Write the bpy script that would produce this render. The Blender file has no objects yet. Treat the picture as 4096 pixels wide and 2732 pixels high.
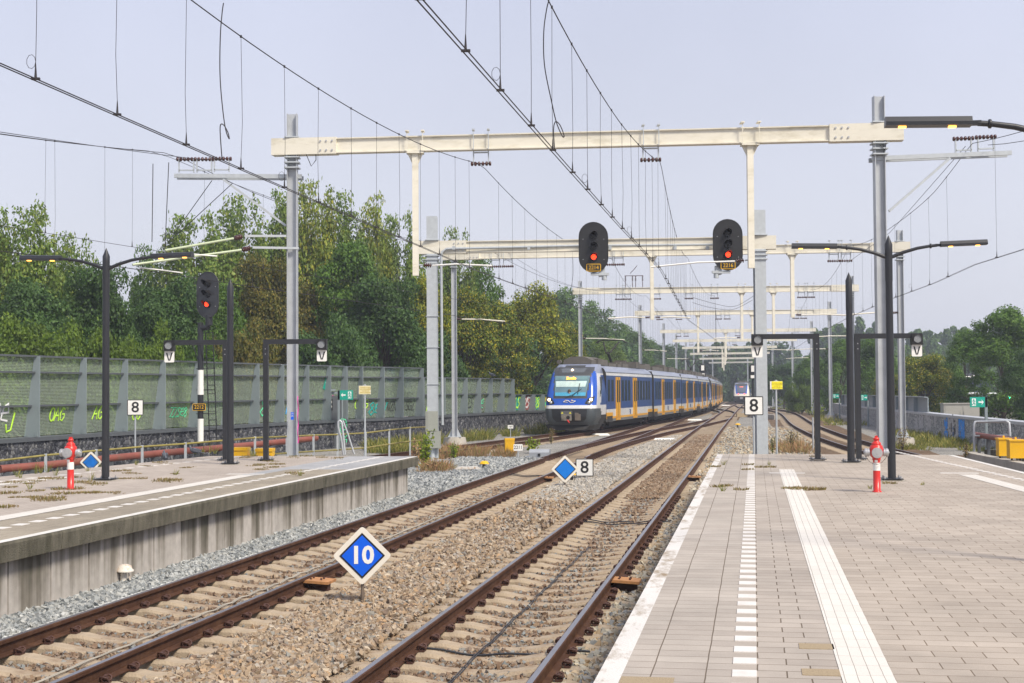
import bpy, math, random
import numpy as np
from mathutils import Vector, Matrix
R=random.Random(7); NR=np.random.RandomState(11)
SC=bpy.context.scene; COL=SC.collection; PI=math.pi
# ---------------------------------------------------------------- camera
F=50/36*4096; CX,CY=2048,1366; PITCH=0.03289; ROLL=0.0062; H=2.44
_c,_s=math.cos(ROLL),math.sin(ROLL)
_u=Vector((0,-math.sin(PITCH),math.cos(PITCH))); _r=Vector((1,0,0)); FWD=Vector((0,math.cos(PITCH),math.sin(PITCH)))
CU=_u*_c+_r*_s; CR=_r*_c-_u*_s
cam=bpy.data.objects.new('camera',bpy.data.cameras.new('camera')); COL.objects.link(cam)
mm=Matrix((CR,CU,-FWD)).transposed().to_4x4(); mm.translation=Vector((0,0,H)); cam.matrix_world=mm
cam.data.lens=50; cam.data.sensor_width=36; cam.data.clip_end=6000; cam.data.clip_start=.1
SC.camera=cam
# ---------------------------------------------------------------- light
HAZE=0.0007; EXPO=0.70; SUN_EL=math.radians(48); SUN_AZ=math.radians(138)   # azimuth from +Y towards +X: behind, to the right
w=bpy.data.worlds.new("World"); SC.world=w; w.use_nodes=True
nt=w.node_tree; nt.nodes.clear(); N=nt.nodes.new; Lk=nt.links.new
out=N('ShaderNodeOutputWorld'); bg=N('ShaderNodeBackground'); sky=N('ShaderNodeTexSky')
sky.sky_type='NISHITA'; sky.sun_disc=False; sky.sun_elevation=SUN_EL; sky.sun_rotation=SUN_AZ
sky.air_density=1.0; sky.dust_density=4.0; sky.ozone_density=2.5
# thin high cloud veil over the blue: pale lavender white, brighter near the horizon
tc=N('ShaderNodeTexCoord'); sp=N('ShaderNodeSeparateXYZ'); Lk(tc.outputs['Generated'],sp.inputs[0])
rp=N('ShaderNodeValToRGB'); Lk(sp.outputs['Z'],rp.inputs[0])
e=rp.color_ramp.elements; e[0].position=0.0; e[0].color=(6.5,6.6,7.35,1); e[1].position=.34; e[1].color=(5.35,5.65,7.1,1)
x=e.new(.11); x.color=(6.6,6.75,7.6,1)
ns=N('ShaderNodeTexNoise'); ns.inputs['Scale'].default_value=2.1; ns.inputs['Detail'].default_value=6; Lk(tc.outputs['Generated'],ns.inputs[0])
mr=N('ShaderNodeMapRange'); mr.inputs[1].default_value=.3; mr.inputs[2].default_value=.7; mr.inputs[3].default_value=.89; mr.inputs[4].default_value=1.05
Lk(ns.outputs[0],mr.inputs[0])
vm=N('ShaderNodeVectorMath'); vm.operation='SCALE'; Lk(rp.outputs[0],vm.inputs[0]); Lk(mr.outputs[0],vm.inputs['Scale'])
mx=N('ShaderNodeMix'); mx.data_type='RGBA'; mx.inputs[0].default_value=.86; Lk(sky.outputs[0],mx.inputs[6]); Lk(vm.outputs[0],mx.inputs[7])
Lk(mx.outputs[2],bg.inputs[0]); bg.inputs[1].default_value=.081; Lk(bg.outputs[0],out.inputs[0])
sl=bpy.data.lights.new('sun','SUN'); sl.energy=3.0; sl.angle=math.radians(13); sl.color=(1,.92,.79)
so=bpy.data.objects.new('sun',sl); COL.objects.link(so)
sd=Vector((math.sin(SUN_AZ)*math.cos(SUN_EL),math.cos(SUN_AZ)*math.cos(SUN_EL),math.sin(SUN_EL)))
so.rotation_euler=sd.to_track_quat('Z','Y').to_euler(); so.location=sd*50
SC.view_settings.view_transform='Standard'; SC.view_settings.look='None'; SC.view_settings.gamma=1; SC.view_settings.exposure=EXPO
SC.cycles.max_bounces=6; SC.cycles.transparent_max_bounces=12; SC.cycles.volume_bounces=0
SC.cycles.use_denoising=True
# ---------------------------------------------------------------- measuring helpers: where a sight line meets a height or a distance
def ray(x,y): return FWD+CR*((x-CX)/F)+CU*((CY-y)/F)
def gz(Y): return 0.0 if Y<80 else -0.57*((min(Y,700)-80)/185)     # the line falls slightly away from the station
def P(x,y,z=0.0,dip=True):
    d=ray(x,y); zz=z
    for _ in range(25 if dip else 1):
        t=(zz-H)/d.z; Yp=d.y*t
        if dip and Yp>0: zz=z+gz(min(Yp,700))
    return Vector((d.x*t,d.y*t,zz))
def PD(x,y,Y): d=ray(x,y); t=Y/d.y; return Vector((d.x*t,Y,H+d.z*t))
def v3(*a): return Vector(a)
# ---------------------------------------------------------------- mesh builder
class MB:
    def __init__(s): s.v=[]; s.f=[]; s.m=[]; s.sm=[]
    def add(s,vs,fs,mi=0,smooth=False):
        o=len(s.v); s.v.extend([tuple(a) for a in vs])
        for f in fs: s.f.append(tuple(i+o for i in f)); s.m.append(mi); s.sm.append(smooth)
        return s
    def box(s,c,d,rz=0,mi=0,tilt=None):
        x,y,z=[a/2 for a in d]; vs=[Vector((i*x,j*y,k*z)) for i in(-1,1) for j in(-1,1) for k in(-1,1)]
        M_=Matrix.Rotation(rz,3,'Z')
        if tilt is not None: M_=M_@tilt
        vs=[M_@a+Vector(c) for a in vs]
        return s.add(vs,[(0,1,3,2),(4,6,7,5),(0,4,5,1),(2,3,7,6),(0,2,6,4),(1,5,7,3)],mi)
    def beam(s,a,b,w,h=None,mi=0,up=(0,0,1)):
        a=Vector(a);b=Vector(b);h=h or w;d=(b-a).normalized();u=Vector(up)
        if abs(d.dot(u))>.99:u=Vector((0,1,0))
        r=d.cross(u).normalized();u=r.cross(d)
        vs=[p+r*(i*w/2)+u*(j*h/2) for p in(a,b) for i in(-1,1) for j in(-1,1)]
        return s.add(vs,[(0,1,3,2),(4,6,7,5),(0,4,5,1),(2,3,7,6),(0,2,6,4),(1,5,7,3)],mi)
    def prof(s,a,b,pts,mi=0,up=(0,0,1),cap=True):     # extrude a closed outline from a to b
        a=Vector(a);b=Vector(b);d=(b-a).normalized();u=Vector(up)
        if abs(d.dot(u))>.99:u=Vector((0,1,0))
        r=d.cross(u).normalized();u=r.cross(d);n=len(pts)
        vs=[p+r*x+u*y for p in(a,b) for x,y in pts]
        fs=[(i,(i+1)%n,n+(i+1)%n,n+i) for i in range(n)]
        if cap: fs+=[tuple(range(n))[::-1],tuple(range(n,2*n))]
        return s.add(vs,fs,mi)
    def cyl(s,a,b,r0,r1=None,n=12,mi=0,cap=True):
        a=Vector(a);b=Vector(b);r1=r0 if r1 is None else r1;d=(b-a).normalized();u=Vector((0,0,1))
        if abs(d.dot(u))>.9:u=Vector((0,1,0))
        r=d.cross(u).normalized();u=r.cross(d)
        vs=[p+(r*math.cos(t)+u*math.sin(t))*q for p,q in((a,r0),(b,r1)) for t in[2*PI*i/n for i in range(n)]]
        s.add(vs,[(i,(i+1)%n,n+(i+1)%n,n+i) for i in range(n)],mi,True)
        if cap: s.add(vs,[tuple(range(n))[::-1],tuple(range(n,2*n))],mi)
        return s
    def tube(s,path,r,n=6,mi=0,cap=True):
        path=[Vector(p) for p in path];m=len(path);vs=[];pu=None
        for i,p in enumerate(path):
            d=(path[min(i+1,m-1)]-path[max(i-1,0)]).normalized()
            u=pu if pu is not None else (Vector((0,0,1)) if abs(d.z)<.9 else Vector((0,1,0)))
            q=d.cross(u)
            if q.length<1e-5: q=d.cross(Vector((1,0,.2)))
            q.normalize();u=q.cross(d);pu=u
            rr=r[i] if isinstance(r,(list,tuple)) else r
            vs+=[p+(q*math.cos(t)+u*math.sin(t))*rr for t in[2*PI*k/n for k in range(n)]]
        s.add(vs,[(i*n+k,i*n+(k+1)%n,(i+1)*n+(k+1)%n,(i+1)*n+k) for i in range(m-1) for k in range(n)],mi,True)
        if cap and n>2: s.add(vs,[tuple(range(n))[::-1],tuple(range((m-1)*n,m*n))],mi)
        return s
    def lathe(s,c,prof,n=20,mi=0,axis=(0,0,1)):       # prof: (radius, height) pairs
        c=Vector(c);d=Vector(axis).normalized();u=Vector((0,0,1)) if abs(d.z)<.9 else Vector((1,0,0))
        q=d.cross(u).normalized();u=q.cross(d);m=len(prof)
        vs=[c+d*h+(q*math.cos(t)+u*math.sin(t))*r for r,h in prof for t in[2*PI*k/n for k in range(n)]]
        s.add(vs,[(i*n+k,i*n+(k+1)%n,(i+1)*n+(k+1)%n,(i+1)*n+k) for i in range(m-1) for k in range(n)],mi,True)
        s.add(vs,[tuple(range(n))[::-1],tuple(range((m-1)*n,m*n))],mi); return s
    def plate(s,c,outline,t,nrm,mi=0,up=(0,0,1)):    # flat plate: outline in (right, up) metres, facing nrm
        c=Vector(c);nn=Vector(nrm).normalized();u=Vector(up);r=u.cross(nn).normalized();u=nn.cross(r)
        n=len(outline);vs=[c+r*x+u*y+nn*k for k in(0,t) for x,y in outline]
        return s.add(vs,[(i,(i+1)%n,n+(i+1)%n,n+i) for i in range(n)]+[tuple(range(n))[::-1],tuple(range(n,2*n))],mi)
    def build(s,name,mats,parent=None,loc=None,smooth=None):
        me=bpy.data.meshes.new(name); me.from_pydata(s.v,[],s.f)
        if not isinstance(mats,(list,tuple)): mats=[mats]
        for m in mats: me.materials.append(m)
        me.polygons.foreach_set('material_index',s.m)
        me.polygons.foreach_set('use_smooth',s.sm if smooth is None else [smooth]*len(s.f))
        me.update()
        return link(name,me,parent,loc)
def link(name,me,parent=None,loc=None):
    o=bpy.data.objects.new(name,me); COL.objects.link(o)
    if parent is not None: o.parent=parent
    if loc is not None: o.location=loc
    return o
def npmesh(name,V,Fc,mats,parent=None,smooth=False,mi=None,loc=None):
    V=np.asarray(V,dtype=np.float32);Fc=np.asarray(Fc,dtype=np.int32);k=Fc.shape[1]
    me=bpy.data.meshes.new(name); me.vertices.add(len(V)); me.vertices.foreach_set('co',V.ravel())
    me.loops.add(Fc.size); me.loops.foreach_set('vertex_index',Fc.ravel())
    me.polygons.add(len(Fc)); me.polygons.foreach_set('loop_start',np.arange(0,Fc.size,k,dtype=np.int32))
    try: me.polygons.foreach_set('loop_total',np.full(len(Fc),k,dtype=np.int32))
    except Exception: pass
    if not isinstance(mats,(list,tuple)): mats=[mats]
    for m in mats: me.materials.append(m)
    if mi is not None: me.polygons.foreach_set('material_index',np.asarray(mi,dtype=np.int32))
    me.polygons.foreach_set('use_smooth',np.full(len(Fc),smooth)); me.update(calc_edges=True); me.validate()
    return link(name,me,parent,loc)
def tag(o,label=None,cat=None,group=None,kind=None):
    if label:o['label']=label
    if cat:o['category']=cat
    if group:o['group']=group
    if kind:o['kind']=kind
    return o
def thing(name,loc,label,cat,group=None,rz=0):
    o=bpy.data.objects.new(name,None);COL.objects.link(o);o.location=loc;o.rotation_euler=(0,0,rz);o.empty_display_size=.2
    return tag(o,label,cat,group)
def copy_tree(o,parent=None):
    c=o.copy();COL.objects.link(c)
    if parent is not None:c.parent=parent
    for ch in o.children:
        if ch.name in bpy.data.objects: copy_tree(ch,c)
    return c
def text(s_,name,mat,parent,loc,size,rz=0,thick=.003,bold=0.0,xs=1.0,tiltx=PI/2,label=None,align='CENTER'):
    cu=bpy.data.curves.new(name,'FONT');cu.body=s_;cu.size=size;cu.align_x=align;cu.align_y='CENTER';cu.extrude=thick;cu.offset=bold*size
    cu.resolution_u=3
    t=bpy.data.objects.new(name,cu);COL.objects.link(t)
    dg=bpy.context.evaluated_depsgraph_get();dg.update();me=bpy.data.meshes.new_from_object(t.evaluated_get(dg))
    bpy.data.objects.remove(t);me.materials.clear();me.materials.append(mat)
    o=link(name,me,parent);o.rotation_euler=(tiltx,0,rz);o.location=loc;o.scale=(xs,1,1)
    return o
# ---------------------------------------------------------------- materials
def nodes(name):
    m=bpy.data.materials.new(name);m.use_nodes=True;t=m.node_tree
    b=t.nodes['Principled BSDF'];return m,t,b,t.nodes.new,t.links.new
def setb(b,**k):
    for a,v in k.items():
        nm={'rough':'Roughness','metal':'Metallic','spec':'Specular IOR Level','emis':'Emission Strength','coat':'Coat Weight'}[a]
        b.inputs[nm].default_value=v
def lin(c): return tuple(((v/12.92) if v<=.04045 else ((v+.055)/1.055)**2.4) for v in c)
def M(name,col,rough=.6,metal=0,var=.12,scale=3.0,bump=0.0,bscale=30.0,dirt=None,dscale=1.5,damt=.5,stretch=(1,1,1),spec=.5,coat=0):
    m,t,b,n,l=nodes(name);setb(b,rough=rough,metal=metal,spec=spec,coat=coat)
    co=n('ShaderNodeTexCoord');mp=n('ShaderNodeMapping');mp.inputs['Scale'].default_value=stretch;l(co.outputs['Object'],mp.inputs[0])
    nz=n('ShaderNodeTexNoise');nz.inputs['Scale'].default_value=scale;nz.inputs['Detail'].default_value=6;nz.inputs['Roughness'].default_value=.65;l(mp.outputs[0],nz.inputs[0])
    r=n('ShaderNodeMapRange');r.inputs[1].default_value=.28;r.inputs[2].default_value=.72;r.inputs[3].default_value=1-var;r.inputs[4].default_value=1+var;l(nz.outputs[0],r.inputs[0])
    vm=n('ShaderNodeVectorMath');vm.operation='SCALE';vm.inputs[0].default_value=col[:3];l(r.outputs[0],vm.inputs['Scale'])
    src=vm.outputs[0]
    if dirt:
        n2=n('ShaderNodeTexNoise');n2.inputs['Scale'].default_value=dscale;n2.inputs['Detail'].default_value=8;n2.inputs['Roughness'].default_value=.7;l(mp.outputs[0],n2.inputs[0])
        r2=n('ShaderNodeMapRange');r2.inputs[1].default_value=.5;r2.inputs[2].default_value=.68;r2.inputs[3].default_value=0;r2.inputs[4].default_value=damt;l(n2.outputs[0],r2.inputs[0])
        mx=n('ShaderNodeMix');mx.data_type='RGBA';l(r2.outputs[0],mx.inputs[0]);l(src,mx.inputs[6]);mx.inputs[7].default_value=(*dirt,1);src=mx.outputs[2]
    l(src,b.inputs['Base Color'])
    if bump:
        n3=n('ShaderNodeTexNoise');n3.inputs['Scale'].default_value=bscale;n3.inputs['Detail'].default_value=4;l(co.outputs['Object'],n3.inputs[0])
        bp=n('ShaderNodeBump');bp.inputs['Strength'].default_value=bump;bp.inputs['Distance'].default_value=.02;l(n3.outputs[0],bp.inputs['Height']);l(bp.outputs[0],b.inputs['Normal'])
    return m
def island(name,cols,rough=.85,pos=None,trans=0,nvar=.0,nscale=.3):   # colour picked per loose piece (stone, leaf)
    m,t,b,n,l=nodes(name);setb(b,rough=rough,spec=.25)
    g=n('ShaderNodeNewGeometry');rp=n('ShaderNodeValToRGB');rp.color_ramp.interpolation='LINEAR'
    k=len(cols);e=rp.color_ramp.elements
    for i,c in enumerate(cols):
        p=pos[i] if pos else i/(k-1)
        if i<2: el=e[i];el.position=p if i==0 else 1.0
        if i==0: e[0].color=(*c,1)
        elif i==k-1: e[len(e)-1].position=p;e[len(e)-1].color=(*c,1)
        else: q=e.new(p);q.color=(*c,1)
    l(g.outputs['Random Per Island'],rp.inputs[0]);src=rp.outputs[0]
    if nvar:
        co=n('ShaderNodeTexCoord');nz=n('ShaderNodeTexNoise');nz.inputs['Scale'].default_value=nscale;nz.inputs['Detail'].default_value=3;l(co.outputs['Object'],nz.inputs[0])
        r=n('ShaderNodeMapRange');r.inputs[1].default_value=.3;r.inputs[2].default_value=.7;r.inputs[3].default_value=1-nvar;r.inputs[4].default_value=1+nvar;l(nz.outputs[0],r.inputs[0])
        vm=n('ShaderNodeVectorMath');vm.operation='SCALE';l(src,vm.inputs[0]);l(r.outputs[0],vm.inputs['Scale']);src=vm.outputs[0]
    l(src,b.inputs['Base Color'])
    if trans:
        tr=n('ShaderNodeBsdfTranslucent');l(src,tr.inputs[0]);ms=n('ShaderNodeMixShader');ms.inputs[0].default_value=trans
        o=t.nodes['Material Output'];l(b.outputs[0],ms.inputs[1]);l(tr.outputs[0],ms.inputs[2]);l(ms.outputs[0],o.inputs[0])
    return m
def emit(name,col,s):
    m,t,b,n,l=nodes(name);b.inputs['Base Color'].default_value=(*col,1);b.inputs['Emission Color'].default_value=(*col,1);setb(b,emis=s);return m
GALV=M('galvanised_steel',(.46,.48,.50),.5,.35,.16,3,.15,60,dirt=(.36,.37,.39),dscale=6,damt=.6)
GALV2=M('galvanised_steel_pale',(.47,.50,.52),.5,.3,.1,8,.1,60)
CREAM=M('cream_paint',(.74,.70,.59),.42,0,.05,1.2,0,1,dirt=(.40,.35,.22),dscale=1.4,damt=.4,stretch=(1,1,3))
ANTH=M('anthracite_paint',(.020,.021,.025),.4,0,.1,6)
BLACK=M('black_paint',(.012,.012,.013),.45,0,.1,6)
RED=M('red_paint',(.58,.025,.018),.32,0,.12,6,dirt=(.3,.02,.02),damt=.4)
WHITE=M('white_paint',(.78,.77,.73),.45,0,.05,4)
ALU=M('cast_aluminium',(.5,.5,.5),.35,.6,.15,20)
YEL=M('yellow_paint',(.76,.42,.004),.4,0,.06,3)
YSIGN=M('yellow_sign_face',(.86,.78,.03),.4,0,.05,4)
BLUE=M('blue_sign_face',(.0,.105,.72),.35,0,.05,4)
BLUE2=M('faded_blue_sign_face',(.0,.17,.62),.4,0,.12,5)
GREENS=M('green_sign_face',(.0,.33,.24),.4,0,.05,4)
INS=M('brown_porcelain',(.06,.017,.012),.15,0,.2,10,coat=.4)
GRNPIPE=M('pale_green_tube',(.44,.50,.33),.4,0,.1,4)
WIRE=M('dark_copper_wire',(.035,.03,.032),.55,.3,.2,10)
RUST=M('rusty_rail_steel',(.075,.036,.022),.75,.1,.25,2.5,.2,60,dirt=(.13,.07,.04),dscale=5,damt=.6,spec=.15)
HEAD=M('polished_rail_head',(.34,.33,.35),.30,.85,.12,2,stretch=(1,1,1))
CLIP=M('rusty_clip_steel',(.07,.03,.022),.7,.1,.25,9)
SLEEP=M('sleeper_concrete',(.36,.285,.20),.9,0,.16,5,.5,50,dirt=(.20,.125,.075),dscale=3.2,damt=.75)
TIMB=M('switch_bearer_concrete',(.40,.31,.21),.9,0,.14,4,.4,40,dirt=(.24,.15,.09),dscale=2,damt=.6)
CONC=M('concrete',(.38,.35,.30),.85,0,.12,2,.3,30,dirt=(.2,.18,.14),dscale=1.2,damt=.5)
PIPE=M('red_oxide_pipe',(.22,.062,.042),.6,0,.22,2,.2,20,dirt=(.17,.09,.06),dscale=3,damt=.7)
MOSSR=M('mossy_rail_steel',(.24,.20,.05),.7,0,.3,8)
FENCE=M('blue_grey_steel',(.24,.28,.295),.45,.15,.08,2,dirt=(.19,.22,.23),dscale=2,damt=.5)
FENCED=M('dark_grey_steel',(.10,.11,.12),.45,.2,.1,3)
# ================================================================ track geometry (fitted centre lines, X as a function of Y)
def XA(y): return 3.21188e-06*y**3-0.000282653*y*y+0.177557*y-6.72725
def XB(y): return 1.1285e-07*y**3-2.8554e-05*y*y+0.170834*y-2.66091
def XC(y):
    if y<52: return XC(52)-(52-y)*.305-(52-y)**2*.0012
    return -3.05591e-09*y**4+3.8824e-06*y**3-0.00171205*y*y+0.476915*y-25.2672
def XD(y):
    y0=48
    if y<y0:
        d=y0-y;return XD(y0)-d*.06-d*d*.0005
    if y>200:return XD(200)+(y-200)*.14
    return -6.88577e-09*y**4-5.17676e-06*y**3+0.00235386*y*y-0.118145*y+14.3966
def XA1(y): return 1.23047e-06*y**3-0.000436371*y*y+0.218326*y-8.27523
def XA2(y): return -2.02143e-05*y**3+0.0054321*y*y-0.23261*y+2.32982
def XCB(y):
    t=(y-150)/45; t=min(max(t,0),1); t=t*t*(3-2*t); return XB(y)*(1-t)+XC(y)*t
def frames(X,y0,y1,step):
    out=[];y=y0
    while y<y1+1e-6:
        sl=(X(y+.5)-X(y-.5));n=math.hypot(1,sl);t=Vector((sl/n,1/n,0))
        out.append((Vector((X(y),y,gz(y))),t));y+=step/n
    return out
RPROF=[(-.07,-.159),(.07,-.159),(.07,-.150),(.009,-.132),(.009,-.052),(.036,-.040),(.036,-.008),(.026,0),(-.026,0),(-.036,-.008),(-.036,-.040),(-.009,-.052),(-.009,-.132),(-.07,-.150)]
def rail_mesh(X,y0,y1,off,step=1.5):
    b=MB();fr=frames(X,y0,y1,step)
    if y1>120: fr=[f for i,f in enumerate(fr) if f[0].y<120 or i%4==0]
    n=len(RPROF);vs=[]
    for p,t in fr:
        r=Vector((t.y,-t.x,0))
        vs+=[p+r*(off+x)+Vector((0,0,z)) for x,z in RPROF]
    o=0;b.v=[tuple(a) for a in vs]
    for i in range(len(fr)-1):
        for k in range(n):
            b.f.append((i*n+k,i*n+(k+1)%n,(i+1)*n+(k+1)%n,(i+1)*n+k));b.m.append(1 if k==7 else 0);b.sm.append(False)
    b.f.append(tuple(range(n)));b.m.append(0);b.sm.append(False);b.f.append(tuple(range((len(fr)-1)*n,len(fr)*n))[::-1]);b.m.append(0);b.sm.append(False)
    return b
def sleeper_mb(L=1.26,seed=0,flat=False):
    b=MB();rr=random.Random(seed)
    xs=[-L,-1.02,-.93,-.55,-.36,-.2,0,.2,.36,.55,.93,1.02,L]
    def zt(x):
        a=abs(x)
        if flat: return -.168
        return -.168-(.0 if .55<=a<=.95 else (.055*min(1,(.55-a)/.3) if a<.55 else .02))
    vs=[];j=lambda:rr.uniform(-.003,.003)
    for x in xs:
        for yy,z in((-.15,-.42),(-.12,zt(x)-.03),(-.095,zt(x)),(.095,zt(x)),(.12,zt(x)-.03),(.15,-.42)): vs.append((x,yy+j(),z+j()))
    n=6;fs=[(i*n+k,i*n+(k+1),(i+1)*n+(k+1),(i+1)*n+k) for i in range(len(xs)-1) for k in range(5)]
    fs+=[tuple(range(n))[::-1],tuple(range((len(xs)-1)*n,len(xs)*n))]
    return b.add(vs,fs)
SLM=[sleeper_mb(seed=i).build('sleeper',SLEEP) for i in range(4)]
_cl=MB()
_cl.beam((0,-.05,-.155),(0,.05,-.155),.06,.02)
for sy in(-1,1): _cl.tube([(-.03,sy*.012,-.15),(-.045,sy*.03,-.125),(-.03,sy*.055,-.105),(.0,sy*.062,-.10),(.03,sy*.05,-.112),(.036,sy*.03,-.135),(.02,sy*.014,-.143)],.0095,5)
_cl.cyl((0,0,-.16),(0,0,-.10),.017,n=6); _cl.cyl((0,0,-.128),(0,0,-.112),.03,n=8)
CLM=_cl.build('rail_clip',CLIP)
_used=set()
def inst(src,parent,M4):
    if src.name not in _used: _used.add(src.name); o=src
    else: o=src.copy();COL.objects.link(o)
    o.parent=parent;o.matrix_local=M4;return o
def mrot(p,t,lift=0,jit=0):
    a=math.atan2(-t.x,t.y)+R.uniform(-jit,jit);return Matrix.Translation(p+Vector((0,0,lift)))@Matrix.Rotation(a,4,'Z')
def track(X,y0,y1,label,pitch=.6,clips=0,smat=None,ylast=None,headm=HEAD,long_from=None):
    t=thing('railway_track',(0,0,0),label,'railway track','tracks through the station')
    for off in(-.7525,.7525): rail_mesh(X,y0,y1,off).build('rail',[RUST,headm],t)
    fr=frames(X,y0,ylast or y1,pitch);
    rest=MB()
    for i,(p,tt) in enumerate(fr):
        if i<100:
            s=inst(SLM[R.randrange(4)],t,mrot(p+Vector((R.uniform(-.02,.02),0,0)),tt,R.uniform(-.006,.003),.006))
            if i<clips:
                for cx in(-.7525-.105,-.7525+.105,.7525-.105,.7525+.105):
                    inst(CLM,s,Matrix.Translation((cx,0,0))@Matrix.Rotation(0 if (cx+.7525 if cx<0 else cx-.7525)>0 else PI,4,'Z'))
        else:
            r_=Vector((tt.y,-tt.x,0));rest.beam(p-r_*1.26+Vector((0,0,-.26)),p+r_*1.26+Vector((0,0,-.26)),.24,.18)
    if rest.v: tag(rest.build('sleeper',SLEEP,t),kind='stuff')
    return t
trackA=track(XA,7,51,'near track on sandy sleepers running closest to the left platform wall',clips=46)
trackB=track(XB,7,262,'long nearly straight track beside the right-hand platform, leading to the far train',clips=46)
trackC=track(XC,22,395,'curving track carrying the blue and yellow train, beside the dark stone wall')
trackD=track(XD,26,230,'curving track behind the right-hand platform, in front of the grey stone wall')
def switch(X1,X2,y0,y1,y2,label,bear,rang1=None):
    t=thing('railway_switch',(0,0,0),label,'railway switch')
    for X,ya,yb in((X1,y0,y1),(X2,y0,y2)):
        for off in(-.7525,.7525): rail_mesh(X,ya+ (0 if (X is X1 and off<0) or (X is X2 and off>0) else 1.5),yb,off).build('rail',[RUST,HEAD],t)
    b0,b1=bear;y=b0;k=0
    while y<b1:
        xa=min(X1(y),X2(y))-1.3;xb=max(X1(y),X2(y))+1.3
        q=MB();sl=.19;q.box(((xa+xb)/2,y,-.30+gz(y)),(xb-xa,.26,.26),rz=math.atan(-sl))
        if k<100:q.build('bearer',TIMB,t)
        k+=1;y+=.62
    # bolted chairs along the rails
    for X in(X1,X2):
        for off in(-.7525,.7525):
            q=MB()
            for p,tt in frames(X,b0+.1,b1,.62):
                r_=Vector((tt.y,-tt.x,0))
                for e_ in(-.12,.12):
                    c=p+r_*(off+e_)+Vector((0,0,-.14));q.box(c,(.10,.11,.05));q.cyl(c,c+Vector((0,0,.05)),.022,n=6)
            q.build('chair_plate',CLIP,t)
    return t
sw=switch(XA1,XA2,50.5,138,123,'double switch where the left-hand track forks towards the train and the straight track',(51,100))
# wing and check rails of the fork
q=MB();q.beam(P(2257,1814,0),P(2341,1788,0),.07,.09);q.build('check_rail',CLIP,sw)
cb=thing('railway_crossover',(0,0,0),'short curved crossover linking the two far tracks behind the blue and yellow train','railway crossover')
for off in(-.7525,.7525): rail_mesh(XCB,150,195,off,3).build('rail',[RUST,HEAD],cb)
# cables clipped along the middle of the two near tracks
for X,o_,y0,y1,lb in((XA,.12,9,33,'thin grey cable pair clipped along the middle of the left-hand track'),(XB,-.12,9,24,'thin dark cable lying along the middle of the platform-side track')):
    q=MB();pts=[]
    for p,tt in frames(X,y0,y1,.3):
        r_=Vector((tt.y,-tt.x,0));pts.append(p+r_*(o_+.012*math.sin(p.y*3))+Vector((0,0,-.2+.012*math.cos(p.y*10.4))))
    for e_ in(-.012,.012): q.tube([a+Vector((e_,0,0)) for a in pts],.0065,5)
    tag(q.build('track_cable',CONC if X is XA else ANTH),lb,'cable')
# cross cables and rail pads (rusty plates bolted beside the rail)
def cross(X,y,lb,n=2):
    q=MB()
    for i in range(n):
        yy=y+i*.42;p=Vector((X(yy),yy,gz(yy)));tt=Vector((.17,1,0)).normalized();r_=Vector((tt.y,-tt.x,0))
        q.tube([p+r_*a+Vector((0,0,-.15-.05*math.cos(a*2.2)*(abs(a)<.7)+.012*math.sin(a*9+i))) for a in[x*.1 for x in range(-7,11)]],.012,6)
    tag(q.build('cross_cable',ANTH),lb,'cable','cables crossing under the rails')
cross(XB,27.6,'pair of black cables crossing the platform-side track just before the platform end')
cross(XA,42.6,'black cables crossing the left-hand track before the switch');
cross(XB,14.2,'single black cable crossing the platform-side track near the rusty plate',1)
def jumpplate(px,py,lb,col,w=.40,edge=None):
    c=P(px,py,-.06);t=thing('rail_contact_plate',c,lb,'rail plate','rusty plates bolted beside the rails',rz=-.17)
    q=MB();q.box((0,0,0),(w,.36,.035),tilt=Matrix.Rotation(.06,3,'Y'));q.build('plate',col,t)
    q=MB()
    for a in(-.07,.07):
        for b_ in(-.06,.06): q.cyl((a,b_,.0),(a,b_,.04),.014,n=6)
    q.build('bolt',CLIP,t)
    q=MB();q.box((0,.0,-.09),(w*.8,.12,.10));q.build('bracket',CLIP,t)
PLT=M('rusty_orange_plate',(.42,.20,.075),.75,.1,.3,8,dirt=(.2,.09,.04),dscale=6)
jumpplate(1270,2322,'rusty orange bolted plate beside the rail next to the 10 sign',PLT)
jumpplate(2500,2321,'rusty plate with four bolts beside the rail nearest the right platform edge',PLT)
jumpplate(2775,1906,'rusty plate beside the platform-side rail near the far end of the right platform',PLT)
jumpplate(2185,1909,'rusty plate with a yellow edge left of the blue diamond sign',PLT)
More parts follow.
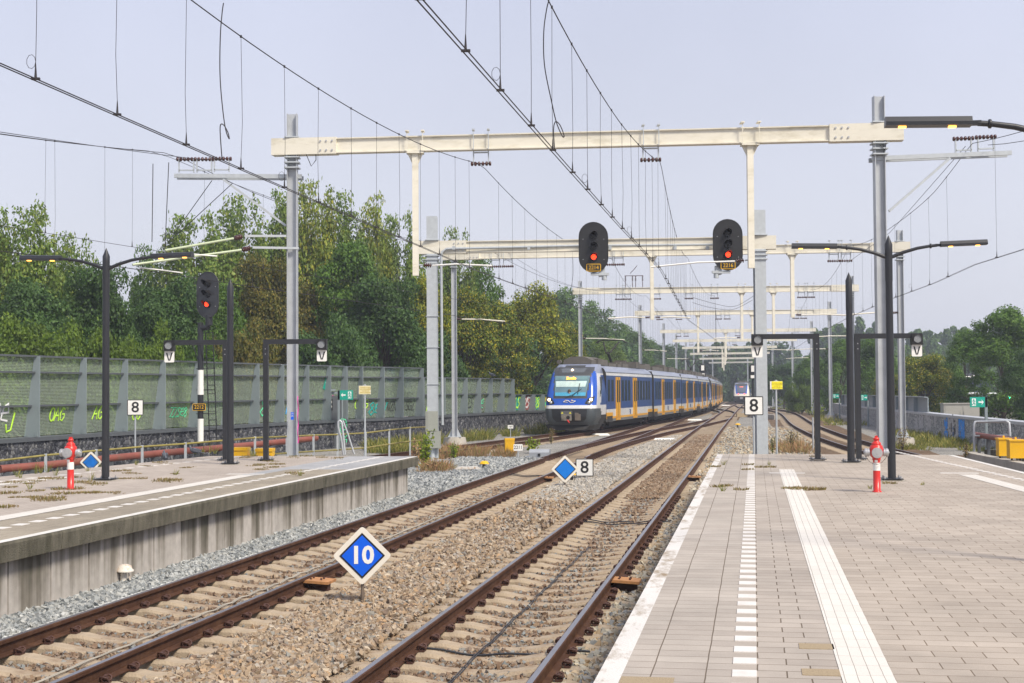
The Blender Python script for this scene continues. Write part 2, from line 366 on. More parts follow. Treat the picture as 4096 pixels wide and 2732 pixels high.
# ================================================================ ground
def groundmat(name,cols,scale,grass=None):
    m,t,b,n,l=nodes(name);setb(b,rough=.95,spec=.2)
    co=n('ShaderNodeTexCoord');vo=n('ShaderNodeTexVoronoi');vo.inputs['Scale'].default_value=scale;l(co.outputs['Object'],vo.inputs[0])
    rp=n('ShaderNodeValToRGB');e=rp.color_ramp.elements;e[0].color=(*cols[0],1);e[1].color=(*cols[-1],1)
    for i,c in enumerate(cols[1:-1]): q=e.new((i+1)/(len(cols)-1));q.color=(*c,1)
    sp=n('ShaderNodeSeparateColor');l(vo.outputs['Color'],sp.inputs[0]);l(sp.outputs[0],rp.inputs[0])
    nz=n('ShaderNodeTexNoise');nz.inputs['Scale'].default_value=.5;nz.inputs['Detail'].default_value=5;l(co.outputs['Object'],nz.inputs[0])
    r=n('ShaderNodeMapRange');r.inputs[1].default_value=.3;r.inputs[2].default_value=.7;r.inputs[3].default_value=.8;r.inputs[4].default_value=1.2;l(nz.outputs[0],r.inputs[0])
    # darker gaps between the stones
    dd=n('ShaderNodeMapRange');dd.inputs[1].default_value=.25;dd.inputs[2].default_value=.75;dd.inputs[3].default_value=1.1;dd.inputs[4].default_value=.45;l(vo.outputs['Distance'],dd.inputs[0])
    mu=n('ShaderNodeMath');mu.operation='MULTIPLY';l(r.outputs[0],mu.inputs[0]);l(dd.outputs[0],mu.inputs[1])
    vm=n('ShaderNodeVectorMath');vm.operation='SCALE';l(rp.outputs[0],vm.inputs[0]);l(mu.outputs[0],vm.inputs['Scale']);l(vm.outputs[0],b.inputs['Base Color'])
    bp=n('ShaderNodeBump');bp.inputs['Strength'].default_value=.9;bp.inputs['Distance'].default_value=.03;bp.invert=True;l(vo.outputs['Distance'],bp.inputs['Height']);l(bp.outputs[0],b.inputs['Normal'])
    return m
BR=[(.10,.07,.045),(.36,.27,.18),(.25,.185,.125),(.46,.385,.29),(.16,.105,.07),(.33,.30,.26),(.36,.235,.13),(.23,.23,.21)]
GY=[(.16,.17,.17),(.34,.36,.36),(.48,.49,.47),(.24,.26,.27),(.40,.41,.39),(.56,.56,.53)]
BROWNG=groundmat('brown_ballast',BR,22); GREYG=groundmat('grey_ballast',[(.19,.19,.18),(.36,.35,.32),(.45,.43,.39),(.28,.27,.25),(.40,.36,.30)],22); PALEG=groundmat('pale_new_ballast',[(.32,.34,.34),(.55,.56,.55),(.70,.70,.68),(.42,.44,.45)],22)
DUSTG=groundmat('rust_dusted_ballast',[(.12,.07,.04),(.22,.15,.09),(.17,.11,.07),(.27,.20,.13)],22)
EARTH=groundmat('earth_and_grass',[(.06,.075,.025),(.10,.11,.04),(.13,.11,.06),(.08,.10,.03)],9)
ys=[-60,-20,0,10,20,30,40,50,60,70,80,100,130,170,220,300,400,500,600,700,1000,2000]
V=[];Fc=[]
for y in ys:
    for x in(-1500,-300,-60,0,60,300,1500): V.append((x,y,-.42+gz(y)))
for i in range(len(ys)-1):
    for k in range(6): a=i*7+k;Fc.append((a,a+1,a+8,a+7))
tag(npmesh('ground',V,Fc,EARTH),kind='structure')
def bed_h(x,y):
    a=x-XA(y);b=x-XB(y);z=-.215
    if y<52 and a<-.9: z+=min(.10,(-.9-a)*.11)
    if abs(a)<1.3 and y<51 or abs(b)<1.3: z=-.255
    if y<60 and a>1.3 and b<-1.3: z+=.045
    return z
ys=list(np.arange(4,60,.5))+list(np.arange(60,130,2))+list(np.arange(130,420,8))
us=list(np.arange(-9,14,.35));us=[-30,-24,-20,-16,-13,-11]+us+[15,17,20,24,28]
V=[];Fc=[];MI=[]
for y in ys:
    for u in us:
        x=XA(min(y,60))+ (XB(y)-XB(min(y,60)))+u if y>60 else XA(y)+u
        V.append((x,y,bed_h(x,y)+gz(y)+R.uniform(-.008,.008)))
nu=len(us)
for i in range(len(ys)-1):
    for k in range(nu-1):
        a=i*nu+k;x,y,_=V[a];da=x-XA(y) if y<52 else min(abs(x-XA1(y)),abs(x-XA2(y)));db=x-XB(y);dc=x-XC(y);dd=x-XD(y)
        Fc.append((a,a+1,a+nu+1,a+nu))
        if (abs(da)<.9 if y<52 else da<1.1) or abs(db)<1.0: m_=3 if y>26 else 0
        elif abs(dc)<1.0 or abs(dd)<2.3: m_=3
        elif db>1.0 and y<40: m_=3
        elif db>1.0: m_=1
        elif y<36 and -.9<da and db<0: m_=0
        elif y<75 and da<0 and dc>1.6 and y<62: m_=2
        else: m_=1
        MI.append(m_)
tag(npmesh('ballast_bed',V,Fc,[BROWNG,GREYG,PALEG,DUSTG],mi=MI),kind='structure')
# loose stones
def stones(name,pts,size,cols,label,pos=None):
    tm=[]
    for k in range(7):
        c=np.array([(i,j,l) for i in(-1,1) for j in(-1,1) for l in(-1,1)],float)*.5
        c+=NR.uniform(-.24,.24,c.shape);c[4:]*=NR.uniform(.55,.95);tm.append(c*np.array([1,NR.uniform(.65,.95),NR.uniform(.5,.75)]))
    fc=np.array([(0,1,3,2),(4,6,7,5),(0,4,5,1),(2,3,7,6),(0,2,6,4),(1,5,7,3)])
    pts=np.asarray(pts);n=len(pts);ti=NR.randint(0,7,n);T=np.array(tm)[ti]
    q=NR.normal(size=(n,4));q[:,1:3]*=.7;q/=np.linalg.norm(q,axis=1)[:,None]
    a,b,c,d=q.T
    Rm=np.stack([1-2*(c*c+d*d),2*(b*c-a*d),2*(b*d+a*c),2*(b*c+a*d),1-2*(b*b+d*d),2*(c*d-a*b),2*(b*d-a*c),2*(c*d+a*b),1-2*(b*b+c*c)],1).reshape(n,3,3)
    sz=np.asarray(size)*NR.uniform(.65,1.45,n)
    V=np.einsum('nij,nkj->nki',Rm,T*sz[:,None,None])+pts[:,None,:]
    Fa=(fc[None]+8*np.arange(n)[:,None,None]).reshape(-1,4)
    tag(npmesh(name,V.reshape(-1,3),Fa,island(name+'_stone',cols,.9,pos)),label,'ballast',kind='stuff')
def scatter(cnt,y0,y1,ua,ub,X,hfun,dens_pow=1.6,skip=None,seed=1,s0=.048):
    rr=np.random.RandomState(seed);P_=[];S_=[]
    while len(P_)<cnt:
        t=rr.rand();y=(y0**(-dens_pow+1)+t*(y1**(-dens_pow+1)-y0**(-dens_pow+1)))**(1/(1-dens_pow))
        u0=ua(y) if callable(ua) else ua;u1=ub(y) if callable(ub) else ub
        u=rr.uniform(u0,u1)
        if skip and skip(u,y,rr): continue
        x=X(y)+u*.985;s=s0*max(1,(y/17)**.38);P_.append((x,y-u*.17,hfun(x,y)+gz(y)+rr.uniform(-.012,.016)));S_.append(s)
    return P_,S_
SP=lambda y:((y-7)*1.0145)%.6
def skip_in(u,y,rr):
    ph=SP(y)
    on=ph<.125 or ph>.475
    if on and abs(u)<1.25: return rr.rand()>((.16+.5*min(1,max(0,(y-20)/12))) if abs(u)<.38 else .03)
    if .60<abs(u)<.92: return rr.rand()>.25
    return False
def skip_mid(u,y,rr):
    ph=SP(y); return False
pp,ss=scatter(15000,9.0,36,lambda y:.98,lambda y:3.05 if y<60 else 2,XA,lambda x,y:bed_h(x,y)-.0+.02,1.9,lambda u,y,rr:(u<1.3 and (SP(y)<.12 or SP(y)>.48) and rr.rand()>.2) or (u>2.72 and (SP(y)<.12 or SP(y)>.48) and rr.rand()>.2),3,.050)
pp2,ss2=scatter(15000,9.0,26,lambda y:1.1,lambda y:3.0,XA,lambda x,y:bed_h(x,y)+.015,1.7,None,13,.050)
stones('brown_ballast',pp+pp2,ss+ss2,BR,'sandy brown broken stones between the two near tracks')
pp,ss=scatter(16000,13,37,lambda y:-1.78,lambda y:-.86,XA,lambda x,y:bed_h(x,y)+.01,1.5,lambda u,y,rr:u>-1.22 and (SP(y)<.12 or SP(y)>.48) and rr.rand()>.35,4,.042)
p2_,s2_=scatter(9000,35,54,lambda y:-4.2,lambda y:-.86,XA,lambda x,y:bed_h(x,y)+.01,1.2,None,5,.043)
p3_,s3_=[],[]
stones('grey_ballast',pp+p2_+p3_,ss+s2_+s3_,[(.09,.10,.105),(.25,.265,.27),(.36,.37,.36),(.16,.175,.185),(.45,.455,.44),(.30,.30,.28)],'pale grey fresh broken stones along the left platform wall')
pa,sa=scatter(13000,9.5,40,-1.25,1.25,XA,lambda x,y:-.245,1.5,skip_in,6,.044)
pb,sb=scatter(15000,9.5,40,-1.25,1.25,XB,lambda x,y:-.24,1.5,skip_in,7,.044)
stones('track_ballast',pa+pb,sa+sb,[(.10,.06,.04),(.20,.135,.085),(.28,.205,.14),(.16,.10,.065),(.23,.19,.15),(.22,.24,.24),(.25,.16,.10)],'rust dusted stones lying between the sleepers')
mg_,ms_=scatter(15000,33,78,lambda y:(1.0 if y<50 else XA2(y)-XA(y)+1.2),lambda y:XB(y)-XA(y)-1.05,XA,lambda x,y:bed_h(x,y)+.01,1.6,lambda u,y,rr:y>75 and u<0,15,.046)
stones('mixed_ballast',mg_,ms_,[(.20,.18,.15),(.38,.35,.30),(.46,.42,.36),(.27,.26,.24),(.42,.40,.37),(.36,.29,.21)],'grey-brown stones between the fork and the straight track')
pm_,sm_=scatter(9000,34,78,-.45,.45,XB,lambda x,y:-.20,1.2,None,25,.045)
stones('track_ballast',pm_,sm_,[(.16,.10,.06),(.28,.20,.13),(.22,.15,.10),(.34,.28,.21)],'brown stones heaped along the middle of the straight track farther away')
pp,ss=scatter(6500,9,34,.86,1.66,XB,lambda x,y:-.205,1.6,lambda u,y,rr:u<1.26 and (SP(y)<.12 or SP(y)>.48) and rr.rand()>.25,8,.05)
p2_,s2_=scatter(9000,36,95,.95,5.2,XB,lambda x,y:-.205,1.2,None,9,.05)
stones('edge_ballast',pp+p2_,ss+s2_,[(.24,.17,.10),(.42,.33,.22),(.34,.33,.29),(.48,.42,.31),(.25,.27,.28),(.36,.25,.14)],'mixed tan and grey stones below the right platform edge')
# ================================================================ platforms
def paver(name,c1,c2,mort,w_,h_,off=.5,ms=.004,var=.22,bump=.6,spk=0,mfade=.0):
    m,t,b,n,l=nodes(name);setb(b,rough=.82,spec=.3)
    co=n('ShaderNodeTexCoord');nz=n('ShaderNodeTexNoise');nz.inputs['Scale'].default_value=2.2;nz.inputs['Detail'].default_value=2;l(co.outputs['Object'],nz.inputs[0])
    sc=n('ShaderNodeVectorMath');sc.operation='MULTIPLY_ADD';sc.inputs[1].default_value=(.012,.03,0);l(nz.outputs['Color'],sc.inputs[0]);l(co.outputs['Object'],sc.inputs[2])
    br=n('ShaderNodeTexBrick');l(sc.outputs[0],br.inputs['Vector']);br.offset=off;br.inputs['Scale'].default_value=1;br.inputs['Brick Width'].default_value=w_;br.inputs['Row Height'].default_value=h_
    br.inputs['Mortar Size'].default_value=ms;br.inputs['Mortar Smooth'].default_value=.25;br.inputs['Bias'].default_value=-.1
    br.inputs['Color1'].default_value=(*c1,1);br.inputs['Color2'].default_value=(*c2,1);br.inputs['Mortar'].default_value=(*mort,1)
    n2=n('ShaderNodeTexNoise');n2.inputs['Scale'].default_value=.7;n2.inputs['Detail'].default_value=7;n2.inputs['Roughness'].default_value=.7;l(co.outputs['Object'],n2.inputs[0])
    n4=n('ShaderNodeTexNoise');n4.inputs['Scale'].default_value=130;n4.inputs['Detail'].default_value=2;l(co.outputs['Object'],n4.inputs[0])
    r=n('ShaderNodeMapRange');r.inputs[1].default_value=.3;r.inputs[2].default_value=.7;r.inputs[3].default_value=1-var;r.inputs[4].default_value=1+var*.7;l(n2.outputs[0],r.inputs[0])
    r4=n('ShaderNodeMapRange');r4.inputs[1].default_value=.3;r4.inputs[2].default_value=.7;r4.inputs[3].default_value=.93-spk;r4.inputs[4].default_value=1.07+spk;l(n4.outputs[0],r4.inputs[0])
    mu=n('ShaderNodeMath');mu.operation='MULTIPLY';l(r.outputs[0],mu.inputs[0]);l(r4.outputs[0],mu.inputs[1])
    vm=n('ShaderNodeVectorMath');vm.operation='SCALE';l(br.outputs[0],vm.inputs[0]);l(mu.outputs[0],vm.inputs['Scale']);l(vm.outputs[0],b.inputs['Base Color'])
    bp=n('ShaderNodeBump');bp.inputs['Strength'].default_value=bump;bp.inputs['Distance'].default_value=.006;bp.invert=True;l(br.outputs['Fac'],bp.inputs['Height']);l(bp.outputs[0],b.inputs['Normal'])
    return m
PV=paver('grey_beige_pavers',(.41,.355,.298),(.345,.295,.245),(.17,.13,.09),.31,.195,.5,.0045)
PVL=paver('edge_lane_slabs',(.405,.362,.315),(.345,.303,.263),(.14,.11,.08),.315,.195,0,.0045)
PVN=paver('narrow_lane_slabs',(.395,.348,.30),(.35,.305,.262),(.13,.10,.07),.31,.195,.45,.005)
AGG=paver('exposed_aggregate_slabs',(.30,.26,.20),(.255,.22,.17),(.12,.10,.075),.30,.60,.5,.004,.22,.3,.3)
TAN=M('tan_speckled_slab',(.31,.24,.15),.9,0,.16,60,.3,90)
TACT=paver('white_ribbed_tiles',(.63,.60,.55),(.60,.565,.515),(.33,.30,.26),.075,.30,.0,.0022,.06,.9)
WTILE=M('white_marking_tile',(.64,.615,.58),.6,0,.04,3,dirt=(.45,.4,.34),dscale=4,damt=.4)
COPE=M('worn_white_edge_paint',(.60,.575,.54),.7,0,.08,3,.3,50,dirt=(.25,.185,.11),dscale=5,damt=1.0,stretch=(1,.35,1))
COPEL=M('whitewashed_edge',(.62,.60,.56),.7,0,.06,3,dirt=(.38,.33,.26),dscale=5,damt=.5)
def strip(b,x0,x1,y0,y1,z,mi): b.add([(x0,y0,z),(x1,y0,z),(x1,y1,z),(x0,y1,z)],[(0,1,2,3)],mi)
PZ=.76
def pland(O,rz):
    def f(px,py): 
        p=P(px,py,PZ,False)-O;c,s=math.cos(-rz),math.sin(-rz);return (p.x*c-p.y*s,p.x*s+p.y*c)
    return f
OR=Vector((XB(0)+1.725,0,0));rzR=-math.atan(.1699);LR=pland(OR,rzR)
b=MB();yend=36.2
xr=lambda y: 7.25+ (y-0)*(-.0577) # right edge in platform frame (platform narrows)
def rightx(y):
    a=LR(4096,1889);c=LR(3810,1820);return a[0]+(c[0]-a[0])*(y-a[1])/(c[1]-a[1])
edges=[(0,.14,0),(.14,.455,1),(.455,.77,1),(.77,.925,2),(.925,1.40,2),(1.40,1.70,3),(1.70,4.0,4)]
for x0,x1,mi in edges:
    if mi==3: strip(b,x0,x1,-6,29.6,PZ+.004,3);strip(b,x0,x1,29.6,yend,PZ,4)
    else: strip(b,x0,x1,-6,yend,PZ,mi)
b.add([(4.0,-6,PZ),(rightx(-6),-6,PZ),(rightx(yend-.3),yend-.3,PZ),(4.0,yend,PZ)],[(0,1,2,3)],4)
b.add([(0,-6,PZ),(0,yend,PZ),(0,yend,-.5),(0,-6,-.5)],[(0,1,2,3)],5)
b.add([(0,yend,PZ),(4,yend,PZ),(4,yend,-.5),(0,yend,-.5)],[(0,1,2,3)],5)
b.add([(4,yend,PZ),(rightx(yend-.3),yend-.3,PZ),(rightx(yend-.3),yend-.3,-.5),(4,yend,-.5)],[(0,1,2,3)],5)
b.add([(rightx(-6),-6,PZ),(rightx(yend-.3),yend-.3,PZ),(rightx(yend-.3),yend-.3,-.5),(rightx(-6),-6,-.5)],[(0,1,2,3)],5)
pr=b.build('platform',[COPE,PVL,PVN,TACT,PV,CONC]);pr.location=OR;pr.rotation_euler=(0,0,rzR);tag(pr,kind='structure')
def marks(name,lb,O,rz,items,mat=WTILE,grp=None):
    q=MB()
    for (x,y,w_,h_) in items: q.box((x,y,PZ+.003),(w_,h_,.006))
    o=q.build(name,mat);o.location=O;o.rotation_euler=(0,0,rz);return tag(o,kind='structure')
marks('platform_dashes','',OR,rzR,[(.848,y,.142,.19) for y in np.arange(-5,36,.39)])
c0=LR(3213,1893);c1=LR(3420/1.0,1893)
marks('tactile_bar','',OR,rzR,[(LR(3148,1893)[0],c0[1],.68,.17)],WTILE)
# far-side markings: dashes, edge paint, second ribbed strip
a=LR(3640,1820);c=LR(4096,1921);n_=34
q=MB()
for i in range(-10,n_):
    t_=i/22;x=a[0]+(c[0]-a[0])*t_;y=a[1]+(c[1]-a[1])*t_;q.box((x,y,PZ+.003),(.14,.20,.006),rz=-math.atan2(c[0]-a[0],c[1]-a[1]))
o=q.build('platform_dashes',WTILE);o.location=OR;o.rotation_euler=(0,0,rzR);tag(o,kind='structure')
q=MB();y0_,y1_=4,yend-.35
q.add([(rightx(y0_)-.13,y0_,PZ+.004),(rightx(y0_),y0_,PZ+.004),(rightx(y1_),y1_,PZ+.004),(rightx(y1_)-.13,y1_,PZ+.004)],[(0,1,2,3)])
o=q.build('platform_edge_paint',COPEL);o.location=OR;o.rotation_euler=(0,0,rzR);tag(o,kind='structure')
t0=LR(3833,1899);t1=LR(3990,1899);t2=LR(4096,1969);t3=LR(4096,1935)
dx=(t2[0]-t0[0])/(t2[1]-t0[1])
q=MB();yy=[-2,t0[1]];wd=.32
q.add([(t0[0]+dx*(-2-t0[1]),-2,PZ+.005),(t0[0]+wd+dx*(-2-t0[1]),-2,PZ+.005),(t0[0]+wd,t0[1],PZ+.005),(t0[0],t0[1],PZ+.005)],[(0,1,2,3)])
o=q.build('tactile_strip',TACT);o.location=OR;o.rotation_euler=(0,0,rzR);tag(o,kind='structure')
marks('tactile_bar','',OR,rzR,[((LR(3766,1893)[0]+LR(3908,1893)[0])/2,LR(3837,1893)[1],.70,.17)])
# tan patches among the near slabs
for x,y,w_,h_ in((.297,8.02,.305,.90),(.612,8.12,.305,.27),(1.16,7.85,.46,.19),(1.29,8.75,.22,.19),(1.30,9.6,.22,.19),(1.28,8.15,.23,.19)):
    q=MB();q.box((x,y,PZ+.002),(w_,h_,.004));o=q.build('tan_slab',TAN);o.location=OR;o.rotation_euler=(0,0,rzR);tag(o,kind='structure')
# ---- left platform
OL=Vector((XA(25)-1.725-25*.1699,0,0));rzL=-math.atan(.1699);LL=pland(OL,rzL)
STREAK,t,bb,n,l=nodes('streaked_concrete_panel');setb(bb,rough=.9,spec=.2)
co=n('ShaderNodeTexCoord');g=n('ShaderNodeNewGeometry');mp=n('ShaderNodeMapping');mp.inputs['Scale'].default_value=(3.2,3.2,.22);l(co.outputs['Object'],mp.inputs[0])
nz=n('ShaderNodeTexNoise');nz.inputs['Scale'].default_value=1;nz.inputs['Detail'].default_value=4;nz.inputs['Roughness'].default_value=.55;l(mp.outputs[0],nz.inputs[0])
zz=n('ShaderNodeSeparateXYZ');l(co.outputs['Object'],zz.inputs[0]);zr=n('ShaderNodeMapRange');zr.inputs[1].default_value=-.1;zr.inputs[2].default_value=.52;zr.inputs[3].default_value=-.09;zr.inputs[4].default_value=.07;l(zz.outputs['Z'],zr.inputs[0]);za=n('ShaderNodeMath');l(zr.outputs[0],za.inputs[0]);l(nz.outputs[0],za.inputs[1])
ad=n('ShaderNodeMath');ad.operation='MULTIPLY_ADD';l(g.outputs['Random Per Island'],ad.inputs[0]);ad.inputs[1].default_value=.34;l(za.outputs[0],ad.inputs[2])
rp=n('ShaderNodeValToRGB');e=rp.color_ramp.elements;e[0].position=.50;e[0].color=(.46,.425,.39,1);e[1].position=.88;e[1].color=(.10,.092,.07,1);x_=e.new(.63);x_.color=(.39,.36,.325,1);x_=e.new(.76);x_.color=(.20,.18,.15,1)
l(ad.outputs[0],rp.inputs[0]);n2=n('ShaderNodeTexNoise');n2.inputs['Scale'].default_value=9;n2.inputs['Detail'].default_value=8;l(co.outputs['Object'],n2.inputs[0])
r=n('ShaderNodeMapRange');r.inputs[1].default_value=.3;r.inputs[2].default_value=.7;r.inputs[3].default_value=.88;r.inputs[4].default_value=1.1;l(n2.outputs[0],r.inputs[0])
vm=n('ShaderNodeVectorMath');vm.operation='SCALE';l(rp.outputs[0],vm.inputs[0]);l(r.outputs[0],vm.inputs['Scale']);l(vm.outputs[0],bb.inputs['Base Color'])
COPF=M('weathered_coping',(.125,.115,.088),.95,0,.40,5,.6,50,dirt=(.045,.044,.028),dscale=2.4,damt=.9,stretch=(1,1,.35),spec=.2)
b=MB();ye=36.0;bkx=lambda y:-6.35+(y-28)*.115
for x0,x1,mi in((-.14,0,0),(-.80,-.14,1),(-1.42,-.80,1),(-1.76,-1.42,2)):
    if mi==1: strip(b,x0,x1,0,30.3,PZ,1);strip(b,x0,x1,30.3,ye,PZ,4)
    elif mi==2: strip(b,x0,x1,0,28.2,PZ+.004,2);strip(b,x0,x1,28.2,ye,PZ,4 )
    else: strip(b,x0,x1,0,ye,PZ,mi)
b.add([(bkx(0),0,PZ),(-1.76,0,PZ),(-1.76,ye,PZ),(bkx(ye),ye,PZ)],[(0,1,2,3)],3)
b.add([(bkx(0),0,PZ),(bkx(ye),ye,PZ),(bkx(ye),ye,-.5),(bkx(0),0,-.5)],[(0,1,2,3)],5)
b.add([(-.35,ye-.4,PZ-.02),(bkx(ye),ye-.4,PZ-.02),(bkx(ye),ye-.4,-.5),(-.35,ye-.4,-.5)],[(0,1,2,3)],5)
PVW=paver('weathered_pavers',(.42,.365,.315),(.36,.31,.265),(.13,.10,.07),.21,.105,.5,.0035,.16)
PVG=paver('smooth_grey_slabs',(.36,.36,.365),(.30,.305,.315),(.2,.2,.2),.30,.45,.5,.004)
pl=b.build('platform',[COPEL,AGG,TACT,PVW,PVG,CONC]);pl.location=OL;pl.rotation_euler=(0,0,rzL);tag(pl,kind='structure')
wl=thing('platform_wall',OL,'stained concrete retaining wall with overhanging coping along the left platform','wall',rz=rzL)
y=-.5
while y<ye-.1:
    y1=min(y+2.0,ye);q=MB();dz=R.uniform(-.004,.004);q.add([(-.32,y+.006,PZ-.23),(0.0,y+.006,PZ-.23),(0.012,y+.006,PZ-.035),(-.003,y+.006,PZ-.003),(-.32,y+.006,PZ-.003)]+[(-.32,y1-.006,PZ-.23),(0,y1-.006,PZ-.23),(.012,y1-.006,PZ-.035),(-.003,y1-.006,PZ-.003),(-.32,y1-.006,PZ-.003)],[(0,1,2,3,4),(9,8,7,6,5),(0,5,6,1),(1,6,7,2),(2,7,8,3),(3,8,9,4)])
    q.build('coping',COPF,wl);y=y1
y=-.5
while y<ye-.5:
    q=MB();q.box((-.21+R.uniform(-.004,.004),y+.5,.1),(.14,.955,.86));o=q.build('wall_panel',STREAK,wl);y+=1.0
q=MB();q.box((-.26,ye/2,.1),(.10,ye-1.0,.84));q.build('backing',ANTH,wl)
marks('platform_dashes','',OL,rzL,[(-.87,y,.15,.22) for y in np.arange(1,36,.45)])
marks('tactile_bar','',OL,rzL,[(-1.75,28.55,.75,.16)])
q=MB()
for y in np.arange(12,36,.5): q.box((bkx(y)+.95,y,PZ+.003),(.15,.22,.006))
o=q.build('platform_dashes',WTILE);o.location=OL;o.rotation_euler=(0,0,rzL);tag(o,kind='structure')
q=MB();q.add([(bkx(0)+1.35,0,PZ+.004),(bkx(0)+1.65,0,PZ+.004),(bkx(27.5)+1.65,27.5,PZ+.004),(bkx(27.5)+1.35,27.5,PZ+.004)],[(0,1,2,3)])
o=q.build('tactile_strip',TACT);o.location=OL;o.rotation_euler=(0,0,rzL);tag(o,kind='structure')
# ================================================================ stone walls and noise barrier
def gabion(name,cols,sc,zs=1.0):
    m,t,b,n,l=nodes(name);setb(b,rough=.9,spec=.2)
    co=n('ShaderNodeTexCoord');vo=n('ShaderNodeTexVoronoi');vo.inputs['Scale'].default_value=sc;l(co.outputs['Object'],vo.inputs[0])
    v2=n('ShaderNodeTexVoronoi');v2.feature='DISTANCE_TO_EDGE';v2.inputs['Scale'].default_value=sc;l(co.outputs['Object'],v2.inputs[0])
    sp=n('ShaderNodeSeparateColor');l(vo.outputs['Color'],sp.inputs[0]);rp=n('ShaderNodeValToRGB');e=rp.color_ramp.elements;e[0].color=(*cols[0],1);e[1].color=(*cols[-1],1)
    for i,c in enumerate(cols[1:-1]): q=e.new((i+1)/(len(cols)-1));q.color=(*c,1)
    l(sp.outputs[0],rp.inputs[0]);r=n('ShaderNodeMapRange');r.inputs[1].default_value=0;r.inputs[2].default_value=.12;r.inputs[3].default_value=.25;r.inputs[4].default_value=1;l(v2.outputs['Distance'],r.inputs[0])
    vm=n('ShaderNodeVectorMath');vm.operation='SCALE';l(rp.outputs[0],vm.inputs[0]);l(r.outputs[0],vm.inputs['Scale']);l(vm.outputs[0],b.inputs['Base Color'])
    bp=n('ShaderNodeBump');bp.inputs['Strength'].default_value=1;bp.inputs['Distance'].default_value=.05;l(v2.outputs['Distance'],bp.inputs['Height']);l(bp.outputs[0],b.inputs['Normal']);return m
GABD=gabion('dark_slate_gabion',[(.02,.022,.030),(.07,.072,.085),(.13,.132,.145),(.035,.04,.05),(.24,.24,.24)],8)
GABL=gabion('grey_gabion',[(.19,.20,.205),(.38,.385,.38),(.52,.52,.50),(.27,.28,.28),(.62,.60,.56)],9)
def poly_at(pts,ratio):            # where the sight line X=ratio*Y meets a polyline
    for (x0,y0),(x1,y1) in zip(pts,pts[1:]):
        a=x0-ratio*y0;b=x1-ratio*y1
        if a*b<=0 and a!=b: t_=a/(a-b);return Vector((x0+(x1-x0)*t_,y0+(y1-y0)*t_,0))
    return None
def wallrun(name,pts,zt,thick,mat,label,cat='wall',zb=-.5,side=1,dens=1.0):
    w_=thing(name,(pts[0][0],pts[0][1],0),label,cat);o0=Vector((pts[0][0],pts[0][1],0))
    for i,((x0,y0),(x1,y1)) in enumerate(zip(pts,pts[1:])):
        a=Vector((x0,y0,gz(y0)))-o0;b=Vector((x1,y1,gz(y1)))-o0;d=(b-a);d.z=0;d.normalize();nr=Vector((-d.y,d.x,0))*side
        # cage front broken into a knobbly grid
        L=(b-a).length;nx=max(2,int(L/.22*dens)) if y0<110 else 2;nz=6 if y0<110 else 1;rr=random.Random(i)
        V=[];Fc=[]
        for k in range(nx+1):
            for j in range(nz+1):
                p=a.lerp(b,k/nx);z=(zb+(zt-zb)*j/nz)+p.z;jit=rr.uniform(-.035,.015) if 0<j<nz and 0<k<nx else 0
                V.append((p.x-nr.x*jit,p.y-nr.y*jit,z))
        for k in range(nx):
            for j in range(nz): q0=k*(nz+1)+j;Fc.append((q0,q0+nz+1,q0+nz+2,q0+1))
        f0=npmesh('stone_cage',V,Fc,mat,w_)
        q=MB();A=[a+nr*.02,b+nr*.02,b+nr*thick,a+nr*thick]
        top=[Vector((p.x,p.y,zt+.0+(a.z if k in(0,3) else b.z))) for k,p in enumerate(A)];bot=[Vector((p.x,p.y,zb+(a.z if k in(0,3) else b.z))) for k,p in enumerate(A)]
        q.add(top+bot,[(0,1,2,3),(0,4,5,1),(2,6,7,3),(1,5,6,2),(3,7,4,0)]);q.build('core',mat,w_)
    return w_,o0
WL=[(-17.6,30),(-15.9,36.5),(-14.6,41.6),(-13.6,46),(-12.4,50.6),(-10.4,57.6),(-9.05,61.8),(-7.6,65.4)]
WL2=[(-7.6,65.4),(-6.1,67.5),(-4.5,71.5),(-2.5,77.6),(-.2,84.5),(2.0,90),(5.2,99)]
WL3=[(5.2,99)]+[(XC(y_)-4.3,y_) for y_ in (111,127,148,174,205,240,290)]
gw,_o=wallrun('gabion_wall',WL,1.0,.9,GABD,'dark slate gabion wall under the tall glass noise barrier behind the left platform')
gw2,_o2=wallrun('gabion_wall',WL2,1.0,.9,GABD,'dark slate gabion wall beside the track, ending next to the blue train front')
gw3,_o3=wallrun('gabion_wall',WL3,.85,.9,GABD,'distant dark stone wall mostly hidden behind the blue and yellow train')
# steel coping
def coping(pts,par,o0,zt,mat,sg=1):
    q=MB()
    for (x0,y0),(x1,y1) in zip(pts,pts[1:]):
        a=Vector((x0,y0,gz(y0)+zt))-o0;b=Vector((x1,y1,gz(y1)+zt))-o0;d=(b-a).normalized();nr=Vector((-d.y,d.x,0))*sg
        q.beam(a+nr*.28+Vector((0,0,.03)),b+nr*.28+Vector((0,0,.03)),.66,.055);q.beam(a-nr*.045+Vector((0,0,.0)),b-nr*.045+Vector((0,0,.0)),.02,.12)
    q.build('coping',mat,par)
coping(WL,gw,_o,1.0,FENCED);coping(WL2,gw2,_o2,1.0,FENCED);coping(WL3,gw3,_o3,.85,FENCED)
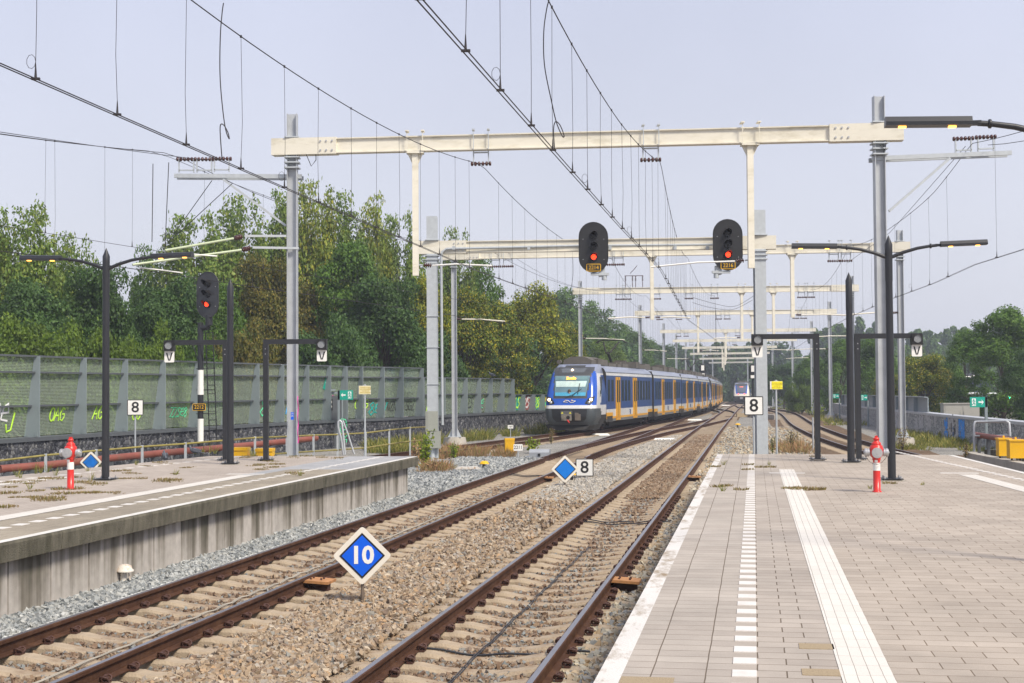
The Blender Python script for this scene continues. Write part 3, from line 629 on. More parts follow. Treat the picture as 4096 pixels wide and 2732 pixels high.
# dotted noise barrier glass
GLS,t,bb,n,l=nodes('dotted_green_glass')
co=n('ShaderNodeTexCoord');mp=n('ShaderNodeVectorMath');mp.operation='SCALE';mp.inputs['Scale'].default_value=1/.045;l(co.outputs['Object'],mp.inputs[0])
fr=n('ShaderNodeVectorMath');fr.operation='FRACTION';l(mp.outputs[0],fr.inputs[0]);sb=n('ShaderNodeVectorMath');sb.operation='SUBTRACT';sb.inputs[1].default_value=(.5,.5,.5);l(fr.outputs[0],sb.inputs[0])
se=n('ShaderNodeSeparateXYZ');l(sb.outputs[0],se.inputs[0]);cb_=n('ShaderNodeCombineXYZ');l(se.outputs[0],cb_.inputs[0]);l(se.outputs[1],cb_.inputs[1]);ln=n('ShaderNodeVectorMath');ln.operation='LENGTH';l(cb_.outputs[0],ln.inputs[0])
lt=n('ShaderNodeMath');lt.operation='LESS_THAN';lt.inputs[1].default_value=.20;l(ln.outputs['Value'],lt.inputs[0])
tr=n('ShaderNodeBsdfTransparent');tr.inputs[0].default_value=(.88,.94,.86,1);gl=n('ShaderNodeBsdfGlossy');gl.inputs['Roughness'].default_value=.08;gl.inputs[0].default_value=(.8,.85,.85,1)
df=n('ShaderNodeBsdfDiffuse');df.inputs[0].default_value=(.31,.37,.31,1);dd=n('ShaderNodeBsdfDiffuse');dd.inputs[0].default_value=(.50,.60,.46,1)
m1=n('ShaderNodeMixShader');m1.inputs[0].default_value=.34;l(tr.outputs[0],m1.inputs[1]);l(df.outputs[0],m1.inputs[2])
m2=n('ShaderNodeMixShader');m2.inputs[0].default_value=.06;l(m1.outputs[0],m2.inputs[1]);l(gl.outputs[0],m2.inputs[2])
m3=n('ShaderNodeMixShader');l(lt.outputs[0],m3.inputs[0]);l(m2.outputs[0],m3.inputs[1]);l(dd.outputs[0],m3.inputs[2]);l(m3.outputs[0],t.nodes['Material Output'].inputs[0])
GRAF={'lime':M('lime_spray_paint',(.52,.86,.06),.6),'mint':M('mint_spray_paint',(.10,.72,.35),.6),'white':M('white_spray_paint',(.75,.75,.75),.6),'pink':M('pink_spray_paint',(.72,.03,.38),.6),'blue':M('blue_spray_paint',(.02,.36,.78),.6),'black':M('black_spray_paint',(.02,.02,.02),.6),'teal':M('teal_spray_paint',(.0,.36,.32),.6),'red':M('brick_red_spray_paint',(.35,.05,.04),.6),'ylw':M('yellow_spray_paint',(.75,.42,.01),.6)}
LET={'O':[[(.5+.42*math.cos(a),.5+.5*math.sin(a)) for a in[k*PI/7 for k in range(15)]]],'A':[[(.0,0),(.5,1),(.9,0)],[(.2,.4),(.8,.4)]],'G':[[(.9,.85),(.5,1),(.1,.6),(.2,.1),(.6,0),(.9,.25),(.9,.5),(.5,.5)]],'D':[[(.1,0),(.15,1),(.7,.85),(.9,.45),(.6,.05),(.1,0)]],'p':[[(.1,-.5),(.15,1)],[(.15,.9),(.6,1),(.85,.7),(.7,.35),(.2,.3)]],'e':[[(0,.5),(.9,.55),(.7,1),(.2,.8),(.1,.2),(.9,.1)]],'s':[[(.9,.9),(.3,1),(.3,.6),(.9,.4),(.6,0),(.1,.1)]],'f':[[(.9,1),(.5,.9),(.4,.4),(.3,-.5)],[(.1,.5),(.8,.5)]],'w':[[(0,1),(.2,0),(.5,.8),(.7,0),(1,1)]],'z':[[(0,1),(.9,1),(.1,0),(1,0)]],'8':[[(.5,.5),(.9,.8),(.5,1),(.1,.8),(.5,.5),(.95,.2),(.5,-.05),(.05,.2),(.5,.5)]],'J':[[(.9,1),(.8,.1),(.3,0),(.1,.4)]],'n':[[(.1,0),(.1,1),(.9,0),(.9,1)]]}
def graffiti(word,mat,parent,M4,h,r=.022,slant=.15,name='graffiti'):
    q=MB();x=0
    for ch in word:
        for st in LET.get(ch,LET['z']): q.tube([((x+px*.75+py*slant)*h,py*h,.0) for px,py in st],r,5)
        x+=.72
    o=q.build(name,mat,parent);o.matrix_local=M4@Matrix.Diagonal((1,1,.3,1));return o
def fence_post(o0,p,d,nr,h,par,zb,db=.50,dt=.17):
    q=MB();t_=d*.016;a=p-o0+Vector((0,0,zb))
    out=[(.02,0),(.02,h),(-.17 if dt<.3 else -dt,h),(-db,.0)]
    V=[a-nr*x+Vector((0,0,z))+t_*s for s in(-1,1) for x,z in out]
    q.add(V,[(0,1,2,3),(7,6,5,4),(0,4,5,1),(1,5,6,2),(2,6,7,3),(3,7,4,0)])
    for e_ in(.08,.42): q.box(a+nr*e_*1.0+d*-.03+Vector((0,0,.09)),(.02,.10,.16),rz=math.atan2(d.y,d.x))
    q.build('post',FENCE,par)
def barrier(name,label,line,o_px,h,dt,rails,extra=()):
    ps=[poly_at(line,(x-CX)/F) for x in o_px];ps=[p for p in ps if p];ps+=[]
    br_=thing(name,ps[0],label,'noise barrier');o0=ps[0].copy();spans=[]
    for i,p in enumerate(ps):
        q_=ps[min(i+1,len(ps)-1)];pr_=ps[max(i-1,0)];d=(q_-pr_).normalized();nr=Vector((-d.y,d.x,0))
        zb=1.06+gz(p.y);fence_post(o0,p,d,nr,h,br_,zb,.50,dt)
        if i<len(ps)-1:
            dd=(q_-p);L=dd.length;dd.normalize();nn=Vector((-dd.y,dd.x,0))
            bot=p-o0+nn*.46+Vector((0,0,zb));top=p-o0+nn*(.19 if h>1.5 else .30)+Vector((0,0,zb+h))
            up=(top-bot).normalized();H_=(top-bot).length
            for k,(f0,f1) in enumerate(zip(rails,rails[1:])):
                g_=MB();g_.add([(0.02,0,0),(L-.02,0,0),(L-.02,H_*(f1-f0)-.05,0),(.02,H_*(f1-f0)-.05,0)],[(0,1,2,3)])
                g=g_.build('glass_panel',GLS,br_);M4=Matrix((dd,up,dd.cross(up))).transposed().to_4x4();M4.translation=bot+up*(H_*f0+.03);g.matrix_local=M4
                if k==0: spans.append((M4.copy(),L,H_,p))
            for f_ in rails[1:]:
                c=bot+up*H_*f_-nn*.06;r_=MB();r_.beam(c+dd*.01,c+dd*(L-.01),.13 if f_<.99 else .10,.055);r_.build('rail',FENCED,br_)
    return br_,spans
R3=(0,.385,.80,1.0)
nb,sp1=barrier('noise_barrier','tall green glass noise barrier with graffiti tags, left of the emergency door',WL,[-190,-30,157,343,509,660,797,928,1035,1134,1234,1322,1385],2.44,.17,R3)
nb2,sp2=barrier('noise_barrier','tall green glass noise barrier between the emergency door and its stepped-down end',WL2,[1389,1450,1536,1612,1692],2.42,.17,R3)
nb3,sp3=barrier('noise_barrier','medium height stretch of green glass noise barrier with the bird perched on top',WL2,[1696,1780,1868,1922,1968,2015,2056],1.95,.17,(0,.55,1.0))
nb4,sp4=barrier('noise_barrier','lowest stretch of noise barrier, painted over with colourful graffiti, just left of the train front',WL2+[(8,110)],[2060,2099,2139,2177,2215,2255],1.0,.30,(0,1.0))
def gr(sp,i,word,col,x,y,h,par,r=.022):
    if i<len(sp):
        L_=sp[i][1];graffiti(word,GRAF[col],par,sp[i][0]@Matrix.Translation((x+(min(1.25,L_*.36) if par is not nb4 else .3),y,.012)),h*1.15,r*1.3)
gr(sp1,1,'pe','white',-.35,.42,.5,nb,.035);gr(sp1,1,'J','lime',.35,.15,.5,nb,.03)
gr(sp1,2,'OAG','lime',.2,.42,.36,nb,.024);gr(sp1,3,'AG','lime',.10,.42,.38,nb,.024);gr(sp1,4,'OG','lime',.05,.35,.34,nb,.024)
gr(sp1,5,'ogse8','mint',.1,.38,.30,nb,.02);gr(sp1,8,'8','mint',.02,.3,.6,nb,.03);gr(sp1,9,'nf','blue',.1,.3,.55,nb,.035);gr(sp1,11,'D','pink',.1,.5,.5,nb,.035);gr(sp1,11,'wzs','white',.9,.15,.4,nb,.018)
gr(sp2,0,'OAG','lime',.5,.45,.38,nb2,.024);gr(sp2,1,'8ew','teal',.3,.15,.5,nb2,.03);gr(sp2,2,'wzn','black',.3,.3,.4,nb2,.02);gr(sp2,3,'sGz','black',.2,.3,.4,nb2,.02)
gr(sp3,0,'nD','lime',.2,.2,.7,nb3,.035);gr(sp3,2,'zs','black',.2,.3,.5,nb3,.025);gr(sp3,3,'e','mint',.3,.2,.5,nb3,.025)
for i,c_ in enumerate(('teal','red','teal','mint','red')):
    if i<len(sp4): q=MB();L_=sp4[i][1];q.add([(.05,.04,0),(L_-.05,.04,0),(L_-.05,.95,0),(.05,.95,0)],[(0,1,2,3)]);o=q.build('graffiti',GRAF[c_],nb4);o.matrix_local=sp4[i][0]@Matrix.Translation((0,0,.006))
for i,(w_,c_) in enumerate((('As','lime'),('ws','white'),('e8n','lime'),('ns','ylw'))): gr(sp4,i,w_,c_,.3,.15,.6,nb4,.05)
# green exit sticker with its running figure on the glass
if len(sp1)>11:
    q=MB();q.box((0,0,0),(.30,.62,.01));o=q.build('exit_sticker',GREENS,nb);o.matrix_local=sp1[10][0]@Matrix.Translation((2.0,1.65,.02))@Matrix.Rotation(-.35,4,'Z')
    q=MB();q.tube([(-.05,.12,0),(0,0,0),(.06,-.1,0)],.025,5);q.tube([(-.08,.02,0),(.08,.05,0)],.02,5);q.cyl((0,.17,-.004),(0,.17,.012),.035,n=8);o=q.build('running_figure',WHITE,nb);o.matrix_local=sp1[10][0]@Matrix.Translation((2.0,1.62,.028))@Matrix.Rotation(-.35,4,'Z')
# emergency door in the gap
pd=poly_at([(-8.7,62.4),(-7.3,65.2)],(1368-CX)/F) or Vector((-7.7,64.4,0))
t=thing('emergency_door',(pd.x,pd.y,0),'narrow dark emergency door with a Zuid plate in the noise barrier','door',rz=.2)
q=MB();q.box((0,0,1.0),(.07,.07,2.6));q.box((-.85,0,1.0),(.07,.07,2.6));q.box((-.42,0,2.28),(.9,.09,.10));q.box((-.42,-.1,2.42),(.22,.14,.08));q.build('door_frame',FENCE,t)
q=MB();q.box((-.42,.02,.9),(.78,.04,2.5));q.build('door_leaf',FENCED,t)
q=MB();q.box((-.60,-.02,1.75),(.34,.02,.50));o=q.build('number_plate',BLACK,t);text('Zuid','lettering',WHITE,o,(-.60,-.034,1.87),.15);text('14.93','lettering',WHITE,o,(-.60,-.034,1.66),.13)
graffiti('ezs8s','' or GRAF['mint'],t,Matrix.Translation((-.1,-.03,1.15))@Matrix.Rotation(PI/2,4,'X')@Matrix.Rotation(-PI/2,4,'Z'),.30,.02)
# ---- right-hand grey stone wall
WR=[(18.3,40),(18.9,50),(19.9,60),(20.9,70),(22.4,82),(24.5,97),(27.3,118)]
WRb=[(27.3,118),(30.2,133),(33.3,150),(36.6,170),(40.0,195),(43.0,232)]
wr,_or=wallrun('gabion_wall',WR,1.02,-.9,GABL,'grey gabion wall with blue and white graffiti behind the right-hand track',dens=1.2)
wr2,_or2=wallrun('gabion_wall',WRb,1.0,-.9,GABL,'far grey stone wall overgrown with yellow-green creepers, right of the yellow warning sign')
coping(WR,wr,_or,.99,GALV,-1)
def rwall(px,z): 
    p=poly_at(WR,(px-CX)/F);return p+Vector((0,0,z))
def paintblob(px0,px1,z0,z1,col,seed,lbl='graffiti'):
    rr=random.Random(seed);n_=int((px1-px0)/4);q=MB()
    for k in range(n_):
        pa=rwall(px0+(px1-px0)*k/n_,0);pb=rwall(px0+(px1-px0)*(k+1)/n_,0);za=z0+rr.uniform(-.12,.12);zc=z1+rr.uniform(-.15,.06)
        d=(pb-pa).normalized();nr=Vector((d.y,-d.x,0))
        for z in np.arange(za,zc,.11):
            if rr.random()<.12: continue
            o_=nr*.03;q.add([pa+o_+Vector((0,0,z)),pb+o_+Vector((0,0,z)),pb+o_+Vector((0,0,z+.105)),pa+o_+Vector((0,0,z+.105))],[(0,1,2,3)])
    o=q.build(lbl,GRAF[col],wr);o.location=-_or
PALE=M('faded_white_spray',(.42,.41,.41),.8,0,.4,9);GRAF['pale']=PALE
GRAF['bright']=M('bright_blue_spray',(.01,.24,.72),.7,0,.2,9)
for a,b_,z0,z1,c_,sd in((3775,3788,-.3,.93,'bright',1),(3832,3856,-.35,.9,'bright',2),(3790,3829,-.2,1.0,'pale',3),(3800,3806,.0,.8,'black',4),(3812,3820,.1,.98,'black',5),(3806,3812,0,.4,'bright',6),(3655,3668,-.1,.95,'pale',7),(3674,3690,-.1,.9,'pale',8),(3700,3722,.1,.95,'pale',9),(3570,3598,-.1,.95,'pale',10),(3735,3741,.4,.9,'pale',11)): paintblob(a,b_,z0,z1,c_,sd)
# steel parapet on top of the far part of the right wall
sb_=thing('steel_barrier',(27.3,118,0),'grey steel parapet panels on top of the right-hand stone wall, below the small exit signs','barrier')
pts=[poly_at(WR+WRb[1:],(x-CX)/F) for x in (3362,3395,3425,3455,3487,3520,3550,3580,3610,3650,3690)]
pts=[p for p in pts if p]
for i,(a,b_) in enumerate(zip(pts,pts[1:])):
    q=MB();A=a-Vector((27.3,118,0))+Vector((.25,0,1.02+gz(a.y)));B=b_-Vector((27.3,118,0))+Vector((.25,0,1.02+gz(b_.y)));d=(B-A).normalized()
    q.beam(A+Vector((0,0,.40)),B+Vector((0,0,.40)),.06,.78);q.beam(A+Vector((-.1,0,.82)),B+Vector((-.1,0,.82)),.20,.05);q.beam(A+Vector((-.12,0,.4)),A+Vector((-.12,0,.4))+d*.05,.25,.8)
    q.build('panel',FENCE,sb_)
# ================================================================ platform furniture
def base_plate(b,w_=.30,mi=0):
    b.box((0,0,.035),(w_,w_,.018),mi=mi)
def bolts(par,w_=.24,name='bolt',z=.03):
    q=MB()
    for sx in(-1,1):
        for sy in(-1,1): q.cyl((sx*w_/2,sy*w_/2,-.0),(sx*w_/2,sy*w_/2,z+.06),.011,n=6);q.cyl((sx*w_/2,sy*w_/2,z+.012),(sx*w_/2,sy*w_/2,z+.04),.022,n=6)
    return q.build(name,ALU,par)
LEDM=emit('warm_led',(1.0,.42,.07),3.2)
def lamp(px,py,label,loc=None,hl=.80):
    p=loc or P(px,py,PZ,False);t=thing('platform_lamp',p,label,'lamp post','double-armed platform lamps',rz=-.14)
    q=MB();q.cyl((0,0,.03),(0,0,3.55),.072,.062,20);q.lathe((0,0,3.55),[(.066,0),(.068,.55),(.068,.66),(.004,.82)],20);base_plate(q,.36);q.build('pole',ANTH,t)
    q=MB();q.box((0,0,.0),(.42,.42,.02));q.build('grout_pad',CONC,t);bolts(t,.28)
    for s in(-1,1):
        a=MB();a.tube([(s*.05,0,3.98),(s*.25,0,4.06),(s*.5,0,4.13),(s*.72,0,4.165),(s*.84,0,4.175)],[.034,.032,.03,.028,.028],10);a.lathe((s*.73,0,4.166),[(.028,-.02),(.045,-.01),(.045,.01),(.028,.02)],12,axis=(1,0,0));a.box((s*.86,0,4.178),(.10,.05,.045));a.build('arm',ANTH,t)
        h=MB();x0=s*.90;x1=s*(.90+hl);z0=4.185;z1=4.205
        pr_=[(-.085,-.035),(.085,-.035),(.085,.0),(.06,.05),(0,.062),(-.06,.05),(-.085,0)]
        h.prof((x0,0,z0),(x1,0,z1),pr_);hd=h.build('lamp_head',ANTH,t)
        e_=MB()
        for k in(.22,.80): e_.box((x0+(x1-x0)*k,0,z0+(z1-z0)*k-.040),(.07,.05,.018))
        e_.build('led_module',LEDM,hd)
    return t
lamp(422,1922,'black platform lamp with two arms standing on the left platform next to the hydrant')
lamp(3568,1922,'black double-armed lamp on the right platform behind the red and white hydrant')
lamp(0,0,'nearest black lamp, its head reaching in at the upper right corner',loc=Vector((5.28,13.35,PZ)))
def cone_post(px,py,label):
    p=P(px,py,PZ,False);t=thing('pointed_post',p,label,'post','pointed black posts without arms')
    q=MB();q.cyl((0,0,.03),(0,0,3.35),.082,.070,20);q.lathe((0,0,3.35),[(.071,0),(.073,.02),(.073,.66),(.004,.84)],20);base_plate(q,.36);q.build('pole',ANTH,t)
    q=MB();q.box((0,0,0),(.42,.42,.02));q.build('grout_pad',CONC,t);bolts(t,.28)
cone_post(921,1858,'tall pointed black post on the left platform between the signal and the steel mast')
cone_post(3405,1851,'tall pointed black post on the right platform left of the double-armed lamp')
LENS=M('ribbed_lamp_lens',(.22,.23,.24),.2,0,.4,60)
def vframe(px,py,s,label,arm=1.34):
    p=P(px,py,PZ,False);t=thing('departure_signal',p,label,'signal frame','black frames with a lamp and a V plate',rz=-.03)
    q=MB();q.beam((0,0,.04),(0,0,2.75),.115,.13);base_plate(q,.34);q.build('post',ANTH,t);bolts(t,.26)
    q=MB();q.beam((-s*.057,0,2.82),(s*(arm+.12),0,2.82),.13,.115);q.beam((0,0,2.48),(0,0,2.765),.12,.136);q.build('arm',ANTH,t)
    for z in(2.53,2.65):
        q=MB();q.cyl((0,-.068,z),(0,-.074,z),.012,n=8);q.build('bolt',ALU,t)
    q=MB();q.box((s*arm,-.02,2.735),(.24,.20,.23));q.box((s*arm,.03,2.50),(.20,.06,.26));hs=q.build('lamp_housing',BLACK,t)
    q=MB();q.cyl((s*arm,-.115,2.745),(s*arm,-.135,2.745),.086,n=20);q.build('lens',LENS,hs)
    q=MB();q.tube([(s*arm+.094*math.cos(a),-.15,2.745+.094*math.sin(a)) for a in[k*PI/10 for k in range(11)]],.008,5);q.build('hood',BLACK,hs)
    q=MB();r=.02;w_,h_=.118,.135;q.plate((s*arm,-.03,2.483),[(-w_+r,-h_),(w_-r,-h_),(w_,-h_+r),(w_,h_-r),(w_-r,h_),(-w_+r,h_),(-w_,h_-r),(-w_,-h_+r)],.012,(0,-1,0));pt=q.build('letter_plate',WHITE,t)
    q=MB();x0=s*arm
    for e_ in(-1,1): q.add([(x0+e_*.080,-.0455,2.483+.092),(x0+e_*.046,-.0455,2.483+.092),(x0-e_*.003,-.0455,2.483-.092),(x0+e_*.024,-.0455,2.483-.092)],[(0,1,2,3)])
    q.build('lettering',BLACK,pt)
vframe(902,1843,-1,'left platform frame with V plate on its left arm, before the 2212 mast')
vframe(1064,1843,1,'left platform frame whose arm reaches right across the steel mast')
vframe(3271,1842,-1,'black frame on the right platform whose V plate hangs above the number 8 sign')
vframe(3435,1840,1,'right platform frame whose arm passes behind the lamp post to its V plate')
def hydrant(px,py,label,chain=False):
    p=P(px,py,PZ,False);t=thing('fire_hydrant',p,label,'fire hydrant','red and white fire hydrants',rz=-.16)
    q=MB();q.lathe((0,0,0),[(.075,0),(.075,.015),(.058,.02),(.056,.34)],20);q.build('lower_tube',RED,t)
    q=MB();q.lathe((0,0,.34),[(.0572,0),(.0572,.125)],20);q.build('white_band',WHITE,t)
    q=MB();q.lathe((0,0,.465),[(.056,0),(.056,.035),(.066,.045),(.066,.06),(.062,.07),(.098,.11),(.112,.16),(.110,.22),(.094,.27),(.072,.282),(.074,.286),(.074,.312),(.056,.325),(.04,.345),(.04,.36),(.05,.362),(.048,.385),(.03,.40),(.012,.41)],24)
    q.box((0,0,.868),(.045,.045,.05));q.build('head',RED,t)
    for ax,sc_ in(((-1,0,0),1),((1,0,0),1),((0,-1,0),1.25)):
        a=Vector(ax);c=Vector((0,0,.625))+a*.085
        q=MB();L_=.7 if sc_>1 else 1
        for r_,h0,h1 in((.048,0,.03),(.064,.025,.05),(.056,.05,.06),(.068,.06,.088),(.060,.088,.098),(.046,.098,.103),(.014,.103,.115)): q.cyl(c+a*h0*L_,c+a*h1*L_,r_*sc_,n=22)
        q.build('outlet_cap',ALU,t)
    q=MB();q.box((-.012,-.060,.49),(.045,.012,.04));q.build('label_plate',WHITE,t)
    pts=[(-.17,-.03,.57),(-.13,-.06,.50),(-.06,-.09,.45),(0,-.10,.44),(.07,-.09,.47),(.13,-.06,.53),(.18,-.03,.60)] if chain else [(.06,-.03,.52),(.12,-.02,.50),(.15,-.01,.56)]
    q=MB()
    for a,b_ in zip(pts,pts[1:]):
        A=Vector(a);B=Vector(b_)
        for k in range(3): c=A.lerp(B,(k+.5)/3);q.beam(c-(B-A)*.12,c+(B-A)*.12,.009 if k%2 else .004,.004 if k%2 else .009)
    q.build('chain',CLIP,t)
hydrant(282,1957,'red and white hydrant on the left platform among dry weeds')
hydrant(3508,1968,'red and white hydrant with a hanging chain on the right platform',True)
# ---- signs
def rounded(w_,h_,r,k=3):
    o=[]
    for cx_,cy_,a0 in((w_-r,h_-r,0),(-w_+r,h_-r,PI/2),(-w_+r,-h_+r,PI),(w_-r,-h_+r,1.5*PI)):
        for i in range(k+1): a=a0+PI/2*i/k;o.append((cx_+r*math.cos(a),cy_+r*math.sin(a)))
    return o
def sign8(px,cy,Y,wpx,label,zb=-.3,rz=0,base=None):
    c=PD(px,cy,Y);w_=wpx/F*Y/2;t=thing('number_sign',(c.x,c.y,zb+gz(Y)),label,'sign','square white signs with the number 8',rz=rz);z=c.z-zb-gz(Y)
    q=MB();q.cyl((0,.04,0),(0,.04,z+w_*.8),.028,n=12);q.build('post',GALV2,t)
    q=MB();q.plate((0,0,z),rounded(w_,w_,.03),.02,(0,-1,0));q.build('border',BLACK,t)
    q=MB();q.plate((0,-.021,z),rounded(w_*.90,w_*.90,.008),.004,(0,-1,0));f_=q.build('face',WHITE,t)
    text('8','lettering',BLACK,f_,(0,-.027,z-.005),w_*1.88,bold=.012,thick=.002,xs=1.06)
sign8(541,1630,44,63,'white 8 sign on a pole in front of the tall glass barrier',rz=.25)
sign8(3014.7,1623,37,75.6,'white 8 sign just past the end of the right platform, overlapping the wide steel mast')
sign8(2338,1870,40.6,71,'white 8 sign standing low in the ballast beside the plain blue diamond')
def diamond(cx,cy,Y,hd,label,zb=-.25,num=None,blue=BLUE,rz=0,pole=True,tilt=0):
    c=PD(cx,cy,Y);r=hd/F*Y;t=thing('diamond_sign',(c.x,c.y,zb),label,'sign','blue diamond signs',rz=rz);z=c.z-zb
    def dia(k,rd=.0):
        a=k;rr_=rd
        pts=[]
        for ang in(0,PI/2,PI,1.5*PI):
            for e_ in(-1,0,1): pts.append(((a-rr_)*math.cos(ang)+rr_*math.cos(ang+e_*PI/4)*1.0,(a-rr_)*math.sin(ang)+rr_*math.sin(ang+e_*PI/4)))
        return pts
    q=MB();q.plate((0,0,z),dia(r*1.0,.035),.022,(0,-1,0));q.build('plate',M('cream_sign_edge',(.74,.69,.60),.5,0,.06,6),t)
    q=MB();q.plate((0,-.023,z),dia(r*.80,.004),.003,(0,-1,0));q.build('border',BLACK,t)
    q=MB();q.plate((0,-.027,z),dia(r*.715,.004),.003,(0,-1,0));f_=q.build('face',blue,t)
    if num: text(num,'lettering',WHITE,f_,(0,-.032,z+.0),r*.84,bold=.034,thick=.002,rz=0)
    q=MB();q.cyl((0,.03,0),(0,.03,z-r*.3),.021,n=10);q.build('post',M('rust_stained_post',(.22,.17,.13),.6,.4,.4,9),t)
diamond(1449,2222,17.3,113,'blue diamond sign with a white number 10 between the near tracks',num='10',rz=.03)
diamond(2260,1876.5,37.5,53.5,'plain blue diamond sign without writing, in front of the low number 8 sign',blue=BLUE2,rz=.08)
diamond(364,1849,35.2,42,'faded blue diamond sign half hidden behind the left platform by the hydrant',blue=M('peeling_blue_face',(.0,.13,.48),.5,0,.3,9,dirt=(.12,.17,.2),dscale=7),zb=-.3)
# ---- exit signs
EXITW=M('exit_sign_white',(.8,.82,.8),.4,0,.02,3)
def exit_sign(x0,y0,x1,y1,Y,label,arrow=1,post='right',rz=0,full=True):
    c=PD((x0+x1)/2,(y0+y1)/2,Y);w_=(x1-x0)/F*Y/2;h_=(y1-y0)/F*Y/2;zb=-.3+gz(Y);t=thing('exit_sign',(c.x,c.y,zb),label,'exit sign','green emergency exit signs',rz=rz);z=c.z-zb
    q=MB();q.box((0,0,z),(2*w_,.03,2*h_));f_=q.build('face',GREENS,t)
    s=arrow;ax=s*w_*.42;q=MB()
    q.beam((ax-s*w_*.32,-.02,z),(ax+s*w_*.22,-.02,z),.006,h_*.28);
    q.add([(ax+s*w_*.40,-.022,z),(ax+s*w_*.06,-.022,z+h_*.55),(ax+s*w_*.20,-.022,z)],[(0,1,2)]);q.add([(ax+s*w_*.40,-.022,z),(ax+s*w_*.06,-.022,z-h_*.55),(ax+s*w_*.20,-.022,z)],[(0,2,1)]);q.build('arrow',EXITW,f_)
    dx_=-s*w_*.50;q=MB();q.box((dx_,-.017,z),(w_*.52,.006,h_*1.45));dr=q.build('doorway',EXITW,f_)
    q=MB();k=h_;q.cyl((dx_,-.021,z+k*.50),(dx_,-.026,z+k*.50),k*.13,n=10)
    for a,b_ in(((0,.34),(-.02,-.08)),((0,.30),(.28,.12)),((0,.30),(-.26,.2)),((-.02,-.08),(.22,-.28)),((.22,-.28),(.16,-.6)),((-.02,-.08),(-.12,-.38)),((-.12,-.38),(-.42,-.45))):
        q.beam((dx_+a[0]*k,-.023,z+a[1]*k),(dx_+b_[0]*k,-.023,z+b_[1]*k),.006,k*.15,up=(0,-1,0) if False else (0,0,1))
    q.build('running_figure',GREENS,f_)
    if post:
        px_=w_*1.15*(1 if post=='right' else -1);q=MB();q.beam((px_,.03,0),(px_,.03,z+h_),.10,.10);q.box((px_,-.0,z),(w_*.3,.04,2*h_));q.build('post',FENCE,t)
exit_sign(3880,1588,3940,1629,57,'largest green exit sign pointing right, before the grey stone wall')
exit_sign(3443,1579,3470,1601.5,95,'green exit sign pointing right above the steel parapet, beside the black V frame post')
exit_sign(3332,1576,3356,1593,116,'small green exit sign pointing right, beside a slim mast over the far parapet')
exit_sign(1359,1561,1412,1599,63.5,'green exit sign with arrow to the left beside the emergency door of the glass barrier',-1,'left')
exit_sign(2866,1553,2873,1562,190,'tiny distant green exit sign between masts left of the far train',-1,None)
# ---- yellow text plates
YTXT=M('dark_yellow_print',(.50,.36,.02),.5)
def textplate(x0,y0,x1,y1,Y,label,face,zb=-.3,stripe=True,pole=.026,top=True):
    c=PD((x0+x1)/2,(y0+y1)/2,Y);w_=(x1-x0)/F*Y/2;h_=(y1-y0)/F*Y/2;t=thing('warning_sign',(c.x,c.y,zb+gz(Y)),label,'warning sign','yellow no-entry text signs');z=c.z-zb-gz(Y)
    q=MB();q.box((0,0,z),(2*w_,.012,2*h_));q.build('backing_plate',WHITE,t)
    q=MB();q.box((w_*(.12 if stripe else 0),-.009,z),(2*w_*(.86 if stripe else .94),.006,2*h_*.96));f_=q.build('face',face,t)
    for k,(s_,hh) in enumerate((('Verboden toegang',.20),('voor onbevoegden',.20),('Aanrijd- en',.17),('elektrocutiegevaar',.17))):
        text(s_,'lettering',YTXT,f_,(w_*.12,-.0135,z+h_*(.55-.38*k)),h_*.42,thick=.0008,xs=.8*w_/h_/1.4,bold=.01)
    q=MB();q.cyl((0,.03,0),(0,.03,z+h_*1.35),pole,n=12);q.cyl((0,.03,0),(0,.03,.9),pole*1.45,n=12)
    for e_ in(-1,1): q.box((0,.02,z+e_*h_*.96),(w_*.65,.05,.035))
    q.build('post',GALV2,t)
textplate(3080,1525,3130,1557,37.2,'bright yellow warning sign on a pole past the right platform end',YSIGN)
textplate(1435,1543,1483,1577,41,'pale sun-bleached yellow warning sign on a grey pole past the end of the left platform',M('bleached_yellow_face',(.80,.70,.38),.5,0,.08,6),stripe=False)
# km sign and 2211 plate
def plainplate(x0,y0,x1,y1,Y,txt,label,rot=0,name='number_plate',zb=-.3,cat='sign'):
    c=PD((x0+x1)/2,(y0+y1)/2,Y);w_=(x1-x0)/F*Y/2;h_=(y1-y0)/F*Y/2;t=thing(name,(c.x,c.y,zb),label,cat);z=c.z-zb
    q=MB();q.cyl((0,.03,0),(0,.03,z),.02,n=8);q.build('post',GALV2,t)
    q=MB();q.plate((0,0,z),rounded(w_,h_,.03),.012,(0,-1,0));f_=q.build('face',WHITE,t);text(txt,'lettering',BLACK,f_,(0,-.015,z),h_*1.45,thick=.001,bold=.01,xs=.9)
    f_.rotation_euler=(0,rot,0)
    return t
plainplate(2031,1700,2053,1714,76,'14.9','small white kilometre sign reading 14.9 in front of the dark stone wall')
plainplate(2054,1776.5,2091,1803,52,'2211','white plate reading 2211 leaning beside the yellow box')
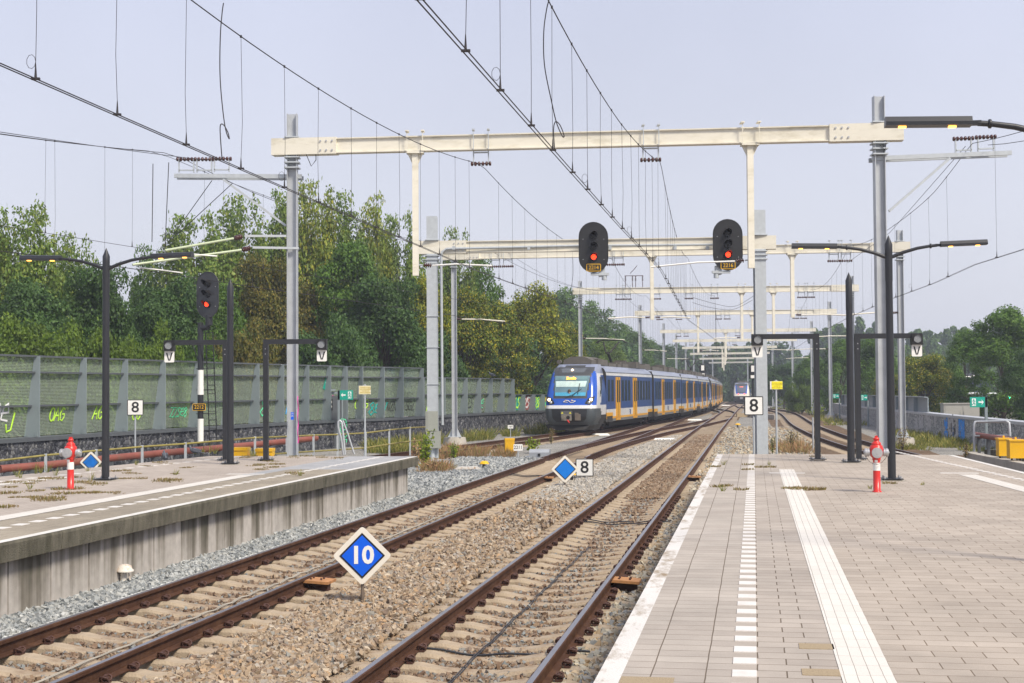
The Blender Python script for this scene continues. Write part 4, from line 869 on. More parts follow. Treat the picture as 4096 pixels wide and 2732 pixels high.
# signal number plates are built with their signals
SRED=emit('red_signal_led',(1.0,.03,.008),3.0)
def signal_head(t,c,yaw,w_=1.0,h_=1.75,num=None,front_hood=0.0,plate_mat=None,nump='low'):
    """oval black plate with three hooded lamps, the lowest lit red"""
    hd=bpy.data.objects.new('signal_head',None);COL.objects.link(hd);hd.parent=t;hd.location=c;hd.rotation_euler=(0,0,yaw);hd.empty_display_size=.1
    r=w_/2;out=[];hh=h_/2-r
    for i in range(13): a=PI*i/12;out.append((r*math.cos(a),hh+r*math.sin(a)))
    for i in range(13): a=PI+PI*i/12;out.append((r*math.cos(a),-hh+r*math.sin(a)))
    q=MB();q.plate((0,0,0),out,.03,(0,-1,0));q.tube([(x,-.032,y) for x,y in out]+[(out[0][0],-.032,out[0][1])],.012,5);q.build('backplate',plate_mat or BLACK,hd)
    for k,z in enumerate((.40,.03,-.34)):
        q=MB();q.cyl((0,-.03,z),(0,-.09,z),.135,.125,20);
        n_=14;V=[];
        for i in range(n_+1):
            a=PI*(-.08)+PI*1.16*i/n_;L=.30*(.35+.65*max(0,math.sin(a)))
            for d_,rr_ in((-.05,.135),(-.05-L,.128)): V.append((rr_*math.cos(a),d_,z+rr_*math.sin(a)))
        for i in range(n_+1):
            a=PI*(-.08)+PI*1.16*i/n_;L=.30*(.35+.65*max(0,math.sin(a)))
            for d_,rr_ in((-.05,.129),(-.05-L,.122)): V.append((rr_*math.cos(a),d_,z+rr_*math.sin(a)))
        o=2*(n_+1);q.add(V,[(2*i,2*i+2,2*i+3,2*i+1) for i in range(n_)]+[(o+2*i,o+2*i+1,o+2*i+3,o+2*i+2) for i in range(n_)],smooth=True)
        lm=q.build('lamp_hood',BLACK,hd)
        q=MB();q.lathe((0,-.085,z),[(.092,0),(.085,.015),(.05,.028),(.005,.03)],18,axis=(0,-1,0));q.build('lens',SRED if k==2 else BLACK,lm)
    q=MB()
    for sx in(-1,1):
        for z in(.28,-.42): q.cyl((sx*r*.72,-.03,z),(sx*r*.72,-.045,z),.014,n=6)
    q.build('bolt',ALU,hd)
    if num:
        q=MB();q.plate((0,-.034,-.70),rounded(.25,.13,.04),.02,(0,-1,0));q.build('number_border',YEL,hd)
        q=MB();q.plate((0,-.055,-.70),rounded(.228,.108,.02),.003,(0,-1,0));f_=q.build('number_plate',BLACK,hd);text(num,'lettering',YEL,f_,(0,-.061,-.705),.19,bold=.0,thick=.002,xs=.92)
    return hd
PLG=M('signal_plate_grey_black',(.040,.041,.046),.35,0,.1,4)
Ym=51;pb_=PD(802,1700,Ym);t=thing('signal_mast',(pb_.x,Ym,-.3),'red signal on a black and white mast with ladder, numbered 2212','signal')
zf=lambda y:PD(802,y,Ym).z+.3
q=MB();q.cyl((0,0,0),(0,0,zf(1290)),.105,n=16);q.build('pole',ANTH,t)
q=MB();q.cyl((0,0,zf(1772)),(0,0,zf(1675)),.110,n=16);q.build('white_band',WHITE,t)
q=MB();q.cyl((0,0,zf(1579)),(0,0,zf(1545)),.115,n=16);q.cyl((0,0,zf(1545)),(0,0,zf(1480)),.108,n=16);q.build('white_band',WHITE,t)
hx=PD(836,1180,Ym).x-pb_.x
signal_head(t,(hx,-.15,zf(1180.5)),-.45,.96,1.65,None,0,PLG)
q=MB();q.cyl((hx+.02,-.1,zf(1302)),(hx+.02,-.1,zf(1262)),.13,n=14);q.tube([(0,0,zf(1312)),(.15,-.05,zf(1312)),(hx-.05,-.1,zf(1311)),(hx+.02,-.1,zf(1302))],.10,12);q.build('head_bracket',ANTH,t)
q=MB();q.plate((-.02,-.13,zf(1628.5)),rounded(.235,.125,.03),.02,(0,-1,0));q.build('number_border',YEL,t)
q=MB();q.plate((-.02,-.152,zf(1628.5)),rounded(.218,.108,.02),.003,(0,-1,0));f_=q.build('number_plate',BLACK,t);text('2212','lettering',YEL,f_,(-.02,-.158,zf(1628.5)),.19,bold=.0,thick=.002,xs=.9)
q=MB();lx0,lx1=.12,.46;zt,zb_=zf(1330),zf(1820)
for s in(0,1): q.beam((.18+.26*s,0,zt),(.36+.26*s,0,.05),.035,.03)
n_=15
for k in range(n_):
    f=k/n_;z=zt+(0.1-zt)*f;x=.18+.18*f;q.cyl((x,0,z),(x+.26,0,z),.014,n=6)
for z in(zf(1475),zf(1560),zf(1655)): q.beam((-.15,0,z),(.52,0,z),.03,.03)
q.build('ladder',BLACK,t)
q=MB();q.beam((-.28,.0,zf(1380)),(-.07,0,zf(1445)),.03);q.beam((.0,-.1,zf(1380)),(.15,-.1,zf(1445)),.03);q.build('brace',BLACK,t)
# signal head peeping in at the right edge
c=PD(4153,1160,48);t=thing('signal_mast',(c.x,48,-.3),'black signal seen only as a sliver at the right edge of the picture','signal')
signal_head(t,(0,-.2,c.z+.3),0,1.0,1.75,None,0,PLG);q=MB();q.cyl((0,0,0),(0,0,c.z+.3),.1,n=12);q.build('pole',ANTH,t)
# ---- cabinets, boxes and caps in the ballast
def ybox(px,py,z,w_,d,h_,label,name='yellow_box',rz=.1,grp=None,Y=None,pole=True):
    c=P(px,py,z,False) if Y is None else PD(px,py,Y);t=thing(name,c,label,'box',grp,rz=rz)
    q=MB();q.box((0,0,h_/2),(w_,d,h_));q.build('body',YEL,t);q=MB();q.box((0,0,h_-.03),(w_*1.08,d*1.08,.09));q.build('lid',YEL,t)
    q=MB();q.box((0,0,-.07),(w_*.55,d*.6,.14));q.build('foot',ANTH if pole else YEL,t)
    return t
ybox(2038,1816,-.12,.36,.34,.60,'tall yellow trackside box next to the plate reading 2211')
c=P(2160,1832,-.2);t=thing('point_machine',c,'grey metal point machine beside the rail near the yellow box','point machine',rz=-.15)
q=MB();q.prof((-.38,0,.0),(.38,0,.0),[(-.25,0),(.25,0),(.25,.22),(.15,.33),(-.15,.33),(-.25,.22)]);q.build('casing',GALV,t)
q=MB();q.box((0,-.27,.13),(.09,.05,.10));q.build('lock',ANTH,t);q=MB();q.box((0,0,.03),(1.1,.55,.07));q.build('foot',GALV,t)
def capmush(px,py,r,label,mat=YEL,stem=ANTH):
    c=P(px,py,-.2);t=thing('ballast_marker',c,label,'marker cap','capped cable stubs in the ballast')
    q=MB();q.lathe((0,0,.22),[(r*1.0,0),(r*1.02,.02),(r*.85,.03),(r*.72,.075),(r*.4,.095),(.005,.10)],18);q.build('cap',mat,t)
    q=MB();q.cyl((-.02,0,-.05),(-.02,0,.22),.045,n=10);q.tube([(.05,0,.2),(.07,0,.1),(.02,-.06,.02),(-.12,-.1,-.02)],.012,5);q.build('stem',stem,t)
capmush(1937,1883,.16,'yellow cap with blue cables beside the small white-lidded case near the left-hand rail')
RUSTW=M('rusty_white_paint',(.66,.62,.56),.6,0,.12,9,dirt=(.36,.17,.05),dscale=8,damt=1)
capmush(500,2352,.115,'rusty white mushroom cap with black cable in the grey ballast below the left platform wall',RUSTW,RUSTW)
capmush(2951,1713,.20,'yellow cap in the ballast right of the platform-side track, before the number 8 sign')
capmush(2985,1652,.2,'far yellow cap partly hidden by the number 8 sign')
capmush(2290,1931,.10,'black stub with yellow top just behind the blue diamond sign',YEL,BLACK)
c=P(1870,1893,-.2);t=thing('cable_case',c,'low black case with weathered white lid beside the yellow cap','case',rz=.05)
q=MB();q.box((0,0,.06),(.62,.3,.14));q.build('case_body',BLACK,t);q=MB();q.prof((0,-.17,.13),(0,.17,.13),[(-.40,0),(.40,0),(.33,.07),(-.30,.07)],up=(0,0,1));q.build('lid',RUSTW,t)
def slab(px,py,L,label):
    c=P(px,py,-.22);t=thing('duct_cover',c,label,'cover slab','white trapezoid duct covers between the tracks',rz=-.15)
    q=MB();q.add([(-L/2,-.22,0),(L/2,-.22,0),(L/2,.22,0),(-L/2,.22,0),(-L/2*.78,-.12,.12),(L/2*.78,-.12,.12),(L/2*.78,.12,.12),(-L/2*.78,.12,.12)],[(0,1,5,4),(1,2,6,5),(2,3,7,6),(3,0,4,7),(4,5,6,7)]);q.build('cover',WHITE,t)
for px,py,L,lb in((2402,1742,1.05,'white cover slab nearest the train front'),(2657,1762,1.15,'white cover slab between the fork and the platform-side track, nearest the camera'),(2779,1682,1.3,'white cover slab between train and straight track below the middle of the train'),(2859,1638,1.5,'white cover slab near the rear of the train'),(2903,1623,1.7,'farthest cream cover slab before the distant train')): slab(px,py,L,lb)
# point machine and yellow bars near the far switch
c=P(2972,1668,-.2);t=thing('point_machine',c,'brown far point machine left of the striped yellow plate','point machine')
q=MB();q.prof((-.6,0,0),(.6,0,0),[(-.3,0),(.3,0),(.2,.35),(-.2,.35)]);q.build('casing',TAN,t);q=MB();q.box((0,0,.03),(3.2,.4,.08));q.build('rod',CLIP,t)
# ---- pipes and railing behind the left platform
rz_=-.33
pl_=[P(x,y,.05,False) for x,y in((0,1868),(300,1843),(640,1810),(935,1780),(1265,1754))]
def pipeline(a_px,Ys,label,z_off,supports,r=.13,blocks=0):
    pts=[PD(x,y,Y) for (x,y),Y in zip(a_px,Ys)];o0=pts[0].copy();t=thing('pipe',o0,label,'pipe')
    q=MB();q.tube([p-o0 for p in pts],r,14);q.build('tube',PIPE,t)
    for f in supports:
        i=int(f*(len(pts)-1)-1e-9);g=f*(len(pts)-1)-i;p=pts[i].lerp(pts[i+1],g)-o0;q=MB();q.box(p+Vector((0,0,-r-.14)),(.14,.12,.30));q.box(p+Vector((0,0,-r-.5)),(.09,.09,.6));q.build('support',FENCED,t)
    return t,o0,pts
PLX=[(0,1876),(220,1857),(449,1832),(640,1813),(820,1797),(1030,1777),(1265,1753)]
YP=[36.5,37.7,39.5,41.5,43.5,46.5,50]
pipeline(PLX,YP,'long rusty red pipe running behind the left platform in front of the dark stone wall',0,[i/13+.02 for i in range(13)],.10)
def railing(name,px,Ys,zt_y,lb,low=True):
    pts=[PD(x,y,Y) for (x,y),Y in zip(px,Ys)];o0=pts[0].copy();t=thing(name,(o0.x,o0.y,0),lb,'railing');o0.z=0
    q=MB();q.tube([p-o0 for p in pts],.026,8);q.build('top_rail',MOSSR,t)
    if low: q=MB();q.tube([p-o0-Vector((0,0,.50)) for p in pts],.024,8);q.build('lower_rail',MOSSR,t)
    for p in pts[1:]:
        q=MB();b_=p-o0;q.beam(b_+Vector((0,0,.04)),Vector((b_.x,b_.y,-.3)),.06,.05);q.build('post',GALV2,t)
railing('railing',[(-90,1853),(183,1821),(385,1803),(569,1787),(742,1775),(1020,1751),(1147,1746),(1254,1741)],[34.5,35.2,36,37,38,41,43,44.5],0,'low galvanised railing with mossy yellow-green rails behind the left platform')
railing('railing',[(1254,1741),(1350,1738),(1463,1732),(1557,1720),(1640,1711),(1717,1707)],[44.5,46,48,50.5,53,56],0,'curving mossy railing past the end of the left platform, running towards the steel cabinet mast')
c=P(1360,1817,0.1,False)
t=thing('handrail',(c.x,46,-.3),'bent galvanised handrail hoop at the stairs behind the end of the left platform','handrail')
g_=lambda x,y:PD(x,y,46)-Vector((c.x,46,-.3))
q=MB();q.tube([g_(1374,1820),g_(1366,1760),g_(1352,1705),g_(1353,1688),g_(1360,1681),g_(1367,1690),g_(1374,1750),g_(1380,1818)],.035,8);q.tube([g_(1364,1684)+Vector((0,.5,0)),g_(1385,1740)+Vector((0,.5,0)),g_(1410,1820)+Vector((0,.5,0))],.03,8);q.build('hoop',GALV,t)
for x0,x1,y,lb in((935,995,1812,'pair-lidded yellow grit box half hidden behind the left platform by the pointed post'),(1028,1094,1816,'yellow box with dark scribble behind the left platform, crossed by the black frame post')):
    Y=40;c=PD((x0+x1)/2,y+60,Y);t=thing('yellow_box',c,lb,'box');w_=(x1-x0)/F*Y;q=MB();q.box((0,0,.3),(w_,.45,.42));q.build('body',YEL,t);q=MB();q.box((0,0,.54),(w_*1.04,.5,.08));q.build('lid',YEL,t)
    if x0>1000: graffiti('DG',GRAF['black'],t,Matrix.Translation((w_*.15,-.235,.2))@Matrix.Rotation(PI/2,4,'X'),.2,.012)
# ---- right-hand side: kerb, yellow boxes, pipe, railing
ka=Vector((15.4,48.6,0));kb=Vector((14.3,36,0));t=thing('concrete_kerb',(ka.x,ka.y,-.3),'low pale concrete kerb behind the right-hand track carrying two yellow boxes','kerb')
d=(kb-ka).normalized()
for i in range(6):
    a=ka+d*(i*2.1);q=MB();q.beam(a-ka+d*.01+Vector((.16,0,.22)),a-ka+d*2.09+Vector((.16,0,.22)),.32,.50);q.build('kerb_block',CONC,t)
for x0,x1,y0,y1,Y,lb in((3989,4042,1750,1823,44.5,'left one of the two tall yellow boxes at the right edge'),(4032,4095,1756,1832,43,'right one of the two tall yellow boxes, cut by the right edge')):
    c=PD((x0+x1)/2,y1,Y);w_=(x1-x0)/F*Y;t=thing('yellow_box',c,lb,'box','two yellow boxes on the concrete kerb',rz=-.1);h_=(y1-y0)/F*Y;q=MB();q.box((0,0,h_*.46),(w_*.92,.42,h_*.92));q.build('body',YEL,t);q=MB();q.box((0,0,h_*.93),(w_,.47,.05));q.box((0,0,h_),(.05,.05,.12));q.build('lid',YEL,t)
    q=MB()
    for s in(-1,1): q.cyl((s*.12,0,-.12),(s*.12,0,0),.03,n=8)
    q.build('foot',CLIP,t)
pipeline([(3902,1739),(3990,1752),(4140,1775)],[50.5,48,44.5],'pinkish red pipe stub resting on dark concrete blocks at the right edge',0,[.08,.3,.55,.8],.095)
c0=PD(3903,1785,51)
t=thing('concrete_plinth',(c0.x,c0.y,-.3),'dark stained concrete blocks under the red pipe at the right edge','plinth')
for i in range(4): q=MB();q.box((.45+i*.72,-.9-i*1.1,.2),(.68,.5,.55),rz=-.9);q.build('block',COPF,t)
t=thing('guard_rail',(PD(3897,1700,50).x,50,-.3),'grey tubular guard frame around the red pipe at the right edge','railing')
g_=lambda x,y,Y=50:PD(x,y,Y)-Vector((PD(3897,1700,50).x,50,-.3))
q=MB();q.tube([g_(3897,1806),g_(3896,1700),g_(3900,1687),g_(3915,1687)]+[g_(4025,1686,48),g_(4036,1690,48),g_(4040,1745,48)],.045,8);q.tube([g_(3900,1744),g_(4040,1742,48)],.03,8);q.build('frame',GALV,t)
c=P(3770,1690,1.0,False);cc=PD(3840,1668,76);t=thing('switch_cabinet',(cc.x,76,-.3),'beige-grey equipment cabinet behind the grey stone wall left of the exit sign','cabinet')
cg=M('cabinet_grey_beige',(.30,.29,.26),.5,0,.05,3);hz=cc.z+.3;zt_=PD(3780,1616,76).z+.3
q=MB();q.box((0,0,zt_/2),(1.9,.6,zt_));q.build('body',cg,t);q=MB();q.box((0,0,zt_+.02),(2.0,.7,.06));q.build('roof',cg,t)
for x in(-.45,.5): q=MB();q.box((x,-.31,zt_*.6),(.85,.02,zt_*.7));q.box((x+.38*(1 if x<0 else -1),-.335,zt_*.72),(.03,.03,.16));q.build('door',cg,t)
# ================================================================ overhead line portals
def hprof(w_,web='front'):
    h=w_/2;f=.02;e=.009
    pts=[(-h,-h),(-h+f,-h),(-h+f,-e),(h-f,-e),(h-f,-h),(h,-h),(h,h),(h-f,h),(h-f,e),(-h+f,e),(-h+f,h),(-h,h)]
    return pts if web=='front' else [(y,x) for x,y in pts][::-1]
def insul(q,c,d,n=4,r=.055,L=.20,mi=0):
    c=Vector(c);d=Vector(d).normalized();pr_=[(.018,-L/2)]
    for i in range(n): z=-L/2+L*(i+.5)/n;pr_+=[(.022,z-.012),(r,z-.006),(r*.92,z+.012),(.022,z+.014)]
    pr_.append((.018,L/2));q.lathe(c,pr_,12,axis=d)
def hanger(par,c,bd,up=-1,det=True):      # U frame with a row of brown insulators; c = fixing point on the beam, bd = beam direction
    c=Vector(c);bd=Vector(bd).normalized();w_=.20;L=.36
    q=MB()
    for s in(-1,1):
        q.beam(c+bd*s*w_,c+bd*s*w_+Vector((0,0,up*L)),.035,.05)
        if up<0: q.beam(c+bd*s*w_+Vector((0,-.17,.0)),c+bd*s*w_+Vector((0,-.17,.50)),.02,.02);q.box(c+bd*s*w_+Vector((0,-.08,.53)),(.07,.26,.03))
    q.beam(c-bd*w_+Vector((0,0,up*.06)),c+bd*w_+Vector((0,0,up*.06)),.05,.035);q.build('hanger_frame',GALV2,par)
    q=MB();z=Vector((0,0,up*L));q.cyl(c-bd*.27+z,c+bd*.27+z,.018,n=8)
    for x in(-.24,-.15,-.05,.05,.15,.24): q.lathe(c+bd*x+z,[(.02,-.035),(.05,-.03),(.062,0),(.05,.03),(.02,.035)],10,axis=bd)
    q.build('insulator',INS,par)
    return c+z
def drop_post(par,c,zbot,bd,w_=.16):
    c=Vector(c);q=MB();q.prof(Vector((c.x,c.y,zbot)),c,[(-w_/2,-.08),(w_/2,-.08),(w_/2,.08),(-w_/2,.08)]);q.box(c+Vector((0,0,-.03)),(.46,.30,.05))
    for s in(-1,1): q.add([c+bd*s*.07+Vector((0,-.02,-.05)),c+bd*s*.21+Vector((0,-.02,-.05)),c+bd*s*.07+Vector((0,-.02,-.35)),c+bd*s*.07+Vector((0,.02,-.05)),c+bd*s*.21+Vector((0,.02,-.05)),c+bd*s*.07+Vector((0,.02,-.35))],[(0,2,1),(3,4,5),(0,1,4,3),(1,2,5,4)])
    q.build('drop_post',CREAM,par)
    for s in(-1,1): q=MB();q.beam(c+bd*s*.21+Vector((0,-.2,0)),c+bd*s*.21+Vector((0,-.2,.52)),.018);q.box(c+bd*s*.21+Vector((0,-.1,.53)),(.09,.30,.03));q.build('clamp',CREAM,par)
def reg_arm(par,a,b,white=True,r=.022,insl=.26,col=None):     # from support a to the wire b, insulator near a
    a=Vector(a);b=Vector(b);d=(b-a).normalized();L=(b-a).length;q=MB();p0=a+d*.10;p1=a+d*(.10+insl)
    q.tube([p1,a.lerp(b,.55)+Vector((0,0,.06)),b+Vector((0,0,.05))+d*.12],r,8);q.tube([b+Vector((0,0,.05)),b],.014,6);q.build('registration_arm',col or WHITE,par)
    q=MB();q.cyl(a,p0,.02,n=8);q.build('arm_bracket',GALV2,par)
    q=MB();insul(q,(p0+p1)/2,d,4,.06,insl*.8);q.build('insulator',INS,par)
GA={}
def gantry(n_,L,Rr,ends,tops,zL,zR,h,label,hang=(),drops=(),web='front',mw=.27,bases=('ground','ground'),splice=True,beammat=None,found=False):
    pL=Vector(((L[0]-CX)/F*L[1],L[1],0));pR=Vector(((Rr[0]-CX)/F*Rr[1],Rr[1],0))
    zL+=0;A=Vector((pL.x,pL.y,zL));B=Vector((pR.x,pR.y,zR));t=thing('portal_gantry',(pL.x,pL.y,0),label,'gantry','cream overhead line portals over the tracks');o0=Vector((pL.x,pL.y,0))
    bd=(B-A).normalized()
    def on(px):      # point of the beam axis seen at image column px
        r_=(px-CX)/F;k=(r_*A.y-A.x)/((B.x-A.x)-r_*(B.y-A.y));return A+(B-A)*k
    E0,E1=on(ends[0]),on(ends[1]);w_=.28
    q=MB();q.prof(E0-o0,E1-o0,[(-w_/2,-h/2),(w_/2,-h/2),(w_/2,-h/2+.03),(w_/2-.05,-h/2+.035),(w_/2-.05,h/2-.035),(w_/2,h/2-.03),(w_/2,h/2),(-w_/2,h/2),(-w_/2,h/2-.03),(-w_/2+.05,h/2-.035),(-w_/2+.05,-h/2+.035),(-w_/2,-h/2+.03)] if L[1]<140 else [(-w_/2,-h/2),(w_/2,-h/2),(w_/2,h/2),(-w_/2,h/2)])
    q.build('beam',beammat or CREAM,t)
    if splice:
        for e0,m0,s in((E0,A,1),(E1,B,-1)):
            q=MB();d_=bd*s;c0=e0-o0-d_*.02;c1=m0-o0+d_*1.25;q.beam(c0,c1,w_+.06,h+.04)
            q.build('splice_plate',CREAM,t)
            for i in range(3):
                for z in(-h*.3,h*.3): c=m0-o0+d_*(.80+.16*i)+Vector((0,-(w_/2+.03),z));q=MB();q.cyl(c,c+Vector((0,-.025,0)),.028,n=6);q.build('bolt',ALU,t)
    for k,(pm,top,z) in enumerate(((pL,tops[0],zL),(pR,tops[1],zR))):
        zt=PD((L if k==0 else Rr)[0],top,pm.y).z;zb=-.35+gz(pm.y);bp=pm-o0
        q=MB();q.prof(bp+Vector((0,.0,zb)),bp+Vector((0,.0,z-h/2-.02)),hprof(mw,web),up=(0,1,0));q.prof(bp+Vector((0,.0,z+h/2+.02)),bp+Vector((0,0,zt)),hprof(mw,web),up=(0,1,0))
        q.build('mast',GALV if web=='front' else GALV2,t)
        for dz in(.08,.22,.36,-h-.05): q=MB();q.box(bp+Vector((0,0,z-h/2-dz)),(mw+.12,mw+.10,.035));q.build('mast_clamp',GALV2,t)
        if bases[k]=='block':
            q=MB();q.lathe(bp+Vector((0,0,zb-.1)),[(.62,0),(.62,.1),(.50,.62),(.48,.64)],4);o=q.build('foundation',CONC,t)
            for e_ in range(4): pass
            q=MB();q.box(bp+Vector((0,0,zb+.56)),(.6,.6,.03));
            for s in(-1,1): q.add([bp+Vector((s*mw/2,-.01,zb+.57)),bp+Vector((s*.3,-.01,zb+.57)),bp+Vector((s*mw/2,-.01,zb+.95)),bp+Vector((s*mw/2,.01,zb+.57)),bp+Vector((s*.3,.01,zb+.57)),bp+Vector((s*mw/2,.01,zb+.95))],[(0,1,2),(3,5,4),(0,3,4,1),(1,4,5,2)])
            q.build('foot_plate',GALV2,t)
    for px in hang: c=on(px)-o0+Vector((0,0,-h/2));hanger(t,c,bd)
    dps=[]
    for px,zb in drops: c=on(px)-o0+Vector((0,0,-h/2));drop_post(t,c,zb,bd);dps.append(c)
    GA[n_]=(t,o0,on,bd,A,B,dps);return t
gantry(1,(1170,38.2),(3528,36.2),(1095,3622),(457,386),8.98,8.92,.41,'nearest cream portal beam spanning the tracks on two galvanised masts, with brackets on both sides',hang=(1928,2610),drops=((1664,5.45),(3009,5.5)))
gantry(2,(1730,50.3),(3042,48.6),(1682,3107),(867,842),7.44,7.37,.42,'lower second portal carrying the signals 2214 and 2216 and a conduit pipe',web='side',mw=.38)
gantry(3,(1817,66.2),(3605,62),(1775,3645),(956,921),8.66,8.5,.40,'third cream portal, just behind the signal gantry, its masts on pale concrete blocks',hang=(1984,2033,2437,2478,3340,3389),drops=((2610,5.5),(3173,5.5)),mw=.25,bases=('block','block'))
gantry(4,(2322,92),(3409,89.5),(2295,3437),(1124,1103),8.70,8.62,.38,'fourth cream portal, whose left mast stands behind the train front',hang=(2479,2511,2629,2758,2860,3209,3245),drops=((2969,5.4),(3096,5.4)),mw=.25)
gantry(5,(2561,118.3),(3320,117),(2541,3347),(1220,1206),8.62,8.60,.36,'fifth cream portal, its right mast standing on a concrete slab by the stone wall',hang=(2640,2717,2876,2910,3185,3216),drops=((2793,5.3),(3010,5.3)),mw=.26,bases=('ground','block'))
for i,(a,ya,b_,yb,y_) in enumerate(((2655,150,3247,148,1307),(2705,178,3170,176,1345),(2743,207,3090,204,1373),(2775,240,3060,236,1402),(2812,276,3020,272,1420),(2850,315,2990,310,1436))):
    z=8.55+gz(ya);gantry(6+i,(a,ya),(b_,yb),(a-14,b_+18),(PD(a,1000,ya) and (1551-(8.55+gz(ya)+.9-2.44)/ya*F),1546-(z+.9-2.44)/yb*F),z,z,.34,['sixth','seventh','eighth','ninth','tenth','farthest'][i]+' cream portal counted from the station, over the middle and rear of the train',hang=(a+60,a+90,(a+b_)/2,b_-60) if i<4 else (),drops=((a+(b_-a)*.42,5.2),) if i<4 else (),splice=False,mw=.25)
# details on portal 1: side brackets, insulators, tubes
t,o0,on,bd,A,B,_=GA[1]
def bracket(side,mpos,x0,x1,yb_,hang_px,brace_px,Y):
    mp=mpos-o0;a=PD(x0,yb_[0],Y)-o0;b_=PD(x1,yb_[1],Y-.3*side*0)-o0;q=MB()
    q.beam(a,b_,.07,.11);q.beam(a+Vector((0,.33,0)),b_+Vector((0,.33,0)),.07,.11);q.build('bracket_beam',GALV2,t)
    q=MB();c0=PD(brace_px[0],brace_px[1],Y)-o0;c1=PD(brace_px[2],brace_px[3],Y)-o0;q.beam(c0,c1,.08,.06);q.build('brace',GALV2,t)
    bd_=(b_-a).normalized();out=[]
    for px,py in hang_px: out.append(hanger(t,PD(px,py,Y)-o0+Vector((0,.16,.04)),bd_,up=1)+o0)
    return out
hl=bracket(-1,A,697,1207,(703,706),[(740,692),(812,692),(882,690)],(893,718,1143,902),38.3)
hr=bracket(1,B,3488,4046,(634,611),[(3862,612),(3952,606)],(3800,632,3556,845),36.2)
q=MB();q.tube([PD(3546,565,36.1)-o0,PD(3540,600,36.0)-o0,PD(3520,580,36)-o0],.012,5);q.tube([PD(1225,618,38)-o0,PD(1245,665,38)-o0,PD(1264,640,38)-o0,PD(1264,600,38)-o0],.012,5);q.build('earth_cable',BLACK,t)
for (x0,y0,x1,y1,gx,gy) in((1145,944,978,944,660,1002),(1195,993,1010,990,530,1059)):
    q=MB();q.beam(PD(x0,y0,38.1)-o0,PD(x1,y1,37.9)-o0,.07,.06);q.build('bracket_arm',GALV2,t)
    a=PD(x1-6,y1+2,37.9)-o0;b_=PD(x1-45,y1+10,37.6)-o0;q=MB();insul(q,(a+b_)/2,(b_-a),4,.07,.26);q.build('insulator',INS,t)
    q=MB();q.tube([b_,PD(gx,gy,36.0)-o0],.032,8);q.build('cantilever_tube',GRNPIPE,t)
q=MB();q.tube([PD(555,1070,36.2)-o0,PD(660,1082,36.6)-o0,PD(730,1092,36.9)-o0],.02,6);q.tube([PD(748,1015,36.5)-o0,PD(868,1025,37)-o0],.02,6);q.build('steady_arm',WHITE,t)
q=MB()
for p0,p1 in(((612,655),(608,968)),((675,650),(660,995)),((848,722),(668,975)),((930,733),(690,955))): q.tube([PD(*p0,37)-o0,PD(*p1,36.6)-o0],.011,6)
q.build('stay_wire',BLACK,t)
reg_arm(t,PD(1676,1060,37.4)-o0,PD(1950,1070,37.1)-o0);reg_arm(t,PD(2996,1040,36.7)-o0,PD(2622,1074,36.9)-o0)
for px in(1170,):
    q=MB();c=PD(1169,1664,37.9)-o0;q.box(c,(.075,.01,.20));pl_=q.build('mast_number',BLUE,t);text('14','lettering',WHITE,pl_,c+Vector((0,-.008,.06)),.06);text('35','lettering',WHITE,pl_,c+Vector((0,-.008,.0)),.06)
# graffiti streak on the mast flange
q=MB();c=Vector((A.x,A.y,0))-o0
q.tube([c+Vector((.142,-.02+.05*math.sin(k*.9),1.0+k*.06)) for k in range(22)],.012,4);q.build('graffiti',GRAF['pink'],t)
# signal gantry details
t,o0,on,bd,A,B,_=GA[2]
q=MB();zc=PD(1765,1005,50).z;pt=[PD(1770,1700,50.0)-o0,PD(1765,1030,50.0)-o0,PD(1768,1008,50.0)-o0,PD(1785,995,50.0)-o0]
pe=[PD(2300,983,49.45)-o0,PD(2870,978,48.75)-o0]
q.tube(pt+pe,.045,10);q.build('conduit',CREAM if False else GALV2,t)
q=MB()
for px in(1815,2115,2440,2700,2830): c=PD(px,992,49.8-(px-1700)/1300*1.2)-o0;q.box(c,(.10,.16,.12))
q.build('conduit_clamp',GALV2,t)
for z in(3.9,5.0,2.6): q=MB();q.box(Vector((.0,-.0,z)),(.46,.44,.02));q.build('mast_band',GALV2,t)
CABM=M('cabinet_grey_green',(.30,.31,.27),.5,0,.06,4,dirt=(.24,.25,.22),damt=.4)
for y0,y1,dx_,w_ in((1645,1725,-.12,.30),(1726,1794,-.06,.38)):
    c=(PD(1738,(y0+y1)/2,49.9)-o0);q=MB();q.box(Vector((dx_+.10,-.36,c.z)),(w_+.12,.26,(y1-y0)/F*50));cbx=q.build('cabinet',CABM,t)
    q=MB();q.box(Vector((dx_+.10,-.50,c.z)),(w_*.98,.02,(y1-y0)/F*50*.94));q.build('cabinet_door',CABM,cbx)
q=MB();q.cyl(Vector((.0,-.30,.9)),Vector((.0,-.30,-.3)),.09,n=12);q.build('cable_duct',GALV2,t)
for px,py,num in((2371.5,993,'2214'),(2905,983,'2216')):
    c=PD(px,py,49.15 if px<2600 else 48.5)-o0;c.y-=.30;hd=signal_head(t,c,.03,1.0,1.74,num)
    q=MB();s=1 if px<2600 else -1;q.box((s*.22,.06,-.92),(.62,.12,.09));q.cyl((s*.38,.10,-1.12),(s*.38,.10,-.96),.09,n=12);q.box((s*.30,.18,-.85),(.20,.3,.30));q.build('signal_bracket',GALV2,hd)
# registration arms on farther portals, one to each wire
def Ys(n_): return GA[n_][4].y
